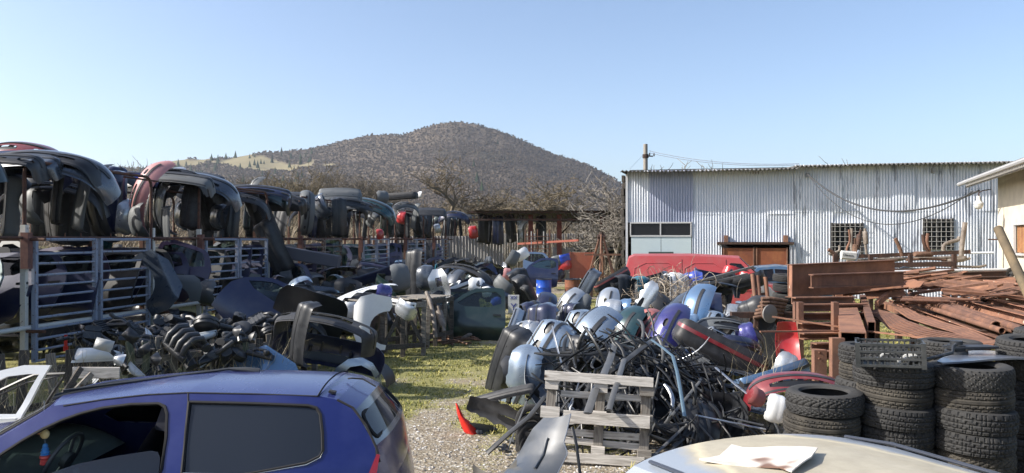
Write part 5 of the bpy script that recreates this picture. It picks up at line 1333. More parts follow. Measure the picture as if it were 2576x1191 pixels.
# ------------------------------------------------------------------ heaps left of the track
rh = random.Random(202)
def racklx(d): return -8.35 + .152 * (d - 13)
def aislex(d):
    T = [(10, -3.6), (12, -3.15), (15, -2.45), (18.2, -1.7), (22.8, -.15), (26, .55), (30, 1.0), (42, 2.1)]
    for (a, b), (c, e) in zip(T, T[1:]):
        if a <= d <= c: return b + (e - b) * (d - a) / (c - a)
    return T[0][1] if d < 10 else T[-1][1]
ZN = [(11, 14, 'behind the picket fence'), (14, 17.5, 'behind the wooden trestles'), (17.5, 22, 'in front of the third rack'), (22, 27, 'left of the blue barrel'), (27, 33, 'behind the blue barrel'), (33, 42, 'in front of the far racks')]
fcol = ['charcoal', 'black', 'dusty black', 'navy', 'black', 'charcoal', 'dusty black', 'slate', 'dark green', 'plum', 'faded grey']
for (da, db, where), n in zip(ZN, (40, 38, 40, 34, 24, 18)):
    for k in range(n):
        d = rh.uniform(da, db); a = racklx(d) + .5; b = aislex(d) - .55; u = rh.random(); x = a + (b - a) * u
        if CX + x * F / d < 575: continue
        hmax = (.95 if da < 14 else 1.15) * (1 - .55 * max(0, (u - .7) / .3)) + .2
        z = .22 + (hmax - .2) * rh.random() ** .7; col = rh.choice(fcol) if rh.random() > .09 else rh.choice(['silver', 'white', 'steel blue', 'red', 'teal', 'silver blue'])
        q = rh.random(); M = pose((x, d, z), rh.choice(['S', 'U', 'U', 'V', 'E']) if z < hmax * .7 else rh.choice(['S', 'U', 'V']), rh.uniform(0, 360), rh.uniform(-25, 25), rh.uniform(-25, 25), rh.uniform(.65, .9))
        if q < .70: make(None, rh.choice(BK + ['b_broken', 'b_half', 'b_end']), f'{col} bumper lying in the heap {where}', 'bumper', M, {0: C(col)}, f'bumpers heaped {where}')
        elif q < .80: make('car_door', rh.choice(['d_front', 'd_rear']), f'{col} car door thrown on the heap {where}', 'car door', M, {0: C(col)}, f'doors heaped {where}')
        elif q < .88: make('wing_panel', 'wing', f'{col} wing panel lying in the heap {where}', 'wing panel', M, {0: C(col)}, f'wing panels heaped {where}')
        elif q < .95: make('interior_trim', 'inner_trim', f'{col} interior trim panel lying in the heap {where}', 'trim panel', M, {0: C(col)}, f'trim panels heaped {where}')
        else: make('wheel_arch_liner', 'arch', f'black wheel arch liner in the heap {where}', 'liner', M, {0: M_black()}, f'liners heaped {where}')
B = lambda key, px, py, d, col, label, **k: bumper(key, P(px, py, d), col, label, **k)
DWH = paint('dusty_white_paint', (.42, .42, .40), .45, 0, .5, .1)
# recognisable pieces of the left heaps
B('b_open', 820, 835, 11.6, 'dusty black', 'large black bumper standing open towards the camera beside the blue sheet metal', p='S', yaw=-12, roll=8, s=.92, strip='charcoal')
B('b_tall', 765, 840, 11.2, 'charcoal', 'charcoal bumper end with pale edge leaning left of the large black bumper', p='E', yaw=-35, roll=14, s=.55)
B('b_wide', 830, 890, 11.8, 'navy', 'glossy dark bumper with its open side up under the large black one', p='U', yaw=190, roll=-12, s=.85)
make('car_door', 'd_front', 'dark navy door panel leaning over the heap behind the fence', 'car door', pose(P(650, 765, 13.3), 'U', yaw=4, roll=34, pitch=-20, s=1.1), {0: C('navy')})
make('bonnet', 'bonnet', 'black bonnet lying sloped over the heap right of the navy door', 'bonnet', pose(P(780, 790, 13.4), 'U', yaw=10, roll=18, pitch=22, s=.9), {0: C('black')})
make('wing_panel', 'wing', 'white wing panel hanging over the corner of the wooden trestle', 'wing panel', pose(P(936, 812, 13.9), 'U', yaw=8, roll=-84, pitch=4, s=.95), {0: C('white')})
B('b_broken', 915, 735, 15.5, 'white', 'white broken bumper lying on the trestle behind the white wing', p='S', yaw=30, roll=-14, s=.85)
B('b_half', 890, 780, 14.8, 'white', 'small white bumper corner left of the white wing', p='U', yaw=30, roll=6, s=.6)
B('b_end', 965, 738, 14.4, 'violet blue', 'violet blue bumper corner perched on the white wing', p='E', yaw=20, roll=14, s=.62)
B('b_old', 1000, 762, 14.6, 'white', 'slim white strip bumper lying right of the violet corner', p='U', yaw=-30, roll=6, s=.45)
B('b_half', 1018, 778, 14.2, 'silver', 'silver bumper corner drooping from the trestle top', p='U', yaw=-30, roll=28, s=.6)
B('b_half', 1005, 700, 17.5, 'faded grey', 'grey green bumper shell standing on end beside the fourth gate', p='E', yaw=30, roll=-6, s=.85)
B('b_tall', 1045, 690, 18.5, 'charcoal', 'dark curved bumper shell left of the pale bracket panel', p='E', yaw=-20, s=.7)
B('b_half', 1070, 700, 18.2, 'slate', 'slate bumper shell standing upright in the heap before the fifth gate', p='E', yaw=-10, s=.8)
make('inner_panel', 'inner_trim', 'pale grey metal bracket panel with holes standing on the heap', 'panel', pose(P(1108, 722, 18), 'U', yaw=-15, roll=80, s=.9), {0: C('silver')})
B('b_wide', 1165, 698, 20, 'dusty black', 'big black bumper ring lying open above the white bumpers', p='S', yaw=-25, roll=10, s=.95)
B('b_wide', 1190, 712, 20.2, 'slate', 'slate coloured bumper curling round the black ring', p='S', yaw=50, roll=20, s=.9)
B('b_old', 1150, 725, 19.4, 'white', 'white narrow bumper in front of the black ring', p='U', yaw=40, roll=-14, s=.7)
B('b_end', 1198, 722, 19.0, 'white', 'bright white heart shaped bumper corner on the heap', p='E', yaw=10, roll=5, s=.85)
B('b_end', 1222, 735, 18.8, 'white', 'chipped white bumper end beside the heart shaped one', p='E', yaw=-35, roll=80, s=.55)
B('b_half', 1265, 718, 19.5, 'faded grey', 'beige grey bumper end with ribs at the edge of the heap', p='U', yaw=-25, roll=38, s=.75)
B('b_rear', 1245, 745, 19.2, 'slate', 'dark slate bumper with a round hole beside the green door glass', p='U', yaw=20, roll=24, s=.75)
B('b_end', 1250, 765, 18.6, 'bright blue', 'bright blue bumper tip poking from the heap beside the letter plate', p='E', yaw=30, roll=-20, s=.6)
make('car_door', 'd_front', 'dark green car door with pale green glass standing at the heap edge', 'car door', pose(P(1195, 795, 17.6), 'U', yaw=-4, roll=2, pitch=-6, s=1.25), {0: C('dark green')})
make('car_door', 'd_rear', 'black car door frame standing left of the dark green door', 'car door', pose(P(1150, 790, 17.9), 'U', yaw=8, roll=-3, pitch=-8, s=1.2), {0: C('black')})
B('b_tall', 1315, 740, 22, 'black', 'black bumper standing on end against the heap left of the blue barrel', p='E', yaw=20, roll=-18, s=.85)
B('b_rear', 1330, 755, 21.6, 'charcoal', 'charcoal bumper leaning beside the black one near the blue barrel', p='E', yaw=30, roll=-26, s=.85)
B('b_old', 1345, 765, 21.2, 'dusty black', 'thin dusty bumper leaning low before the blue barrel', p='E', yaw=25, roll=-34, s=.7)
B('b_end', 1368, 760, 25, 'dusty black', 'black bumper end lying on the grass at the foot of the blue barrel', p='U', yaw=20, s=.8)
B('b_half', 1312, 640, 27, 'white', 'white bumper corner perched on the far heap', p='E', yaw=10, roll=60, s=.75)
B('b_half', 1290, 650, 26.6, 'faded grey', 'grey bumper corner beside the white one on the far heap', p='E', yaw=10, roll=30, s=.75)
make('car_door', 'd_rear', 'pale teal door frame standing behind the blue barrel', 'car door', pose(P(1352, 672, 31), 'U', yaw=10, s=1.2), {0: C('silver blue')})
make('car_door', 'd_front', 'navy door with metal brackets behind the blue barrel', 'car door', pose(P(1362, 688, 29.5), 'U', yaw=-8, roll=4, s=1.15), {0: C('navy')})
B('b_half', 1275, 690, 24, 'pink', 'faded pink corner piece on top of the middle heap', p='E', yaw=10, roll=10, s=.5)
for k, (px, py, c, lab) in enumerate([(1418, 668, 'red', 'red painted bumper left of the orange steel sheet'), (1405, 655, 'faded grey', 'grey bumper stacked on the red one'), (1422, 652, 'bright blue', 'bright blue plastic piece on the far pile'), (1410, 690, 'navy', 'dark blue bumper at the bottom of the far pile')]):
    B('b_half', px, py, 31, c, lab, p='U', yaw=-20 + 20 * k, roll=-12, s=.8)
# lettered white plate
lpz = thing('letter_plate', 'white upright plate with blue letter Y at the edge of the heap', 'sign', Matrix.Translation(P(1292, 765, 18.6)) @ Matrix.Rotation(R(-3), 4, 'Z'))
MB().cbox(.27, .02, .44, c=.004).build('plate', simple('plate_white', (.62, .62, .60), .5), lpz)
BLUE_INK = simple('blue_ink', (.03, .04, .30), .5)
def lettering(txt, size, mat, parent, M, name='lettering'):
    cu = bpy.data.curves.new(name, 'FONT'); cu.body = txt; cu.size = size; cu.extrude = .002; cu.align_x = 'CENTER'; cu.align_y = 'CENTER'
    tmp = bpy.data.objects.new('tmp_text', cu); COL.objects.link(tmp)
    me = bpy.data.meshes.new_from_object(tmp.evaluated_get(bpy.context.evaluated_depsgraph_get())); me.name = name
    bpy.data.objects.remove(tmp); o = ob(name, me, mat, parent); o.matrix_basis = M; return o
RX = Matrix.Rotation(R(90), 4, 'X')
lettering('Y', .24, BLUE_INK, lpz, Matrix.Translation((0, -.014, -.08)) @ RX)
lettering('XX', .12, BLUE_INK, lpz, Matrix.Translation((0, -.014, .15)) @ RX)
# blue grey crumpled sheet metal and the wing lying on the grass
sh = thing('crumpled_bonnet', 'blue grey creased bonnet leaning low behind the blue hatchback roof', 'bonnet', loc=P(668, 930, 11.0))
sh_me = panel([(-.62, -.40), (.68, -.40), (.40, .12), (-.02, .34), (-.10, .33), (-.62, .10)], [], lambda x, z: (x, .2 * abs(x + .02) + .3 * z, z - .12 * abs(x + .02)), .1, .01, smooth=15)
ob('skin', sh_me, C('steel blue'), sh)
gw_ = thing('wing_panel', 'pale blue grey arched wing lying on the grass behind the blue hatchback', 'wing panel', Matrix.Translation(P(900, 945, 11.9)) @ Matrix.Rotation(R(-8), 4, 'Z'))
ob('skin', panel([(-.46, -.30), (-.30, -.30), (-.24, -.10), (-.08, .05), (.10, .08), (.26, .0), (.36, -.20), (.42, -.22), (.40, -.05), (.28, .12), (.10, .20), (-.12, .17), (-.30, .04), (-.42, -.14)], [], lambda x, z: (x, -.12 * math.cos(z * 4), z + .1), .06, .012), C('silver blue'), gw_)
ob('inner_wing', MB().grid(12, 5, lambda u, v: Vector((.04 + .42 * math.cos(math.pi * (1 - u)), .02 + .5 * v, -.18 + .36 * math.sin(math.pi * u)))).mesh('inner', 60), C('dusty black'), gw_)
# picket fence
pf = thing('picket_fence', 'weathered grey picket fence running behind the blue hatchback', 'fence', loc=(-5.9, 8.75, 0))
Fa, Fb = Vector((-6.2, 8.6, 0)), Vector((-3.35, 12.0, 0)); fd = (Fb - Fa).normalized(); fl = (Fb - Fa).length; fang = math.atan2(fd.y, fd.x)
nk = 24
for k in range(nk):
    s_ = fl * k / nk + rh.uniform(-.03, .03); w_ = rh.choice([.09, .11, .13, .10]); h_ = rh.uniform(.93, 1.04) - (.1 if k > 14 else 0)
    if k in (4, 9, 15): continue
    M = (Matrix.Translation(Fa + fd * s_ + Vector((0, 0, h_ / 2)) - pf.location) @ Matrix.Rotation(fang, 4, 'Z') @ Matrix.Rotation(R(rh.uniform(-5, 5)), 4, 'Y') @ Matrix.Rotation(R(90), 4, 'Y'))
    o = MB().cbox(h_, .025, w_, c=.004).build('picket', WOODGR if k in (9, 10, 11, 14, 19) else (WOODG if rh.random() < .5 else WOODD), pf); o.matrix_basis = M
for (s0, s1, z, m) in ((0, fl, .30, WOODD), (0, fl * .42, .76, WOODD), (fl * .40, fl, .74, WOODG)):
    a = Fa + fd * s0; b = Fa + fd * s1; o = MB().cbox((b - a).length, .03, .09, c=.004).build('rail', m, pf)
    o.matrix_basis = Matrix.Translation((a + b) / 2 + Vector((.02, .03, z)) - pf.location) @ Matrix.Rotation(fang, 4, 'Z') @ Matrix.Rotation(R(rh.uniform(-1.5, 1.5)), 4, 'Y')
bb = thing('loose_board', 'short pale weathered board nailed across the picket fence tops', 'board', Matrix.Translation(P(243, 938, 8.75)) @ Matrix.Rotation(R(4), 4, 'Z') @ Matrix.Rotation(R(1), 4, 'Y'))
MB().cbox(.52, .025, .13, c=.005).build('plank', PALLET, bb)
for a_, b_, m in (((150, 1010, 8.3), (205, 925, 8.5), WOODD), ((175, 1000, 8.3), (232, 940, 8.5), WOODG)):
    o = MB().bar(P(*a_), P(*b_), .03, .06).build('leaning_stick', m); tag(o, 'short stick leaning on the fence left of the nailed board' if m is WOODG else 'long dark stick leaning on the fence left of the nailed board', 'stick')
brush('fence_weeds', 'dry pale weeds growing along the foot of the picket fence', [(-6.2, 8.3), (-4.8, 9.9), (-3.4, 11.5)], 1500, .85, leafcol('weed_stems', [(0, (.2, .17, .1)), (1, (.55, .48, .34))]), 6, w=.003, spreadw=.16)
# trestles / pallet boxes
def trestle(label, px0, px1, d0, d1, ztop, seed):
    r = random.Random(seed); a = P(px0, 603, d0); b = P(px1, 603, d1); a.z = b.z = 0; c = (a + b) / 2
    t = thing('wooden_trestle', label, 'trestle', loc=c); u = (b - a).normalized(); v = Vector((-u.y, u.x, 0))
    for s in (0, .8):
        for k in range(4):
            p = a + (b - a) * k / 3 + v * s - c; MB().bar(p, p + Vector((r.uniform(-.05, .05), 0, ztop)), .09, .09, c=.005).build('post', WOODD if r.random() < .6 else WOODG, t)
        for z in (.25, ztop - .05): MB().bar(a + v * (s - .05) - c + Vector((0, 0, z)), b + v * (s - .05) - c + Vector((0, 0, z + r.uniform(-.04, .04))), .025, .10, c=.003).build('rail', WOODG if z > 1 else WOODD, t)
        for k in range(3):
            p = a + (b - a) * (k / 3) + v * (s - .02) - c; q = a + (b - a) * ((k + 1) / 3) + v * (s - .02) - c
            MB().bar(p + Vector((0, 0, .2 if k % 2 else ztop - .1)), q + Vector((0, 0, ztop - .1 if k % 2 else .2)), .02, .08).build('brace', WOODD, t)
    n = 7
    for k in range(n):
        p = a + (b - a) * (k + .5) / n - c; MB().bar(p - v * .05 + Vector((0, 0, ztop + .03)), p + v * .9 + Vector((0, 0, ztop + .03)), .11, .022, c=.003).build('plank', WOODG, t)
    return t
trestle('rough wooden trestle carrying the white wing panel', 905, 1065, 14.6, 15.4, 1.12, 1)
trestle('second wooden trestle further back carrying exhaust pipes', 1075, 1135, 16.4, 17.2, 1.05, 2)
trestle('dark wooden trestle between the picket fence and black bumper', 640, 722, 12.6, 12.4, 1.0, 3)
# pipes on the second trestle
def exhaust(label, pts, r, muf=None, mat=None, name='exhaust_pipe'):
    pts = [Vector(p) for p in pts]; c = sum(pts, Vector()) / len(pts); t = thing(name, label, 'exhaust pipe', loc=c)
    q = []
    for i in range(len(pts) - 1):
        for k in range(4):
            f = k / 4; p0 = pts[max(0, i - 1)]; p1 = pts[i]; p2 = pts[i + 1]; p3 = pts[min(len(pts) - 1, i + 2)]
            q.append(.5 * ((2 * p1) + (p2 - p0) * f + (2 * p0 - 5 * p1 + 4 * p2 - p3) * f * f + (3 * p1 - p0 - 3 * p2 + p3) * f ** 3) - c)
    q.append(pts[-1] - c)
    MB().tube(q, r, 8).build('pipe', mat or EXH, t, smooth=60)
    if muf:
        a, b, rr = muf; a = Vector(a) - c; b = Vector(b) - c
        MB().tube([a, a.lerp(b, .06), a.lerp(b, .94), b], [rr * .8, rr, rr, rr * .8], 12, flat=.7).build('muffler', mat or EXH, t, smooth=40)
    return t
EXH = rusty('exhaust_rust', (.20, .11, .07), (.09, .05, .035), (.33, .2, .13), 9); EXHG = rusty('exhaust_grey', (.26, .22, .18), (.12, .09, .07), (.36, .32, .27), 7, .6)
exhaust('pale rusty exhaust pipe standing slanted against the second trestle', [P(1073, 735, 16), P(1085, 770, 15.8), P(1092, 810, 15.6), P(1096, 850, 15.5)], .045, (P(1077, 745, 16), P(1084, 770, 15.9), .055), EXHG)
exhaust('pale exhaust box leaning beside the slanted pipe', [P(1102, 770, 16.1), P(1110, 800, 16), P(1118, 835, 15.8)], .03, (P(1104, 782, 16.1), P(1115, 822, 15.9), .075), EXHG)
exhaust('short rusty pipe lying on the grass by the trestle', [P(1165, 852, 17.2), P(1180, 843, 17.5), P(1198, 831, 17.8)], .05, (P(1180, 843, 17.5), P(1196, 833, 17.7), .065), EXHG)
for k in range(14):
    a = P(rh.uniform(1050, 1150), rh.uniform(845, 866), rh.uniform(16.6, 18)); a.z = rh.uniform(.03, .12); an = rh.uniform(-.6, .6)
    exhaust('rusty pipe scrap lying on the ground in front of the trestles', [a, a + Vector((.3, .05, .03)), a + Vector((.5 + .2 * rh.random(), an, .0))], .022, None, EXH)['group'] = 'pipe scraps by the trestles'
# engine bay parts heaped behind the picket fence
ek = ['round_filter', 'air_box', 'intake', 'duct', 'engine_cover', 'headlamp', 'air_box', 'engine_cover', 'air_box', 'round_filter', 'engine_cover']
en = {'round_filter': ('air_filter_housing', 'round black air filter housing'), 'air_box': ('air_filter_box', 'black ribbed air filter box'), 'intake': ('intake_manifold', 'four pipe grey intake manifold'), 'duct': ('air_duct', 'black ribbed air duct'), 'engine_cover': ('engine_cover', 'charcoal engine cover'), 'headlamp': ('headlamp', 'dusty headlamp unit')}
def epart(key, M, label, col=None, group=None):
    t = make(en[key][0], key, label, 'engine part' if key != 'headlamp' else 'headlamp', M, {0: col} if col else None, group); return t
for k in range(165):
    u = rh.random(); v = rh.random(); px = 215 + 470 * u; d = 9.6 + 2.6 * v + 1.2 * u
    ztop = .72 + .42 * math.sin(math.pi * min(1, v * 1.1)) * (1 - .3 * abs(u - .5))
    z = ztop * (rh.uniform(.82, 1.0) if k < 110 else rh.uniform(.2, .7)); key = rh.choice(ek); side = 'left' if u < .33 else 'middle' if u < .66 else 'right'
    p = P(px, 603, d); p.z = z
    epart(key, pose(p, 'U', rh.uniform(0, 360), rh.uniform(-38, 38), rh.uniform(-38, 38), rh.uniform(.7, 1.05)), f'{en[key][1]} in the {side} of the engine parts heap', M_black() if rh.random() < .4 and key != 'headlamp' else None, f'{key.replace("_", " ")} pieces in the {side} of the engine parts heap')
epart('round_filter', pose(P(520, 815, 11.0), 'U', 20, 8, -35, 1.15), 'largest round air filter lid on top of the engine parts heap')
epart('intake', pose(P(465, 858, 10.3), 'U', -30, 25, 20, 1.2), 'grey stepped intake manifold at the front of the engine parts heap')
epart('headlamp', pose(P(248, 895, 9.4), 'U', 15, 4, -45, 1.2), 'white pointed mirror shaped lamp at the left end of the heap')
for k, (px, py, lab, cl, a) in enumerate([(262, 868, 'white door mirror shell with brown housing on the engine parts heap', 'white', 18), (235, 893, 'beige flat mirror cover lowest on the left of the heap', 'faded grey', 5), (330, 845, 'black mirror shell above the white one', 'black', 40), (365, 880, 'open black lamp shell with pale rim near the fence', 'charcoal', -30), (302, 905, 'small round chrome lamp hanging before the heap', 'silver', 0), (395, 905, 'black draped rubber part hanging over the fence', 'black', 20), (600, 835, 'dark rounded cover right of the big round filter', 'charcoal', 10), (640, 850, 'small dark housing at the right end of the heap', 'charcoal', -20)]):
    make('door_mirror', 'mirror', lab, 'mirror', pose(P(px, py, 9.2 + .25 * (k % 4)), 'U', 25 - 15 * k, a, -20, .85), {0: C(cl) if cl != 'white' else DWH})

# ------------------------------------------------------------------ tyres
def tyre_mesh(name, pattern, r=.305, w=.172, nseg=210):
    prof = [(r * .62, -.40), (r * .66, -.47), (r * .78, -.52), (r * .90, -.50), (r * .965, -.45)]
    nt = 15; tread = [(-.42 + .84 * i / (nt - 1)) for i in range(nt)]
    inner = [(r * .955, .45), (r * .90, .50), (r * .78, .52), (r * .66, .47), (r * .62, .40), (r * .60, .36), (r * .72, .40), (r * .90, .36), (r * .93, 0), (r * .90, -.36), (r * .72, -.40), (r * .60, -.36)]
    V = []; rows = len(prof) + nt + len(inner)
    for k in range(nseg):
        th = 2 * math.pi * k / nseg; ct, st = math.cos(th), math.sin(th)
        for (rr, z) in prof: 
            q = rr - (.003 if (pattern(k, -.5) and rr > r * .93) else 0); V.append((q * ct, q * st, z * w))
        for i, z in enumerate(tread):
            rr = r * (1 - .035 * (abs(z) / .42) ** 4) - (.010 if pattern(k, z) else 0); V.append((rr * ct, rr * st, z * w))
        for (rr, z) in inner: V.append((rr * ct, rr * st, z * w))
    Fc = []
    for k in range(nseg):
        k2 = (k + 1) % nseg
        for i in range(rows): j = (i + 1) % rows; Fc.append((k * rows + i, k2 * rows + i, k2 * rows + j, k * rows + j))
    me = bpy.data.meshes.new(name); me.from_pydata(V, [], Fc); me.polygons.foreach_set('use_smooth', [True] * len(Fc)); me.set_sharp_from_angle(angle=R(28)); return me
gz = lambda z, zs: any(abs(z - q) < .031 for q in zs)
pats = [lambda k, z: gz(z, (-.24, 0, .24)) or (abs(z) > .26 and k % 5 == 0) or (abs(z) < .22 and (k + int(z * 30)) % 7 == 0),
        lambda k, z: gz(z, (-.30, -.12, .12, .30)) or (k + int(abs(z) * 22)) % 6 == 0 and abs(z) > .13,
        lambda k, z: (k + int(z * 26)) % 6 == 0 or (k - int(z * 26)) % 9 == 0 and abs(z) < .3,
        lambda k, z: (k // 3 + int((z + .5) * 6.5)) % 3 == 0 and k % 3 == 0 or gz(z, (-.3, -.06, .18)) or (k + (0 if int((z + .5) * 6.5) % 2 else 3)) % 7 == 0,
        lambda k, z: (k - int(z * z * 70 * 1.4)) % 7 < 1.2 or gz(z, (0,))]
TY = [tyre_mesh('tyre_tread_%s' % n, p) for n, p in zip(('ribbed', 'grooved', 'lattice', 'blocky', 'arrow'), pats)]
t = NT('tyre_rubber_dusty'); a = t.noise(5, 5, .65); b = t.noise(90, 3, .6); f = t.math('ADD', t.math('MULTIPLY', t.ramp(a, [(.35, 0), (.7, 1)]), .35), t.math('MULTIPLY', upness(t), .22))
t.set(color=t.mix(f, (.017, .017, .018), (.085, .083, .078)), rough=.82, spec=.3); t.bump(b, .15, .003); TYM = t.m
t = NT('tyre_rubber_brown'); a = t.noise(3.5, 6, .7); f = t.math('ADD', t.math('MULTIPLY', t.ramp(a, [(.4, 0), (.62, 1)]), .6), t.math('MULTIPLY', upness(t), .25)); t.set(color=t.mix(f, (.020, .019, .018), (.09, .08, .065)), rough=.88, spec=.25); TYM2 = t.m
def tyre(p, k, label, tilt=(0, 0), group=None, s=1.0, v=0):
    o = ob('tyre', TY[k % 5], TYM if v % 3 != 1 else TYM2, None, Matrix.Translation(p) @ Matrix.Rotation(R(tilt[0]), 4, 'X') @ Matrix.Rotation(R(tilt[1]), 4, 'Y') @ Matrix.Rotation(rh.uniform(0, 6), 4, 'Z') @ Matrix.Scale(s, 4)); tag(o, label, 'tyre', group); return o
pn = ['ribbed', 'grooved', 'lattice patterned', 'chunky block', 'arrow patterned']
nth = ['top', 'second', 'third', 'fourth', 'fifth', 'sixth', 'seventh', 'lowest']
def stack(px, d, ztop, kinds, where, lean=0, s=1.0):
    n = int(ztop / (.163 * s)); dz = ztop / n; c = P(px, 603, d)
    for i in range(n):
        z = ztop - dz * (i + .5); k = kinds[i] if i < len(kinds) else rh.randrange(5)
        nm = nth[i] if i < n - 1 else 'lowest'
        tyre((c.x + rh.uniform(-.02, .02) + lean * i, c.y + rh.uniform(-.02, .02), z), k, f'{nm} tyre, {pn[k]} tread, in the {where}', (rh.uniform(-2.6, 2.6), rh.uniform(-2.6, 2.6)), f'tyres of the {where}', s * rh.uniform(.95, 1.03), i)
stack(2066, 6.35, 1.10, [4, 1], 'front left tyre stack with an open top', s=1.0)
stack(2247, 6.30, 1.33, [0, 1, 0, 3, 2], 'tyre stack under the black crate')
stack(2447, 6.12, 1.34, [2, 1, 3, 3, 4, 1], 'tyre stack under the grey panel')
stack(2190, 7.35, 1.33, [3, 1], 'tyre stack behind the black crate')
stack(2390, 7.5, 1.36, [0, 2], 'tyre stack behind the grey panel')
stack(2610, 6.5, 1.50, [0, 2], 'rightmost tyre stack cut by the picture edge')
stack(2640, 7.6, 1.45, [0, 2], 'far right rear tyre stack')
cr = thing('plastic_crate', 'black slatted plastic crate standing on the tyre stack', 'crate', Matrix.Translation(P(2238, 603, 6.12) + Vector((0, 0, 1.335 - H))) @ Matrix.Rotation(R(-24), 4, 'Z') @ Matrix.Rotation(R(-2), 4, 'Y'))
cm = plastic('crate_black', (.022, .024, .024), .4, .35)
Lx, Ly, Hz = .50, .34, .20
for sx in (-1, 1):
    for sy in (-1, 1): MB().box(.035, .035, Hz, (sx * (Lx / 2 - .017), sy * (Ly / 2 - .017), Hz / 2)).build('corner_post', cm, cr)
for s in (-1, 1):
    for z in (.02, .075, .13, .185):
        MB().box(Lx - .07, .012, .018, (0, s * (Ly / 2 - .006), z)).build('side_rail', cm, cr); 
        if z > .1 or z < .05: MB().box(.012, Ly - .07, .018, (s * (Lx / 2 - .006), 0, z)).build('end_rail', cm, cr)
    for k in range(11): MB().box(.012, .010, Hz - .03, (-.20 + .04 * k, s * (Ly / 2 - .016), Hz / 2)).build('side_slat', cm, cr)
    MB().box(.008, Ly * .62, .10, (s * (Lx / 2 - .012), 0, .085)).build('end_plate', cm, cr)
    for k in range(6): MB().box(.010, .012, Hz - .03, (s * (Lx / 2 - .016), -.13 + .052 * k, Hz / 2)).build('end_slat', cm, cr)
for k in range(6): MB().box(Lx - .04, .025, .008, (0, -.13 + .052 * k, .006)).build('bottom_slat', cm, cr)
ik = simple('pale_knob', (.5, .5, .48), .5)
for k in range(5):
    a = Vector((rh.uniform(-.18, .18), rh.uniform(-.1, .1), .03)); o = MB().tube([a, a + Vector((.06, .03, .05)), a + Vector((.13, .02, .06))], .013, 6).build('small_fitting', M_dark() if k % 2 else ik, None, smooth=60); o.matrix_world = cr.matrix_world.copy(); tag(o, f'{"black" if k % 2 else "pale"} small plastic fitting lying inside the black crate', 'fitting', 'fittings inside the crate')
gp = thing('plastic_cover', 'blue grey oval plastic panel lying on the right tyre stack', 'panel', loc=P(2465, 895, 6.2))
q = [(2350, 917), (2375, 903), (2395, 888), (2410, 880), (2470, 873), (2530, 874), (2600, 884), (2610, 905), (2560, 906), (2500, 909), (2430, 914)]
def flatp(px, py, z): d = (H - z) * F / (py - CY); return ((px - CX) * d / F, d)
q3 = [flatp(a, b, 1.365) for a, b in q]; gl0 = gp.location
ob('shell', panel(smoothpoly([(a - gl0.x, b - gl0.y) for a, b in q3], 1), [], lambda x, y: (x, y, 1.365 - gl0.z + .02 * math.cos(y * 5) - .06 * max(0, x - .3)), .06, .014), paint('dull_blue_grey', (.14, .165, .22), .3, .3, .35), gp)
MB().tube([P(2290, 915, 6.0), P(2330, 905, 6.0), P(2395, 888, 6.05), P(2398, 872, 6.1), P(2406, 866, 6.1)], .014, 6).tube([P(2283, 900, 6.0), P(2292, 912, 5.98), P(2380, 893, 6.02)], .009, 6).build('wiper_linkage', M_dark(), None, smooth=60)
tag(bpy.data.objects['wiper_linkage'], 'dark wiper linkage rod between the crate and grey panel', 'car part')
o = MB().lathe([(0, .05), (.05, .05), (.05, .02), (.07, .015), (.07, -.03), (.09, -.035), (.09, -.06), (0, -.06)], 20, Matrix.Translation(P(2405, 872, 6.5))).build('pump_cap', M_dark(), None, smooth=40); tag(o, 'black stepped plastic cap standing beside the grey panel', 'cap')
o = MB().cbox(.42, .14, .02, P(2440, 873, 6.5), Matrix.Rotation(R(6), 3, 'Z')).build('ribbed_mat', M_dark(), None); tag(o, 'dark ribbed strip lying along the back of the grey panel', 'mat')
# ------------------------------------------------------------------ the bumper heap in the middle
rm = random.Random(515)
# dark pieces that fill the body of the heap
def hz(x, d):
    """height of the middle heap"""
    cxx = 1.15 + .16 * (d - 9); hw_ = 1.55 + .12 * (d - 9)
    k = max(0, 1 - abs((x - cxx) / hw_) ** 2.5); f = min(1, max(0, (d - 8.0) / 1.6)) * min(1, max(0, (18.5 - d) / 2.5))
    return (1.12 + .02 * (d - 9)) * k * f
for k in range(92):
    d = rm.uniform(8.9, 17.5); x = 1.45 + .16 * (d - 9) + rm.uniform(-1.15, 1.25) * (1 + .04 * (d - 9)); z = hz(x, d) * rm.uniform(.15, .6); col = rm.choice(['black', 'dusty black', 'black', 'charcoal', 'navy', 'black', 'slate', 'dark teal'] if d < 12 else ['charcoal', 'slate', 'silver blue', 'navy', 'black', 'faded grey', 'steel blue'])
    if z < .12: z = .15
    where = 'beneath the loose seals' if d < 12 else 'in the rear half of the middle heap'
    make(None, rm.choice(BK + ['b_half', 'b_broken']), f'{col} bumper buried {where}', 'bumper', pose((x, d, z), rm.choice(['S', 'U', 'V', 'S']), rm.uniform(0, 360), rm.uniform(-20, 20), rm.uniform(-20, 20), rm.uniform(.62, .85)), {0: C(col)}, f'bumpers buried {where}')
def EB(key, px, pyt, d, col, label, yaw=0, roll=0, pitch=0, s=1.0, strip=None):
    """bumper standing on its end in the heap, its upper end at the given height"""
    top = P(px, pyt, d); L = .84 * s; c = top - Vector((math.sin(R(roll)) * L, 0, math.cos(R(roll)) * L))
    return bumper(key, c, col, label, p='E', yaw=yaw, roll=roll, pitch=pitch, s=s, strip=strip)
nb = EB('b_tall', 1366, 768, 13.4, 'navy', 'navy black bumper with handwritten letters standing at the left end of the middle heap', yaw=-14, roll=2, s=.8)
lettering('Aa k', .13, simple('chalk', (.7, .7, .7), .9), nb, Matrix.Translation(bumper_map(1.22, 10, .62, .42, 72, (-.10, -.03, -.03, .02, .03, -.02, -.02), None, .66)(.05, .27, .012)) @ Matrix.Rotation(R(90), 4, 'X'))
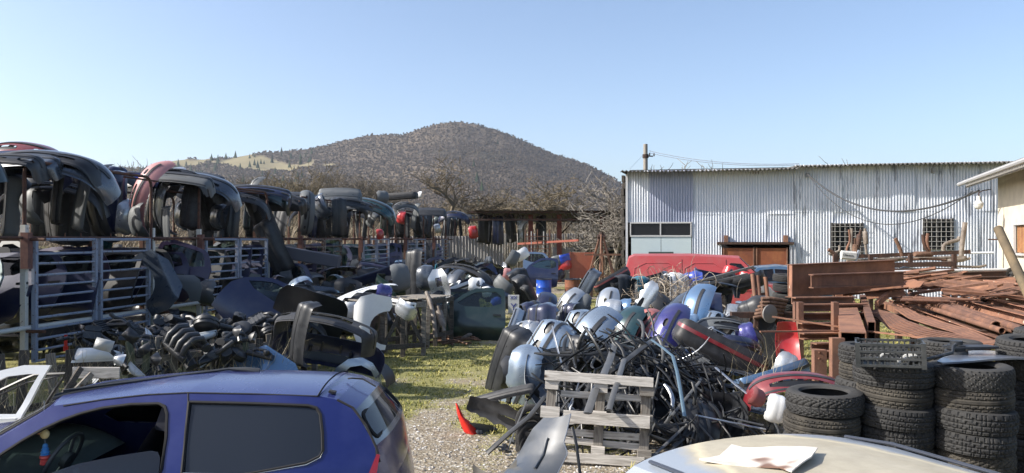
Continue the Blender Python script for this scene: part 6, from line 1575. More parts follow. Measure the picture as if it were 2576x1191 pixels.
EB('b_front', 1330, 812, 12.8, 'silver', 'silver bumper with lower grille opening beneath the navy black one', yaw=-26, roll=5, s=.78, strip='silver')
EB('b_open', 1412, 816, 11.0, 'silver blue', 'large silver blue bumper with grey side strip at the front left of the heap', yaw=-30, roll=27, pitch=-8, s=.92, strip='charcoal')
EB('b_wide', 1518, 800, 11.2, 'silver blue', 'second silver blue bumper curving round ribbed grey plastic', yaw=-36, roll=28, pitch=0, s=.95)
B('b_ribbed', 1505, 872, 10.4, 'charcoal', 'ribbed charcoal bumper lying inside the second silver blue one', p='S', yaw=40, roll=14, s=.55)
B('b_half', 1322, 935, 9.9, 'silver blue', 'shiny grey blue bumper end hanging lowest at the left of the heap', p='E', yaw=-18, roll=10, s=.85)
B('b_end', 1296, 940, 10.3, 'charcoal', 'dark bumper end behind the shiny one at the lowest left', p='E', yaw=20, roll=0, s=.85)
EB('b_open', 1478, 788, 12.6, 'silver blue', 'silver blue bumper behind the two large ones', yaw=-30, roll=22, s=.85)
EB('b_round', 1532, 733, 14.8, 'silver', 'bright silver helmet shaped bumper at the back of the heap', yaw=-16, roll=4, s=.78)
B('b_half', 1540, 788, 14.2, 'silver', 'polished silver bumper corner pointing down', p='E', yaw=-20, roll=4, s=.66)
B('b_half', 1572, 790, 14.2, 'steel blue', 'metallic blue bumper corner beside the polished silver one', p='E', yaw=-40, roll=-8, s=.72)
B('b_end', 1463, 765, 15.2, 'faded grey', 'faded grey triangular bumper cap behind the silver blue ones', p='E', yaw=-10, roll=8, s=.8)
EB('b_round', 1650, 742, 14.8, 'charcoal', 'rounded dark grey bumper next to the dry vines', yaw=35, roll=-16, s=.75)
B('b_broken', 1612, 775, 14.2, 'silver', 'torn silver bumper showing white edges next to the rounded grey one', p='E', yaw=-20, roll=30, s=.66)
EB('b_wide', 1590, 792, 12.2, 'dark teal', 'dark teal bumper standing in the centre of the heap', yaw=-40, roll=14, s=.85)
EB('b_rear', 1545, 796, 12.9, 'navy', 'navy bumper between the silver blue and the teal one', yaw=-40, roll=24, s=.8)
EB('b_open', 1655, 788, 12.3, 'faded red', 'faded red bumper with open grille slats in the centre of the heap', yaw=-36, roll=32, s=.75)
EB('b_round', 1700, 778, 12.0, 'violet blue', 'glossy violet blue bumper with black side strip in the centre of the heap', yaw=-28, roll=18, s=.9, strip='charcoal')
EB('b_wide', 1762, 736, 13.6, 'steel blue', 'steel blue bumper standing upright below the white and blue pieces', yaw=-34, roll=8, s=.95)
EB('b_round', 1728, 742, 14.0, 'slate', 'slate bumper nested left of the upright steel blue one', yaw=-44, roll=14, s=.85)
EB('b_ribbed', 1500, 684, 17.5, 'slate', 'weathered grey ridged bumper standing tilted at the far left of the heap', yaw=-24, roll=30, s=.75)
B('b_rear', 1540, 703, 17.8, 'charcoal', 'charcoal bumper with a faded red stripe tilted beside the ridged one', p='U', yaw=8, roll=-28, s=.52, strip='faded red')
EB('b_tall', 1570, 694, 17.4, 'charcoal', 'charcoal rubber bumper end standing between the red striped and teal ones', yaw=30, roll=2, s=.62)
EB('b_tall', 1614, 698, 17.2, 'teal', 'bright teal bumper end standing in front of the red van', yaw=40, roll=2, s=.6)
B('b_round', 1655, 726, 17.0, 'slate', 'dusty grey bumper left of the chipped white one', p='E', yaw=10, roll=40, s=.5)
EB('b_tall', 1703, 690, 16.4, 'white', 'chipped white bumper standing on end among the vines', yaw=30, roll=4, s=.75)
EB('b_tall', 1742, 686, 16.6, 'bright blue', 'bright blue bumper standing on end right of the white one', yaw=-20, roll=-2, s=.68)
B('b_rear', 1800, 728, 16.0, 'slate', 'dark blue grey bumper right of the bright blue one', p='S', yaw=20, roll=6, s=.62)
EB('b_open', 1785, 740, 14.4, 'navy', 'navy bumper with gaping opening left of the dark upright shell', yaw=-28, roll=-8, s=.75)
EB('b_half', 1832, 752, 14.0, 'silver', 'white silver bumper inner with hanging metal strap', yaw=10, roll=-14, s=.9)
EB('b_tall', 1892, 755, 13.4, 'charcoal', 'tall dark shell standing at the right side of the heap', yaw=-20, roll=-16, s=.85)
B('b_wide', 1838, 838, 12.2, 'faded grey', 'pale grey broad arch bumper right of centre', p='S', yaw=6, roll=14, pitch=25, s=.62)
B('b_old', 1835, 862, 11.8, 'silver', 'thin pale bracket bumper under the pale grey arch', p='S', yaw=10, roll=30, s=.5)
B('b_half', 1880, 850, 12.0, 'violet blue', 'blue bumper end hooked on the pale grey arch', p='E', yaw=-30, roll=-18, s=.6)
B('b_rear', 1812, 880, 11.2, 'dusty black', 'long black bumper with a dark red top edge slanting down to the right', p='U', yaw=-6, roll=27, s=.80, strip='dark red')
B('b_round', 1870, 880, 11.4, 'navy', 'glossy navy bumper corner at the lower right of the heap', p='U', yaw=30, roll=18, pitch=-20, s=.5)
B('b_broken', 1785, 838, 12.4, 'dusty black', 'black torn bumper above the long slanting one', p='U', yaw=160, roll=24, s=.66)
B('b_half', 1845, 688, 17.8, 'red', 'bright red bumper piece lying before the van nose', p='U', yaw=8, roll=20, s=.6)
B('b_half', 1880, 700, 17.6, 'red', 'dark glossy red bumper piece before the blue saloon', p='U', yaw=-20, roll=12, s=.55)
B('b_broken', 1905, 718, 17.4, 'white', 'white bumper piece before the blue saloon', p='U', yaw=0, roll=30, s=.55)
for k in range(26):
    px = rm.uniform(1300, 1560) if k < 12 else rm.uniform(1700, 1900); d = rm.uniform(11.6, 15.5); py = 815 - 17 * (d - 11.6) + rm.uniform(-14, 34)
    col = rm.choice(['silver blue', 'slate', 'black', 'charcoal', 'navy', 'silver', 'charcoal', 'steel blue']); side = 'left' if k < 12 else 'right'
    EB(rm.choice(['b_front', 'b_open', 'b_rear', 'b_tall', 'b_ribbed', 'b_wide', 'b_half']), px, py, d, col, f'{col} bumper wedged on end in the {side} half of the middle heap', yaw=rm.uniform(-60, 30), roll=rm.uniform(-20, 35), pitch=rm.uniform(-20, 20), s=rm.uniform(.6, .85))['group'] = f'bumpers wedged in the {side} half of the middle heap'
for k, (px, py, d, col, key) in enumerate([(1605, 712, 17.6, 'black', 'b_rear'), (1640, 716, 17.4, 'charcoal', 'b_front'), (1780, 716, 16.8, 'dusty black', 'b_open'), (1815, 706, 16.9, 'navy', 'b_tall'), (1850, 712, 16.6, 'charcoal', 'b_rear')]):
    B(key, px, py, d, col, [f'black bumper lying before the red van side', f'charcoal bumper lying before the red van door', 'dusty black bumper below the red van window', 'navy bumper before the red van front wheel', 'charcoal bumper before the red van nose'][k], p='U', yaw=rm.uniform(-30, 30), roll=rm.uniform(-15, 15), pitch=20, s=.7)
for k in range(13):
    px = 1600 + 20 * k + rm.uniform(-8, 8); col = rm.choice(['charcoal', 'black', 'slate', 'navy', 'faded grey', 'silver blue', 'dusty black'])
    EB(rm.choice(['b_rear', 'b_tall', 'b_front', 'b_half']), px, rm.uniform(696, 714), rm.uniform(17.2, 18.6), col, f'{col} bumper standing in the row along the red van side', yaw=rm.uniform(-50, 50), roll=rm.uniform(-30, 30), s=rm.uniform(.6, .75))['group'] = 'bumpers in the row along the red van'
# right edge: red curved bumper, blue piece, dark red long bumper
B('b_wide', 1990, 905, 10.9, 'red', 'red bumper standing in a crescent with torn silver lining on the right of the heap', p='V', yaw=78, roll=-34, s=.62)
B('b_half', 1972, 925, 10.6, 'silver', 'pointed silver lining fragment inside the red crescent', p='E', yaw=-20, roll=24, s=.55)
B('b_rear', 1945, 950, 10.4, 'steel blue', 'blue bumper lying between seals and the red crescent', p='U', yaw=12, roll=-14, s=.62)
B('b_wide', 2010, 985, 8.9, 'dark red', 'long dark red bumper lying upright behind the front tyre stack', p='U', yaw=-6, roll=0, pitch=-62, s=.62)
B('b_half', 1950, 1030, 8.2, 'white', 'white plastic corner on the ground left of the front tyre stack', p='E', yaw=-10, roll=12, s=.4)
B('b_end', 1905, 1000, 8.6, 'faded red', 'small faded red fragment beside the seals', p='E', yaw=20, roll=30, s=.4)

# loose door seals, trim strips and wiper arms
def ribbon(seed, L, w, th, bend, prof=0):
    r = random.Random(seed); n = 10; p = Vector((0, 0, 0)); a = 0; pts = [p]; b = r.uniform(-bend, bend); e = r.uniform(-bend, bend) * .7
    kink = r.randrange(3, 8) if r.random() < .4 else -1
    d = Vector((1, 0, 0))
    for i in range(n):
        d = (Matrix.Rotation(b / n + (r.uniform(.5, 1.2) if i == kink else 0), 3, 'Z') @ Matrix.Rotation(e / n, 3, 'Y') @ d).normalized(); p = p + d * L / n; pts.append(p)
    c = sum(pts, Vector()) / len(pts); mb = MB(); mb.tube([q - c for q in pts], [w * (.6 if i in (0, n) else 1) for i in range(n + 1)], 6, flat=th / w); 
    if prof: mb.tube([q - c + Vector((0, 0, w * .7)) for q in pts], w * .28, 4)
    return mb.mesh('seal_%d' % seed, 50)
RIB = [ribbon(i, U(.55, 1.35), U(.012, .026), U(.007, .012), U(.8, 3.0), i % 2) for i in range(16)]
CHROME = simple('dull_chrome', (.50, .52, .54), .28, .85, .3); SEALG = plastic('grey_seal', (.06, .063, .066), .45, .4); SEALB = plastic('black_seal', (.016, .017, .018), .4, .25)
n = 0
for k in range(700):
    d = rm.uniform(8.15, 10.6); x = rm.uniform(.45, 3.15) + .1 * (d - 9); h = hz(x, d) * .84
    if (x * F / d + CX) < 1385 + 25 * rm.random(): continue
    if h < .12 and rm.random() < .8: continue
    front = d < 9.3; z = h * (rm.uniform(.9, 1.03) if rm.random() < .55 else rm.uniform(.25, .95)) + .03
    m = rm.choices([SEALB, M_black(), SEALG, CHROME], [5, 3, 2.4, .3])[0]; col = {SEALB.name: 'black', 'black_plastic': 'black', SEALG.name: 'grey', CHROME.name: 'chrome'}[m.name]
    cxx = 1.15 + .16 * (d - 9); az = math.atan2(d - 10.2, x - cxx) + rm.uniform(-1.1, 1.1); tilt = (18 + 40 * min(1, abs(x - cxx) / 1.4)) if not front else rm.uniform(25, 75)
    o = ob('rubber_seal' if col != 'chrome' else 'trim_strip', RIB[rm.randrange(16)], m, None, Matrix.Translation((x, d, z)) @ Matrix.Rotation(az, 4, 'Z') @ Matrix.Rotation(R(tilt * rm.uniform(.2, 1)), 4, 'Y') @ Matrix.Rotation(rm.uniform(0, 6.28), 4, 'X'))
    side = 'left' if x < cxx - .5 else 'right' if x > cxx + .5 else 'middle'
    if col == 'chrome': tag(o, f'dull chrome trim strip in the {side} of the seal heap', 'trim strip', f'chrome strips in the {side} of the seal heap')
    else: tag(o, f'loose {col} rubber seal on the {side} of the heap behind the pallet', 'seal', f'{col} seals on the {side} of the heap'); 
    n += 1
    if n >= 270: break
def strip(label, pts, w, mat, name='rubber_seal', flat=.5):
    o = MB().tube([P(*p) for p in pts], w, 7, flat=flat).build(name, mat, None, smooth=50); tag(o, label, 'seal' if 'seal' in name else 'strip'); return o
BLM = simple('blue_steel_strip', (.22, .32, .38), .3, .6)
strip('long bent blue grey metal strip arching down the right of the pallet', [(1640, 856, 9.6), (1668, 876, 9.3), (1692, 896, 9.0), (1703, 935, 8.7), (1712, 985, 8.4), (1722, 1048, 8.1)], .02, BLM, 'metal_strip')
strip('bright chrome strip slanting down right across the seals', [(1800, 925, 9.6), (1850, 968, 9.2), (1905, 1010, 8.9), (1935, 1020, 8.8)], .018, CHROME, 'metal_strip')
strip('broad flat grey seal curling over the top plank of the pallet', [(1548, 862, 9.8), (1535, 905, 9.0), (1518, 945, 8.4), (1500, 975, 8.05), (1478, 1040, 7.6)], .045, SEALG, 'rubber_seal', .3)
strip('thick black tube seal hanging over the pallet between its planks', [(1570, 905, 9.0), (1560, 940, 8.3), (1545, 985, 7.75), (1532, 1032, 7.5)], .032, SEALG)
strip('thick double grooved black seal lying high on the heap', [(1655, 848, 10.0), (1610, 880, 9.5), (1560, 920, 9.0), (1530, 938, 8.9)], .05, SEALB, 'rubber_seal', .5)
strip('black seal running down left from the pallet corner to the gravel', [(1370, 1000, 8.3), (1330, 1050, 8.1), (1280, 1090, 7.9), (1225, 1140, 7.85)], .035, SEALB)
strip('thin rod standing left of the pallet', [(1325, 1010, 8.4), (1300, 1070, 8.1), (1278, 1130, 7.9)], .01, SEALG, 'metal_rod')
strip('pale strip leaning in front of the pallet from top left', [(1440, 1075, 7.2), (1450, 1120, 7.1), (1462, 1215, 7.0)], .016, SEALB, 'metal_rod')
for k, (a, b, c_) in enumerate([((1750, 1045, 8.3), (1925, 1080, 8.2), CHROME), ((1830, 1050, 8.3), (1920, 1070, 8.1), SEALB), ((1640, 1150, 7.9), (1720, 1075, 8.4), SEALG), ((1650, 1165, 7.8), (1740, 1085, 8.5), SEALB), ((1690, 1045, 8.4), (1760, 960, 9.0), SEALG)]):
    strip(['grey rail lying low right of the pallet', 'black rail lying beside the grey one', 'thin rod leaning on the right end of the pallet', 'second thin rod leaning on the right end of the pallet', 'grey arm standing in the seals right of the pallet'][k], [a, b], .02, c_, 'metal_strip')
# upright pallet
pl = thing('wooden_pallet', 'weathered wooden pallet standing on edge in front of the seal heap', 'pallet', Matrix.Translation(P(1497, 603, 7.95) + Vector((0, 0, -H))) @ Matrix.Rotation(R(-6), 4, 'Z') @ Matrix.Rotation(R(3), 4, 'Y') @ Matrix.Rotation(R(-9), 4, 'X'))
for k, (z, w_, x0, x1) in enumerate([(.88, .10, -.58, .56), (.70, .07, -.40, .50), (.47, .13, -.36, .54), (.30, .075, -.5, .5), (.21, .07, -.58, .50), (.06, .10, -.5, .5)]):
    yy = -.065 if k in (0, 2, 5) else .065
    MB().cbox(x1 - x0, .024, w_, ((x0 + x1) / 2, yy, z), Matrix.Rotation(R(rm.uniform(-1, 1)), 3, 'Y'), c=.004).build('plank', PALLET, pl)
MB().cbox(.20, .024, .12, (-.50, -.065, .50), c=.004).build('plank', PALLET, pl)
for x in (-.5, .02, .50):
    for z in (.12, .48, .80): MB().cbox(.14, .10, .13, (x, 0, z), c=.006).build('block', PALLET if x < .4 else WOODG, pl)
    o = MB().cbox(.93, .022, .10, (0, 0, 0), c=.004).build('stringer', WOODG, pl); o.matrix_basis = Matrix.Translation((x, .04, .47)) @ Matrix.Rotation(R(90), 4, 'Y')
# dark wing panel in front, red lamp cover piece, grille piece
fw = thing('wing_panel', 'dark grey metallic wing panel with white edge lying in front of the pallet', 'wing panel', loc=P(1330, 1130, 6.9))
def wpt(px, py, d): return P(px, py, d) - fw.location
cols_ = [[(1368, 1050, 6.9), (1400, 1064, 6.8), (1436, 1040, 6.7)], [(1340, 1078, 6.9), (1385, 1090, 6.75), (1426, 1085, 6.6)], [(1322, 1110, 6.9), (1370, 1120, 6.7), (1418, 1112, 6.55)], [(1300, 1150, 6.85), (1355, 1155, 6.6), (1428, 1140, 6.5)], [(1275, 1182, 6.7), (1335, 1190, 6.5), (1410, 1176, 6.4)], [(1240, 1215, 6.5), (1310, 1222, 6.35), (1390, 1215, 6.3)]]
gm_ = [[wpt(*p) for p in row] for row in cols_]
def wsurf(u, v):
    a = v * (len(gm_) - 1.001); i = int(a); f = a - i; f2 = f * f * (3 - 2 * f); row = [gm_[i][q].lerp(gm_[i + 1][q], f) for q in range(3)]
    p = row[0] * (1 - u) ** 2 + row[1] * 2 * u * (1 - u) + row[2] * u * u; return p + Vector((0, -.05, .03)) * math.sin(math.pi * u)
wb = MB(); wb.grid(18, 26, wsurf); wb.grid(18, 26, lambda u, v: wsurf(1 - u, v) + Vector((.004, .012, -.012))); wb.build('skin', paint('dark_metallic_grey', (.05, .06, .075), .42, .3, .3), fw, smooth=60)
MB().tube([wsurf(.55, v / 20) + Vector((0, -.006, .008)) for v in range(7, 17)], .014, 6).build('moulded_groove', paint('dark_metallic_grey', (.085, .10, .12)), fw, smooth=60)
MB().tube([wsurf(1, v / 26) for v in range(27)], .005, 5).build('bare_edge', CHROME, fw, smooth=60)
fb = thing('metal_sheet', 'curved grey brown sheet edge lying at the bottom left of the dark wing', 'panel', loc=P(1225, 1180, 6.9))
MB().grid(16, 6, lambda u, v: P(1190 + 110 * u, 1165 + 26 * math.sin(math.pi * u) ** .8 - 12 * u * u * u, 6.9 + .25 * math.cos(u * 3)) - fb.location + Vector((0, -.02 * v, -.34 * v))).build('sheet', simple('grey_brown_sheet', (.13, .125, .115), .6), fb, smooth=60)
rl = thing('red_lamp_cover', 'bright red pointed lamp panel with grey backing standing on the gravel', 'lamp cover', loc=P(1180, 1070, 9.2))
def lamp_s(u, v, dd=0): 
    a = [(1146, 1015), (1150, 1040), (1160, 1070), (1168, 1088), (1182, 1099)]; b = [(1150, 1014), (1168, 1050), (1190, 1066), (1200, 1085), (1208, 1099)]
    k = v * 3.999; i = int(k); f = k - i; ax = [a[i][q] * (1 - f) + a[i + 1][q] * f for q in (0, 1)]; bx = [b[i][q] * (1 - f) + b[i + 1][q] * f for q in (0, 1)]
    return P(ax[0] * (1 - u) + bx[0] * u, ax[1] * (1 - u) + bx[1] * u, 9.2 - .06 * math.sin(math.pi * u) + dd) - rl.location
lb_ = MB(); lb_.grid(8, 16, lamp_s); lb_.grid(8, 16, lambda u, v: lamp_s(1 - u, v, .02)); lb_.build('red_cover', simple('bright_red_plastic', (.72, .03, .02), .35), rl, smooth=60)
MB().grid(10, 6, lambda u, v: P(1180 + 62 * u, 1062 + 8 * u + (34 - 4 * u) * v, 9.15 + .12 * u + .05 * v) - rl.location).build('grey_backing', M_grey(), rl, smooth=60)
B('b_broken', 1275, 1050, 8.9, 'dusty black', 'black bumper lying open on the gravel with red edge left of the pallet', p='U', yaw=160, roll=-18, s=.6)
B('b_old', 1270, 1000, 9.6, 'dusty black', 'slotted black grille frame lying on the gravel below the silver blue bumpers', p='U', yaw=-14, roll=-16, pitch=-50, s=.5)
for k in range(4): tyre(tuple(P(1338, 1060 + 22 * k, 8.5)), 1, f'{nth[k]} tyre half hidden behind the left end of the pallet', (80, 10 * k), None, .62)

for k in range(26):
    px = rm.uniform(1180, 1330) if k < 17 else rm.uniform(1290, 1420); y = rm.uniform(985, 1160) if k < 17 else rm.uniform(1120, 1185); d = H * F / (y - CY)
    p = P(px, y, d); p.z = .03
    cl = rm.choice(['black', 'charcoal', 'faded grey'])
    make('plastic_shard', 'b_end' if k % 3 else 'inner_trim', f'small {cl} plastic shard lying on the gravel left of the pallet', 'shard', pose(p, rm.choice(['S', 'V', 'S']), rm.uniform(0, 360), rm.uniform(-15, 15), rm.uniform(-20, 20), rm.uniform(.10, .26)), {0: C(cl)}, 'plastic shards on the gravel left of the pallet')
# dry vines over the heap
vb = thing('dry_vine_bush', 'tangle of dry pale vines growing over the middle heap before the van', 'bush', loc=P(1688, 603, 15.4) - Vector((0, 0, H)))
vm = leafcol('vine_stems', [(0, (.14, .11, .08)), (.5, (.30, .25, .19)), (1, (.48, .42, .34))], .9)
for part in range(3):
    mb = MB()
    for k in range(190):
        p = Vector((rm.gauss(0, .38), rm.gauss(0, .3), rm.uniform(.55, 1.55) * (1 - .12 * part))); d_ = Vector((rm.uniform(-1, 1), rm.uniform(-1, 1), rm.uniform(-.4, 1))).normalized(); pts = [p]; cv = Vector((rm.uniform(-1, 1), rm.uniform(-1, 1), rm.uniform(-1, 1)))
        for i in range(6): d_ = (Matrix.Rotation(rm.uniform(.15, .55), 3, cv) @ d_).normalized(); d_.z -= .06; p = p + d_ * .10; pts.append(p)
        mb.tube(pts, rm.uniform(.003, .006), 3, caps=False)
    mb.build('stems', vm, vb)
for k in range(9):
    a = rm.uniform(0, 6.28); pts = [Vector((.2 * math.cos(a), .2 * math.sin(a), 0)), Vector((.35 * math.cos(a), .3 * math.sin(a), .7)), Vector((.5 * math.cos(a + .5), .4 * math.sin(a), 1.3)), Vector((.6 * math.cos(a + 1), .4, 1.75))]
    MB().tube(pts, [.014, .011, .007, .003], 5).build('branch', vm, vb, smooth=60)
brush('heap_weeds', 'thin dry weeds growing round the right side of the heap', [(3.2, 9), (3.6, 11), (4.3, 14), (4.8, 17)], 700, .75, leafcol('weed_stems2', [(0, (.2, .17, .1)), (1, (.5, .44, .3))]), 16, w=.003, spreadw=.25)

# ------------------------------------------------------------------ barrels, steel sheet, tripod in the background
def barrel(label, px, d, mat, name='steel_drum'):
    t = thing(name, label, 'barrel', loc=P(px, 603, d) - Vector((0, 0, H)))
    pr = [(0, 0), (.285, 0), (.292, .01), (.292, .03), (.285, .04)]
    for zc in (.30, .58): pr += [(.285, zc - .02), (.296, zc), (.285, zc + .02)]
    pr += [(.285, .84), (.285, .86)]; MB().lathe(pr, 28).build('body', mat, t, smooth=40)
    MB().lathe([(.283, .855), (.297, .855), (.30, .875), (.29, .885), (.27, .88), (.27, .85), (0, .85)], 28).build('rim', simple('drum_rim', (.03, .035, .05), .4), t, smooth=40); return t
bt = barrel('bright blue steel drum with black rim standing on the grass', 1368, 28.3, paint('drum_blue', (.008, .075, .46), .35, 0, .08, .4))
MB().grid(6, 3, lambda u, v: Vector((.2955 * math.cos(R(205 + 17 * u)), .2955 * math.sin(R(205 + 17 * u)), .12 + .22 * v))).build('white_label', simple('label_white', (.65, .66, .68), .6), bt)
MB().grid(6, 3, lambda u, v: Vector((.2955 * math.cos(R(202 + 9 * u)), .2955 * math.sin(R(202 + 9 * u)), .62 + .1 * v))).build('white_label', simple('label_white', (.65, .66, .68), .6), bt)
barrel('rusty brown steel drum standing before the orange steel sheet', 1440, 28.3, rusty('drum_rust', (.24, .085, .04), (.12, .05, .03), (.36, .13, .05), 3))
sp_ = thing('steel_sheet', 'orange red primed steel sheet standing behind the rusty drum', 'panel', loc=P(1463, 603, 31) - Vector((0, 0, H)))
MB().box(.95, .03, 1.05, (0, 0, 1.3)).build('sheet', rusty('orange_primer', (.42, .13, .07), (.35, .10, .06), (.46, .16, .08), 1.5, .7), sp_)
for x in (-.47, .47): MB().box(.04, .04, 1.1, (x, -.03, 1.3)).build('edge', rusty('orange_primer', (.42, .13, .07)), sp_)
for x in (-.4, .4): MB().box(.08, .3, .78, (x, 0, .39)).build('foot', RUSTD, sp_)
tp = thing('steel_tripod', 'rusty brown steel tripod hoist standing before the lean-to', 'tripod', loc=P(1513, 603, 30.5) - Vector((0, 0, H)))
for k in range(6):
    a = k * 1.047 + .3; MB().tube([(0 + .05 * math.cos(a), .05 * math.sin(a), 2.55), (.85 * math.cos(a), .85 * math.sin(a), 0)], .04, 6).build('leg', RUST, tp, smooth=60)
MB().tube([(-.16, 0, 2.45), (.16, 0, 2.45)], .1, 8).tube([(0, 0, 2.3), (0, 0, 2.65)], .09, 8).build('head', RUSTD, tp, smooth=40)
MB().box(1.45, .07, .07, (.0, -.45, 1.75)).build('cross_beam', RUST, tp); MB().box(.7, .05, .05, (0, -.7, .9)).build('cross_bar', RUST, tp)
rb = thing('steel_beam', 'long red primed steel beam lying level behind the far racks', 'beam'); MB().bar(P(1303, 614, 38), P(1456, 605, 36), .1, .1).build('beam', rusty('red_primer_beam', (.38, .10, .07), (.25, .08, .05)), rb)
fe = thing('scrap_frame', 'tall rusty lattice rack frame at the far end of the rack row', 'rack', loc=P(1352, 603, 37) - Vector((0, 0, H)))
for k in range(5): MB().box(.05, .05, 2.9 - .2 * (k % 2), (-.6 + .3 * k, 0, 1.4)).build('post', PIPEW if k % 2 else RUST, fe)
for k in range(11): MB().box(1.25, .03, .035, (0, -.03, .5 + .2 * k)).build('bar', RUST, fe)
brush('corner_brush', 'bare thorny brush growing at the shed corner behind the tripod', [(3.6, 32.5), (4.4, 31.0)], 420, 1.5, DRY, 12, w=.008, spreadw=.3)

# ------------------------------------------------------------------ exhaust rack in front of the shed
ex = thing('exhaust_rack', 'dark steel rack loaded with rusty exhaust pipes in front of the barred windows', 'rack')
for (a, b, w_) in (((2088, 671, 19.4), (2400, 664, 19.0), .12), ((2098, 648, 20.4), (2440, 634, 20.0), .10), ((2088, 684, 19.0), (2410, 682, 18.6), .14)):
    MB().bar(P(*a), P(*b), w_, w_).build('rail', RUSTD, ex)
for px in (2100, 2190, 2290, 2400):
    for d in (19.2, 20.3): MB().bar(P(px, 640, d), Vector((P(px, 640, d).x, d, 0)), .09, .09).build('post', RUSTD, ex)
EXM = [EXH, EXHG, RUSTD, RUST]
exl = [('bent exhaust pipe hooked at the left end of the rack', [(2084, 628), (2100, 640), (2106, 655), (2092, 672), (2084, 676)], .05, None),
 ('tall thin pale pipe standing left in the rack', [(2143, 575), (2142, 620), (2148, 650)], .035, None), ('rusty silencer standing before the left barred window', [(2166, 578), (2158, 610), (2155, 640)], .035, ((2162, 590), (2156, 625), .09)),
 ('grey silencer standing beside the rusty one', [(2176, 575), (2177, 610), (2180, 640)], .035, ((2176, 582), (2178, 615), .08)), ('short pipe leaning right in the middle of the rack', [(2252, 600), (2262, 622), (2270, 645)], .05, None),
 ('curved pipe lying low over the middle rail', [(2210, 648), (2225, 645), (2245, 655), (2270, 652)], .045, None), ('forked exhaust manifold standing left of the right window', [(2322, 590), (2325, 615), (2338, 640)], .045, None),
 ('second fork of the standing exhaust manifold', [(2334, 588), (2332, 612), (2340, 640)], .04, None), ('snaking pale pipe bent in front of the right window', [(2376, 640), (2374, 618), (2395, 608), (2410, 604), (2414, 596)], .05, None),
 ('tall rusty pipe leaning at the right end of the rack', [(2428, 560), (2422, 600), (2418, 645)], .06, None), ('long grey pipe lying along the upper rail', [(2130, 657), (2240, 652), (2330, 650), (2430, 648)], .04, None),
 ('wavy tan pipe at the lower left of the rack', [(2082, 682), (2100, 672), (2118, 680), (2142, 672), (2165, 668)], .045, None), ('flat silencer lying in the middle of the rack', [(2280, 655), (2330, 652), (2380, 655)], .03, ((2300, 640), (2345, 640), .10)),
 ('box silencer lying near the right end of the rack', [(2370, 660), (2420, 655), (2440, 650)], .035, ((2382, 658), (2425, 652), .10)), ('dark pipe end at the lower middle of the rack', [(2180, 664), (2210, 668), (2240, 664)], .05, None),
 ('thin bent pipe rising before the left window', [(2136, 578), (2138, 606), (2130, 628), (2140, 640)], .03, None), ('short upright rusty can before the left window', [(2150, 600), (2150, 640)], .04, ((2150, 615), (2150, 640), .12)),
 ('hooked thin pipe on the left of the rack', [(2086, 640), (2110, 632), (2112, 618)], .035, None), ('low grey pipe crossing the right half of the rack', [(2260, 672), (2340, 668), (2450, 672), (2480, 668)], .03, None)]
for k, (lab, pts, r_, mf) in enumerate(exl):
    d = 19.3 + .5 * (k % 3); exhaust(lab, [P(x, y, d) for x, y in pts], r_, (P(*mf[0], d), P(*mf[1], d), mf[2]) if mf else None, EXM[k % 4] if 'grey' not in lab and 'pale' not in lab else EXHG)
sm_ = thing('written_silencer', 'white silencer box with handwriting lying at the left of the exhaust rack', 'silencer', Matrix.Translation(P(2134, 643, 19.0)) @ Matrix.Rotation(R(5), 4, 'Y'))
MB().cbox(.36, .12, .22, c=.04).build('box', simple('silencer_white', (.66, .66, .64), .5), sm_, smooth=30); MB().bar((.17, -.02, -.16), (.25, -.02, .15), .05, .05).build('end_bracket', simple('bracket_blue_grey', (.3, .34, .4), .5), sm_)
lettering('Clantcn.', .085, simple('black_ink', (.03, .03, .035)), sm_, Matrix.Translation((-.02, -.064, .0)) @ RX)
sg = thing('steel_grating', 'white painted rail running along the shed wall behind the exhausts', 'rail'); MB().tube([P(2190, 641, 28.5), P(2500, 636, 26.5)], .045, 6).build('rail', simple('pale_trim', (.55, .56, .58)), sg)

# ------------------------------------------------------------------ the rusty steel store on the right
def itag(o, label, cat='steel beam', group=None): return tag(o, label, cat, group)
def ibeam(a, b, h, w, mat, label, group=None, tf=.02, name='steel_beam', up=(0, 0, 1), chan=False):
    a = Vector(a); b = Vector(b); x = (b - a); L = x.length; x.normalize(); y = Vector(up).cross(x).normalized(); z = x.cross(y)
    M = Matrix((x, y, z)).transposed(); c = (a + b) / 2; mb = MB()
    for s in (-1, 1): mb.box(L, w, tf, c + z * s * (h / 2 - tf / 2), M)
    mb.box(L, tf, h - 2 * tf - .002, c + (y * (w / 2 - tf / 2) if chan else Vector()), M)
    o = mb.build(name, mat); itag(o, label, 'steel beam', group); return o
def boxtube(a, b, w, h, mat, label, group=None, t=.008, up=(0, 0, 1), name='steel_tube', cat='steel tube'):
    a = Vector(a); b = Vector(b); x = (b - a).normalized(); y = Vector(up).cross(x).normalized(); z = x.cross(y); vs = []
    for p in (a, b):
        for k in (0, t):
            for sy, sz in ((-1, -1), (1, -1), (1, 1), (-1, 1)): vs.append(p + y * sy * (w / 2 - k) + z * sz * (h / 2 - k))
    fs = []
    for i in range(4):
        j = (i + 1) % 4; fs += [(i, 8 + i, 8 + j, j), (4 + i, 4 + j, 12 + j, 12 + i), (i, j, 4 + j, 4 + i), (8 + i, 12 + i, 12 + j, 8 + j)]
    mb = MB(); mb.add(vs, [tuple(reversed(f)) for f in fs]); o = mb.build(name, mat); tag(o, label, cat, group); return o
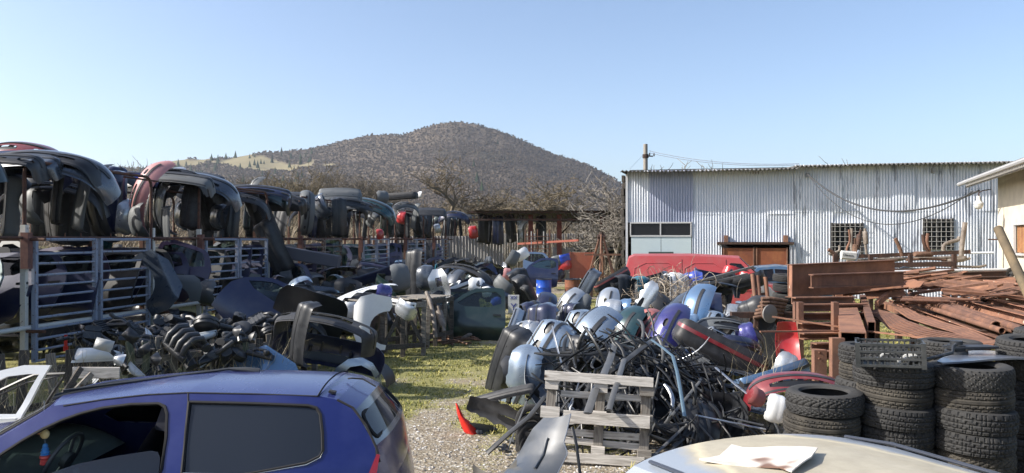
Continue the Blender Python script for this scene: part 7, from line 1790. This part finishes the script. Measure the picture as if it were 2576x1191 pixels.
def pipe(a, b, r, mat, label, group=None, name='steel_pipe', n=14):
    a = Vector(a); b = Vector(b); mb = MB(); mb.tube([a, b], r, n, caps=False); mb.tube([b, a], r * .85, n, caps=False)
    for p, fl in ((a, 0), (b, n)):
        pass
    k = n; o1 = 0; o2 = 2 * n
    mb.f += [(i, (i + 1) % k, o2 + k + (-i - 1) % k, o2 + k + (-i) % k) for i in range(0)]
    o = mb.build(name, mat, None, smooth=60); tag(o, label, 'steel pipe', group); return o
RS = [RUST, rusty('rust_brown_b', (.30, .142, .085), (.16, .078, .05), (.38, .185, .095), 2.2), rusty('rust_brown_c', (.20, .098, .064), (.105, .054, .038), (.29, .14, .075), 4), rusty('rust_flaking', (.35, .17, .11), (.19, .09, .06), (.43, .21, .12), 3, .8, (.48, .42, .34), .64)]
# tall plate girder at the back left of the store
gA, gB = P(1982, 712, 13.4), P(2250, 690, 14.3)
gd = thing('plate_girder', 'tall rusty plate girder forming the back left wall of the steel store', 'steel girder')
a = Vector((gA.x, gA.y, 1.62)); b = Vector((gB.x, gB.y, 1.68)); u = (b - a).normalized()
MB().bar(a, b, .015, .56).build('web', RS[1], gd); MB().bar(a + Vector((.0, -.02, .285)), b + Vector((0, -.02, .285)), .16, .012).build('flange', RUST, gd); MB().bar(a + Vector((0, -.02, -.285)), b + Vector((0, -.02, -.285)), .16, .012).build('flange', RUST, gd)
MB().box(.012, .14, .55, a + Vector((.02, -.085, 0))).build('end_plate', RS[3], gd)
ibeam(P(2040, 708, 13.0), P(2272, 700, 13.6), .24, .12, RS[2], 'shorter plate beam leaning on the front of the tall girder')
for k, (y, d) in enumerate([(757, 12.6), (775, 12.3), (797, 12.0), (822, 11.6), (846, 11.2), (872, 10.2), (893, 9.9)]):
    ibeam(P(1996 + 5 * k + (25 if k > 4 else 0), y, d), P(2150 + 26 * (k % 3), y - 2, d + .25), .12 if k < 4 else .10, .13, RS[k % 3], ['topmost channel in the stack left of the wide plank beam', 'second channel in the stack left of the plank beam', 'third channel in the stack left of the plank beam', 'fourth channel in the stack left of the plank beam', 'fifth channel in the stack left of the plank beam', 'sixth channel low under the plank beam', 'lowest channel just above the tyres'][k], chan=True)
for k, px in enumerate((2003, 2012, 2100)): MB_o = MB().bar(P(px, 760, 12.0 - .3 * k), P(px, 940 - 12 * k, 12.0 - .3 * k), .08, .1).build('steel_post', RS[2]); itag(MB_o, ['left', 'inner', 'right'][k] + ' upright post holding the channel stack', 'steel post')
for k, (px, y0, y1, d) in enumerate([(2060, 880, 1000, 9.9), (2105, 850, 1000, 9.6)]): o = MB().bar(P(px, y0, d), P(px, y1, d), .16, .1).build('steel_post', RS[0]); itag(o, ['left', 'right'][k] + ' thick post at the front of the steel store', 'steel post')
# wide plank-like box beam pointing at the camera
boxtube(P(2120, 742, 16.2), P(2146, 862, 9.55), .30, .26, RS[1], 'wide rusty box beam with open dark end pointing at the camera', t=.012, name='box_beam', cat='steel beam')
boxtube(P(2170, 760, 14.5), P(2192, 835, 10.6), .10, .28, RS[2], 'narrow upright beam beside the wide box beam', name='box_beam', cat='steel beam')
OR_ = simple('orange_bar', (.55, .20, .04), .6)
for k, x in enumerate((2128, 2138)): o = MB().tube([P(x, 728, 14.6), P(x + 1, 745, 13.8)], .02, 6).build('orange_rod', OR_); tag(o, ['left', 'right'][k] + ' short orange rod on the wide box beam', 'rod')
# long thin bars running out to the left
for k, (pa, pb, lab) in enumerate([((1912, 835, 10.2), (2174, 832, 10.6), 'long thin flat bar sticking out level to the left'), ((1942, 797, 11.0), (2174, 832, 10.5), 'thin flat bar sloping down right over the box beam'), ((2174, 833, 10.5), (2440, 862, 9.2), 'thin flat bar continuing right towards the tyres')]):
    o = MB().bar(P(*pa), P(*pb), .035, .02).build('flat_bar', RS[1]); itag(o, lab, 'steel bar')
# bundle of bent flat bars
for k in range(15):
    f = k / 14; pts = [P(2180 + 26 * f, 786 - 3 * f, 13.2), P(2212 + 30 * f, 800 - 8 * f, 12.2), P(2240 + 40 * f, 828 - 16 * f, 11.2), P(2300 + 40 * f, 850 - 16 * f, 10.2), P(2400 + 40 * f, 864 - 10 * f, 9.4), P(2500 + 30 * f, 872 - 6 * f, 8.8)]
    o = MB().tube([p + Vector((0, 0, .012 * (k % 3))) for p in pts], .028, 5, flat=.4).build('bent_flat_bar', RS[k % 3], None, smooth=40); itag(o, 'bent rusty flat bar in the curved bundle behind the crate', 'steel bar', 'bent flat bars in the curved bundle')
for k in range(10):
    f = k / 9; pts = [P(2250 + 30 * f, 776, 13.0), P(2290 + 26 * f, 802 - 6 * f, 12.0), P(2330 + 30 * f, 815 - 6 * f, 11.2), P(2400 + 30 * f, 836 - 8 * f, 10.2), P(2470 + 20 * f, 862 - 8 * f, 9.3)]
    o = MB().tube(pts, .03, 5, flat=.35).build('bent_flat_bar', RS[(k + 1) % 3], None, smooth=40); itag(o, 'wavy rusty flat bar on top of the curved bundle', 'steel bar', 'wavy flat bars above the curved bundle')
# fan of tubes and pipes running to the lower right
D0 = Vector((P(2227, 768, 16).x, 16, 0)); D1 = Vector((P(2490, 857, 9.4).x, 9.4, 0)); dirn = (D1 - D0)
tubes = [('box', 0, 1.03, .12, 'rusty square tube with open end nearest the crate'), ('box', .34, 1.02, .11, 'second rusty square tube with open end'), ('ang', .18, 1.12, .10, 'angle profile lying on the two square tubes'), ('pipe', .62, 1.10, .055, 'round rusty pipe right of the square tubes'), ('box', .80, 1.00, .10, 'third square tube half hidden by the pipe'),
         ('pipe', .50, 1.22, .05, 'round rusty pipe lying on top of the square tubes'), ('ang', .95, 1.14, .14, 'wide angle profile with flaking paint'), ('box', 1.15, 1.05, .12, 'fourth square tube running to the right edge'), ('ang', 1.30, 1.20, .15, 'flaking white spotted profile near the right edge'), ('box', 1.55, 1.10, .14, 'large square tube at the right edge'),
         ('ang', 1.75, 1.22, .14, 'dark profile along the right edge'), ('box', 2.0, 1.15, .14, 'outermost square tube at the right edge'), ('pipe', .28, 1.18, .04, 'thin pipe between the first square tubes'), ('ang', .70, 1.24, .09, 'small angle lying crosswise over the tubes')]
for k, (kind, off, z, sz, lab) in enumerate(tubes):
    j = Vector((rm.uniform(-.1, .1), 0, 0)); a = D0 + Vector((off, .0, z - .04)) + j - dirn * .02 * (k % 3); b = D1 + Vector((off * .95, .12 * (k % 4), z)) + dirn * (.0 if k % 3 else -.05)
    m = RS[(k * 2) % 4] if kind != 'ang' else RS[3 if k % 2 == 0 else 1]
    if kind == 'box': boxtube(a, b, sz, sz, m, lab)
    elif kind == 'pipe': pipe(a, b, sz, m, lab)
    else:
        x = (b - a).normalized(); up = Vector((.35, 0, 1)).normalized(); y = up.cross(x).normalized(); z_ = x.cross(y); M = Matrix((x, y, z_)).transposed(); L = (b - a).length; c = (a + b) / 2
        o = MB().box(L, sz, .012, c, M).box(L, .012, sz, c + y * (sz / 2 + .007) + z_ * (-sz / 2), M).build('angle_profile', m); itag(o, lab, 'steel profile')
for k, (px, py, d) in enumerate([(2506, 822, 10.2), (2554, 832, 9.8), (2568, 828, 9.9)]):
    a = P(px, py, d); pipe(a, a + Vector((1.3, 4.2, .02)) * .8, .07 if k == 0 else .05, RS[2], ['fat round bar end showing above the square tubes', 'round pipe end at the right edge', 'outer round pipe end at the right edge'][k])
# flat scrap on the upper level and its carrying beams
for k in range(62):
    d = rm.uniform(13.6, 17.8); px = rm.uniform(2185, 2520); z = 1.36 + .22 * math.exp(-((px - 2300) / 120) ** 2) * rm.uniform(.2, 1) + (d - 14) * .02; p = P(px, 603, d); p.z = z
    if k % 3: me_ = MB().box(rm.uniform(.5, 1.5), rm.uniform(.08, .28), .012)
    else: me_ = MB().box(rm.uniform(.9, 2.2), .06, .04).box(.001, .001, .001)
    if k % 3 == 0: me_ = MB().box(rm.uniform(.9, 2.2), .06, .045)
    me_.xf(Matrix.Translation(p) @ Matrix.Rotation(R(rm.gauss(-18, 30)), 4, 'Z') @ Matrix.Rotation(R(rm.gauss(0, 8)), 4, 'Y') @ Matrix.Rotation(R(rm.gauss(12, 20)), 4, 'X'))
    side = 'left' if px < 2290 else 'right' if px > 2420 else 'middle'
    o = me_.build('steel_plate' if k % 3 else 'steel_bar', RS[k % 4 if k % 7 == 0 else k % 3]); itag(o, f'flat rusty {"plate" if k % 3 else "bar"} in the {side} of the upper scrap layer', 'steel scrap', f'scrap {"plates" if k % 3 else "bars"} in the {side} of the upper layer')
sc_ = [((2228, 704, 15.0), (2262, 740, 14.2), .34, 'twisted brown sheet sticking up from the scrap'), ((2258, 720, 14.4), (2272, 740, 14.2), .14, 'pale beige torn sheet standing in the scrap'), ((2272, 705, 15.0), (2284, 722, 14.8), .12, 'second pale torn piece right of the beige sheet')]
for k, (a, b, w_, lab) in enumerate(sc_):
    o = MB().grid(4, 6, lambda u, v: P(a[0], a[1], a[2]).lerp(P(*b), v) + Vector(((u - .5) * w_, .1 * math.sin(3 * u + 2 * v), .05 * math.sin(5 * u)))).build('torn_sheet', RS[1] if k == 0 else simple('beige_sheet', (.42, .36, .26), .8), None, smooth=60); itag(o, lab, 'steel scrap')
o = MB().bar(P(2205, 765, 13.2), P(2240, 735, 13.6), .06, .1).build('steel_bar', RS[1]); itag(o, 'short bar leaning up from the bent bundle', 'steel bar')
for k in range(16):
    a = P(rm.uniform(2240, 2300), rm.uniform(746, 762), 13.0 + .06 * k); pipe(a, a + Vector((rm.uniform(.5, .9), -.25, 0)), .025, RS[2], 'short round rod in the small bundle below the scrap plates', 'short rods below the scrap plates', n=8)
for k in range(50):
    p = P(rm.uniform(2440, 2545), rm.uniform(735, 752), rm.uniform(13.5, 15.5)); a = rm.uniform(-.6, .6)
    o = MB().tube([p, p + Vector((.35 * math.cos(a), .35 * math.sin(a), rm.uniform(0, .08))), p + Vector((.7 * math.cos(a + .3), .6 * math.sin(a), 0))], .007, 4).build('wire_rod', RUSTD); itag(o, 'thin tangled rusty rod at the right of the scrap layer', 'steel rod', 'tangled thin rods at the right of the scrap')
for k, (a, b, h_, lab) in enumerate([((2262, 698, 18.0), (2530, 690, 17.6), .16, 'long dark beam behind the scrap layer'), ((2262, 706, 17.6), (2536, 702, 17.2), .12, 'second dark beam just below the long one'), ((2200, 775, 15.6), (2600, 762, 15.0), .16, 'dark beam carrying the scrap layer'), ((2190, 800, 13.0), (2420, 800, 13.2), .14, 'dark cross beam under the tubes'), ((2330, 852, 10.6), (2620, 835, 10.4), .14, 'front cross beam under the tubes'), ((2480, 712, 16), (2620, 728, 14), .12, 'flaking beam end entering from the right edge'), ((2440, 745, 15.2), (2620, 736, 14.2), .12, 'lower beam entering from the right edge')]):
    ibeam(P(*a), P(*b), h_, .12, RUSTD if k < 5 else RS[3], lab)
for k, (px, d) in enumerate([(2260, 17.6), (2380, 17.5), (2520, 17.4), (2200, 13.1), (2410, 13.2), (2580, 13), (2300, 15.6), (2480, 15.4), (2350, 10.7), (2560, 10.5)]):
    q_ = P(px, 603, d); o = MB().bar(Vector((q_.x, d, 0)), Vector((q_.x, d, 1.0 if d < 14 else 1.25)), .12, .12).build('steel_post', RUSTD); itag(o, 'dark post carrying the steel store', 'steel post', 'posts under the steel store')
o = MB().tube([P(2250, 684, 18.4), P(2545, 678, 18.0)], .035, 8).build('pale_pipe', simple('pale_trim', (.55, .56, .58)), None); tag(o, 'long pale pipe lying behind the dark beams', 'pipe')
for k, (px, py, d) in enumerate([(2500, 700, 18.6), (2522, 702, 18.2), (2545, 698, 18.0), (2560, 704, 17.6)]): tyre(tuple(P(px, py, d)), k, ['left', 'second', 'third', 'right'][k] + ' old tyre in the row behind the right end of the beams', (85, 0), None, .75)
for k in range(4): tyre(tuple(P(1976, 700 + 24 * k, 14.8)), k, nth[k] + ' tyre in the pile between blue saloon and girder', (4, 3), None, .8)
o = MB().tube([P(2511, 576, 10.4), P(2600, 770, 9.3)], .058, 14).build('leaning_pipe', rusty('olive_brown_pipe', (.16, .12, .07), (.09, .07, .045), (.24, .17, .09), 3), None, smooth=40); tag(o, 'thick brown pipe leaning against the right edge of the steel store', 'pipe')
for k, (px, py, d) in enumerate([(2155, 700, 19.6), (2290, 700, 19), (2370, 705, 19.2)]):
    make('door_panel_scrap', 'inner_trim', ['pale metal panel under the left of the exhaust rack', 'pale blue panel under the middle of the exhaust rack', 'light panel under the right of the exhaust rack'][k], 'panel', pose(P(px, py, d), 'U', yaw=10, roll=10), {0: C(['silver', 'silver blue', 'silver'][k])})
# axle parts and steel frame between heap and steel store
af = thing('axle_trestle', 'rusty steel trestle carrying axles and hubs right of the bumper heap', 'trestle', loc=P(1925, 603, 13.2) - Vector((0, 0, H)))
for s, x in ((-1, -.35), (1, .35)):
    for y in (-.25, .25): MB().bar((x, y, 0), (x * .55, y * .5, 1.02), .07, .07).build('leg', RUSTD, af)
MB().bar((-.6, 0, 1.04), (.6, 0, 1.04), .12, .1).build('top_beam', RUSTD, af)
for k in range(6): exhaust(['rusty drive shaft lowest', 'rusty drive shaft second', 'rusty drive shaft third', 'rusty drive shaft fourth', 'rusty drive shaft fifth', 'rusty drive shaft highest'][k] + ' in the bundle on the axle trestle', [P(1895 + 4 * k, 800 - 9 * k, 13 + .1 * k), P(1930, 795 - 9 * k, 13), P(1965 + 3 * k, 798 - 8 * k, 13.1)], .03, (P(1915, 797 - 9 * k, 13), P(1935, 796 - 9 * k, 13), .05), EXH, 'drive_shaft')
o = MB().lathe([(0, -.02), (.03, -.02), (.04, -.05), (.15, -.03), (.155, 0), (0, .01)], 24, Matrix.Translation(P(1938, 790, 12.7)) @ Matrix.Rotation(R(90), 4, 'X') @ Matrix.Rotation(R(25), 4, 'Y')).build('brake_drum', simple('brake_grey', (.28, .27, .25), .5, .4), None, smooth=40); tag(o, 'round grey brake drum hanging on the axle trestle', 'brake drum')
for k, px in enumerate((1893, 1905, 1925)): o = MB().tube([P(px, 690 + 4 * k, 14), P(px + 10, 790, 13.8)], .04, 7).build('steel_upright', RUST, None, smooth=60); tag(o, ['left', 'middle', 'right'][k] + ' of three rusty uprights behind the axle trestle', 'steel post')
o = MB().bar(P(1890, 745, 14), P(1930, 740, 14), .04, .06).build('steel_rung', RUST); tag(o, 'short rung joining the three rusty uprights', 'steel bar')
for k, (a, b) in enumerate([((1745, 712, 15.6), (1895, 672, 16.4)), ((1748, 722, 15.6), (1880, 690, 16.2))]): o = MB().bar(P(*a), P(*b), .04, .05).build('grey_rail', simple('rail_grey', (.2, .2, .19), .5)); tag(o, ['upper', 'lower'][k] + ' thin grey rail slanting up over the right of the heap', 'rail')
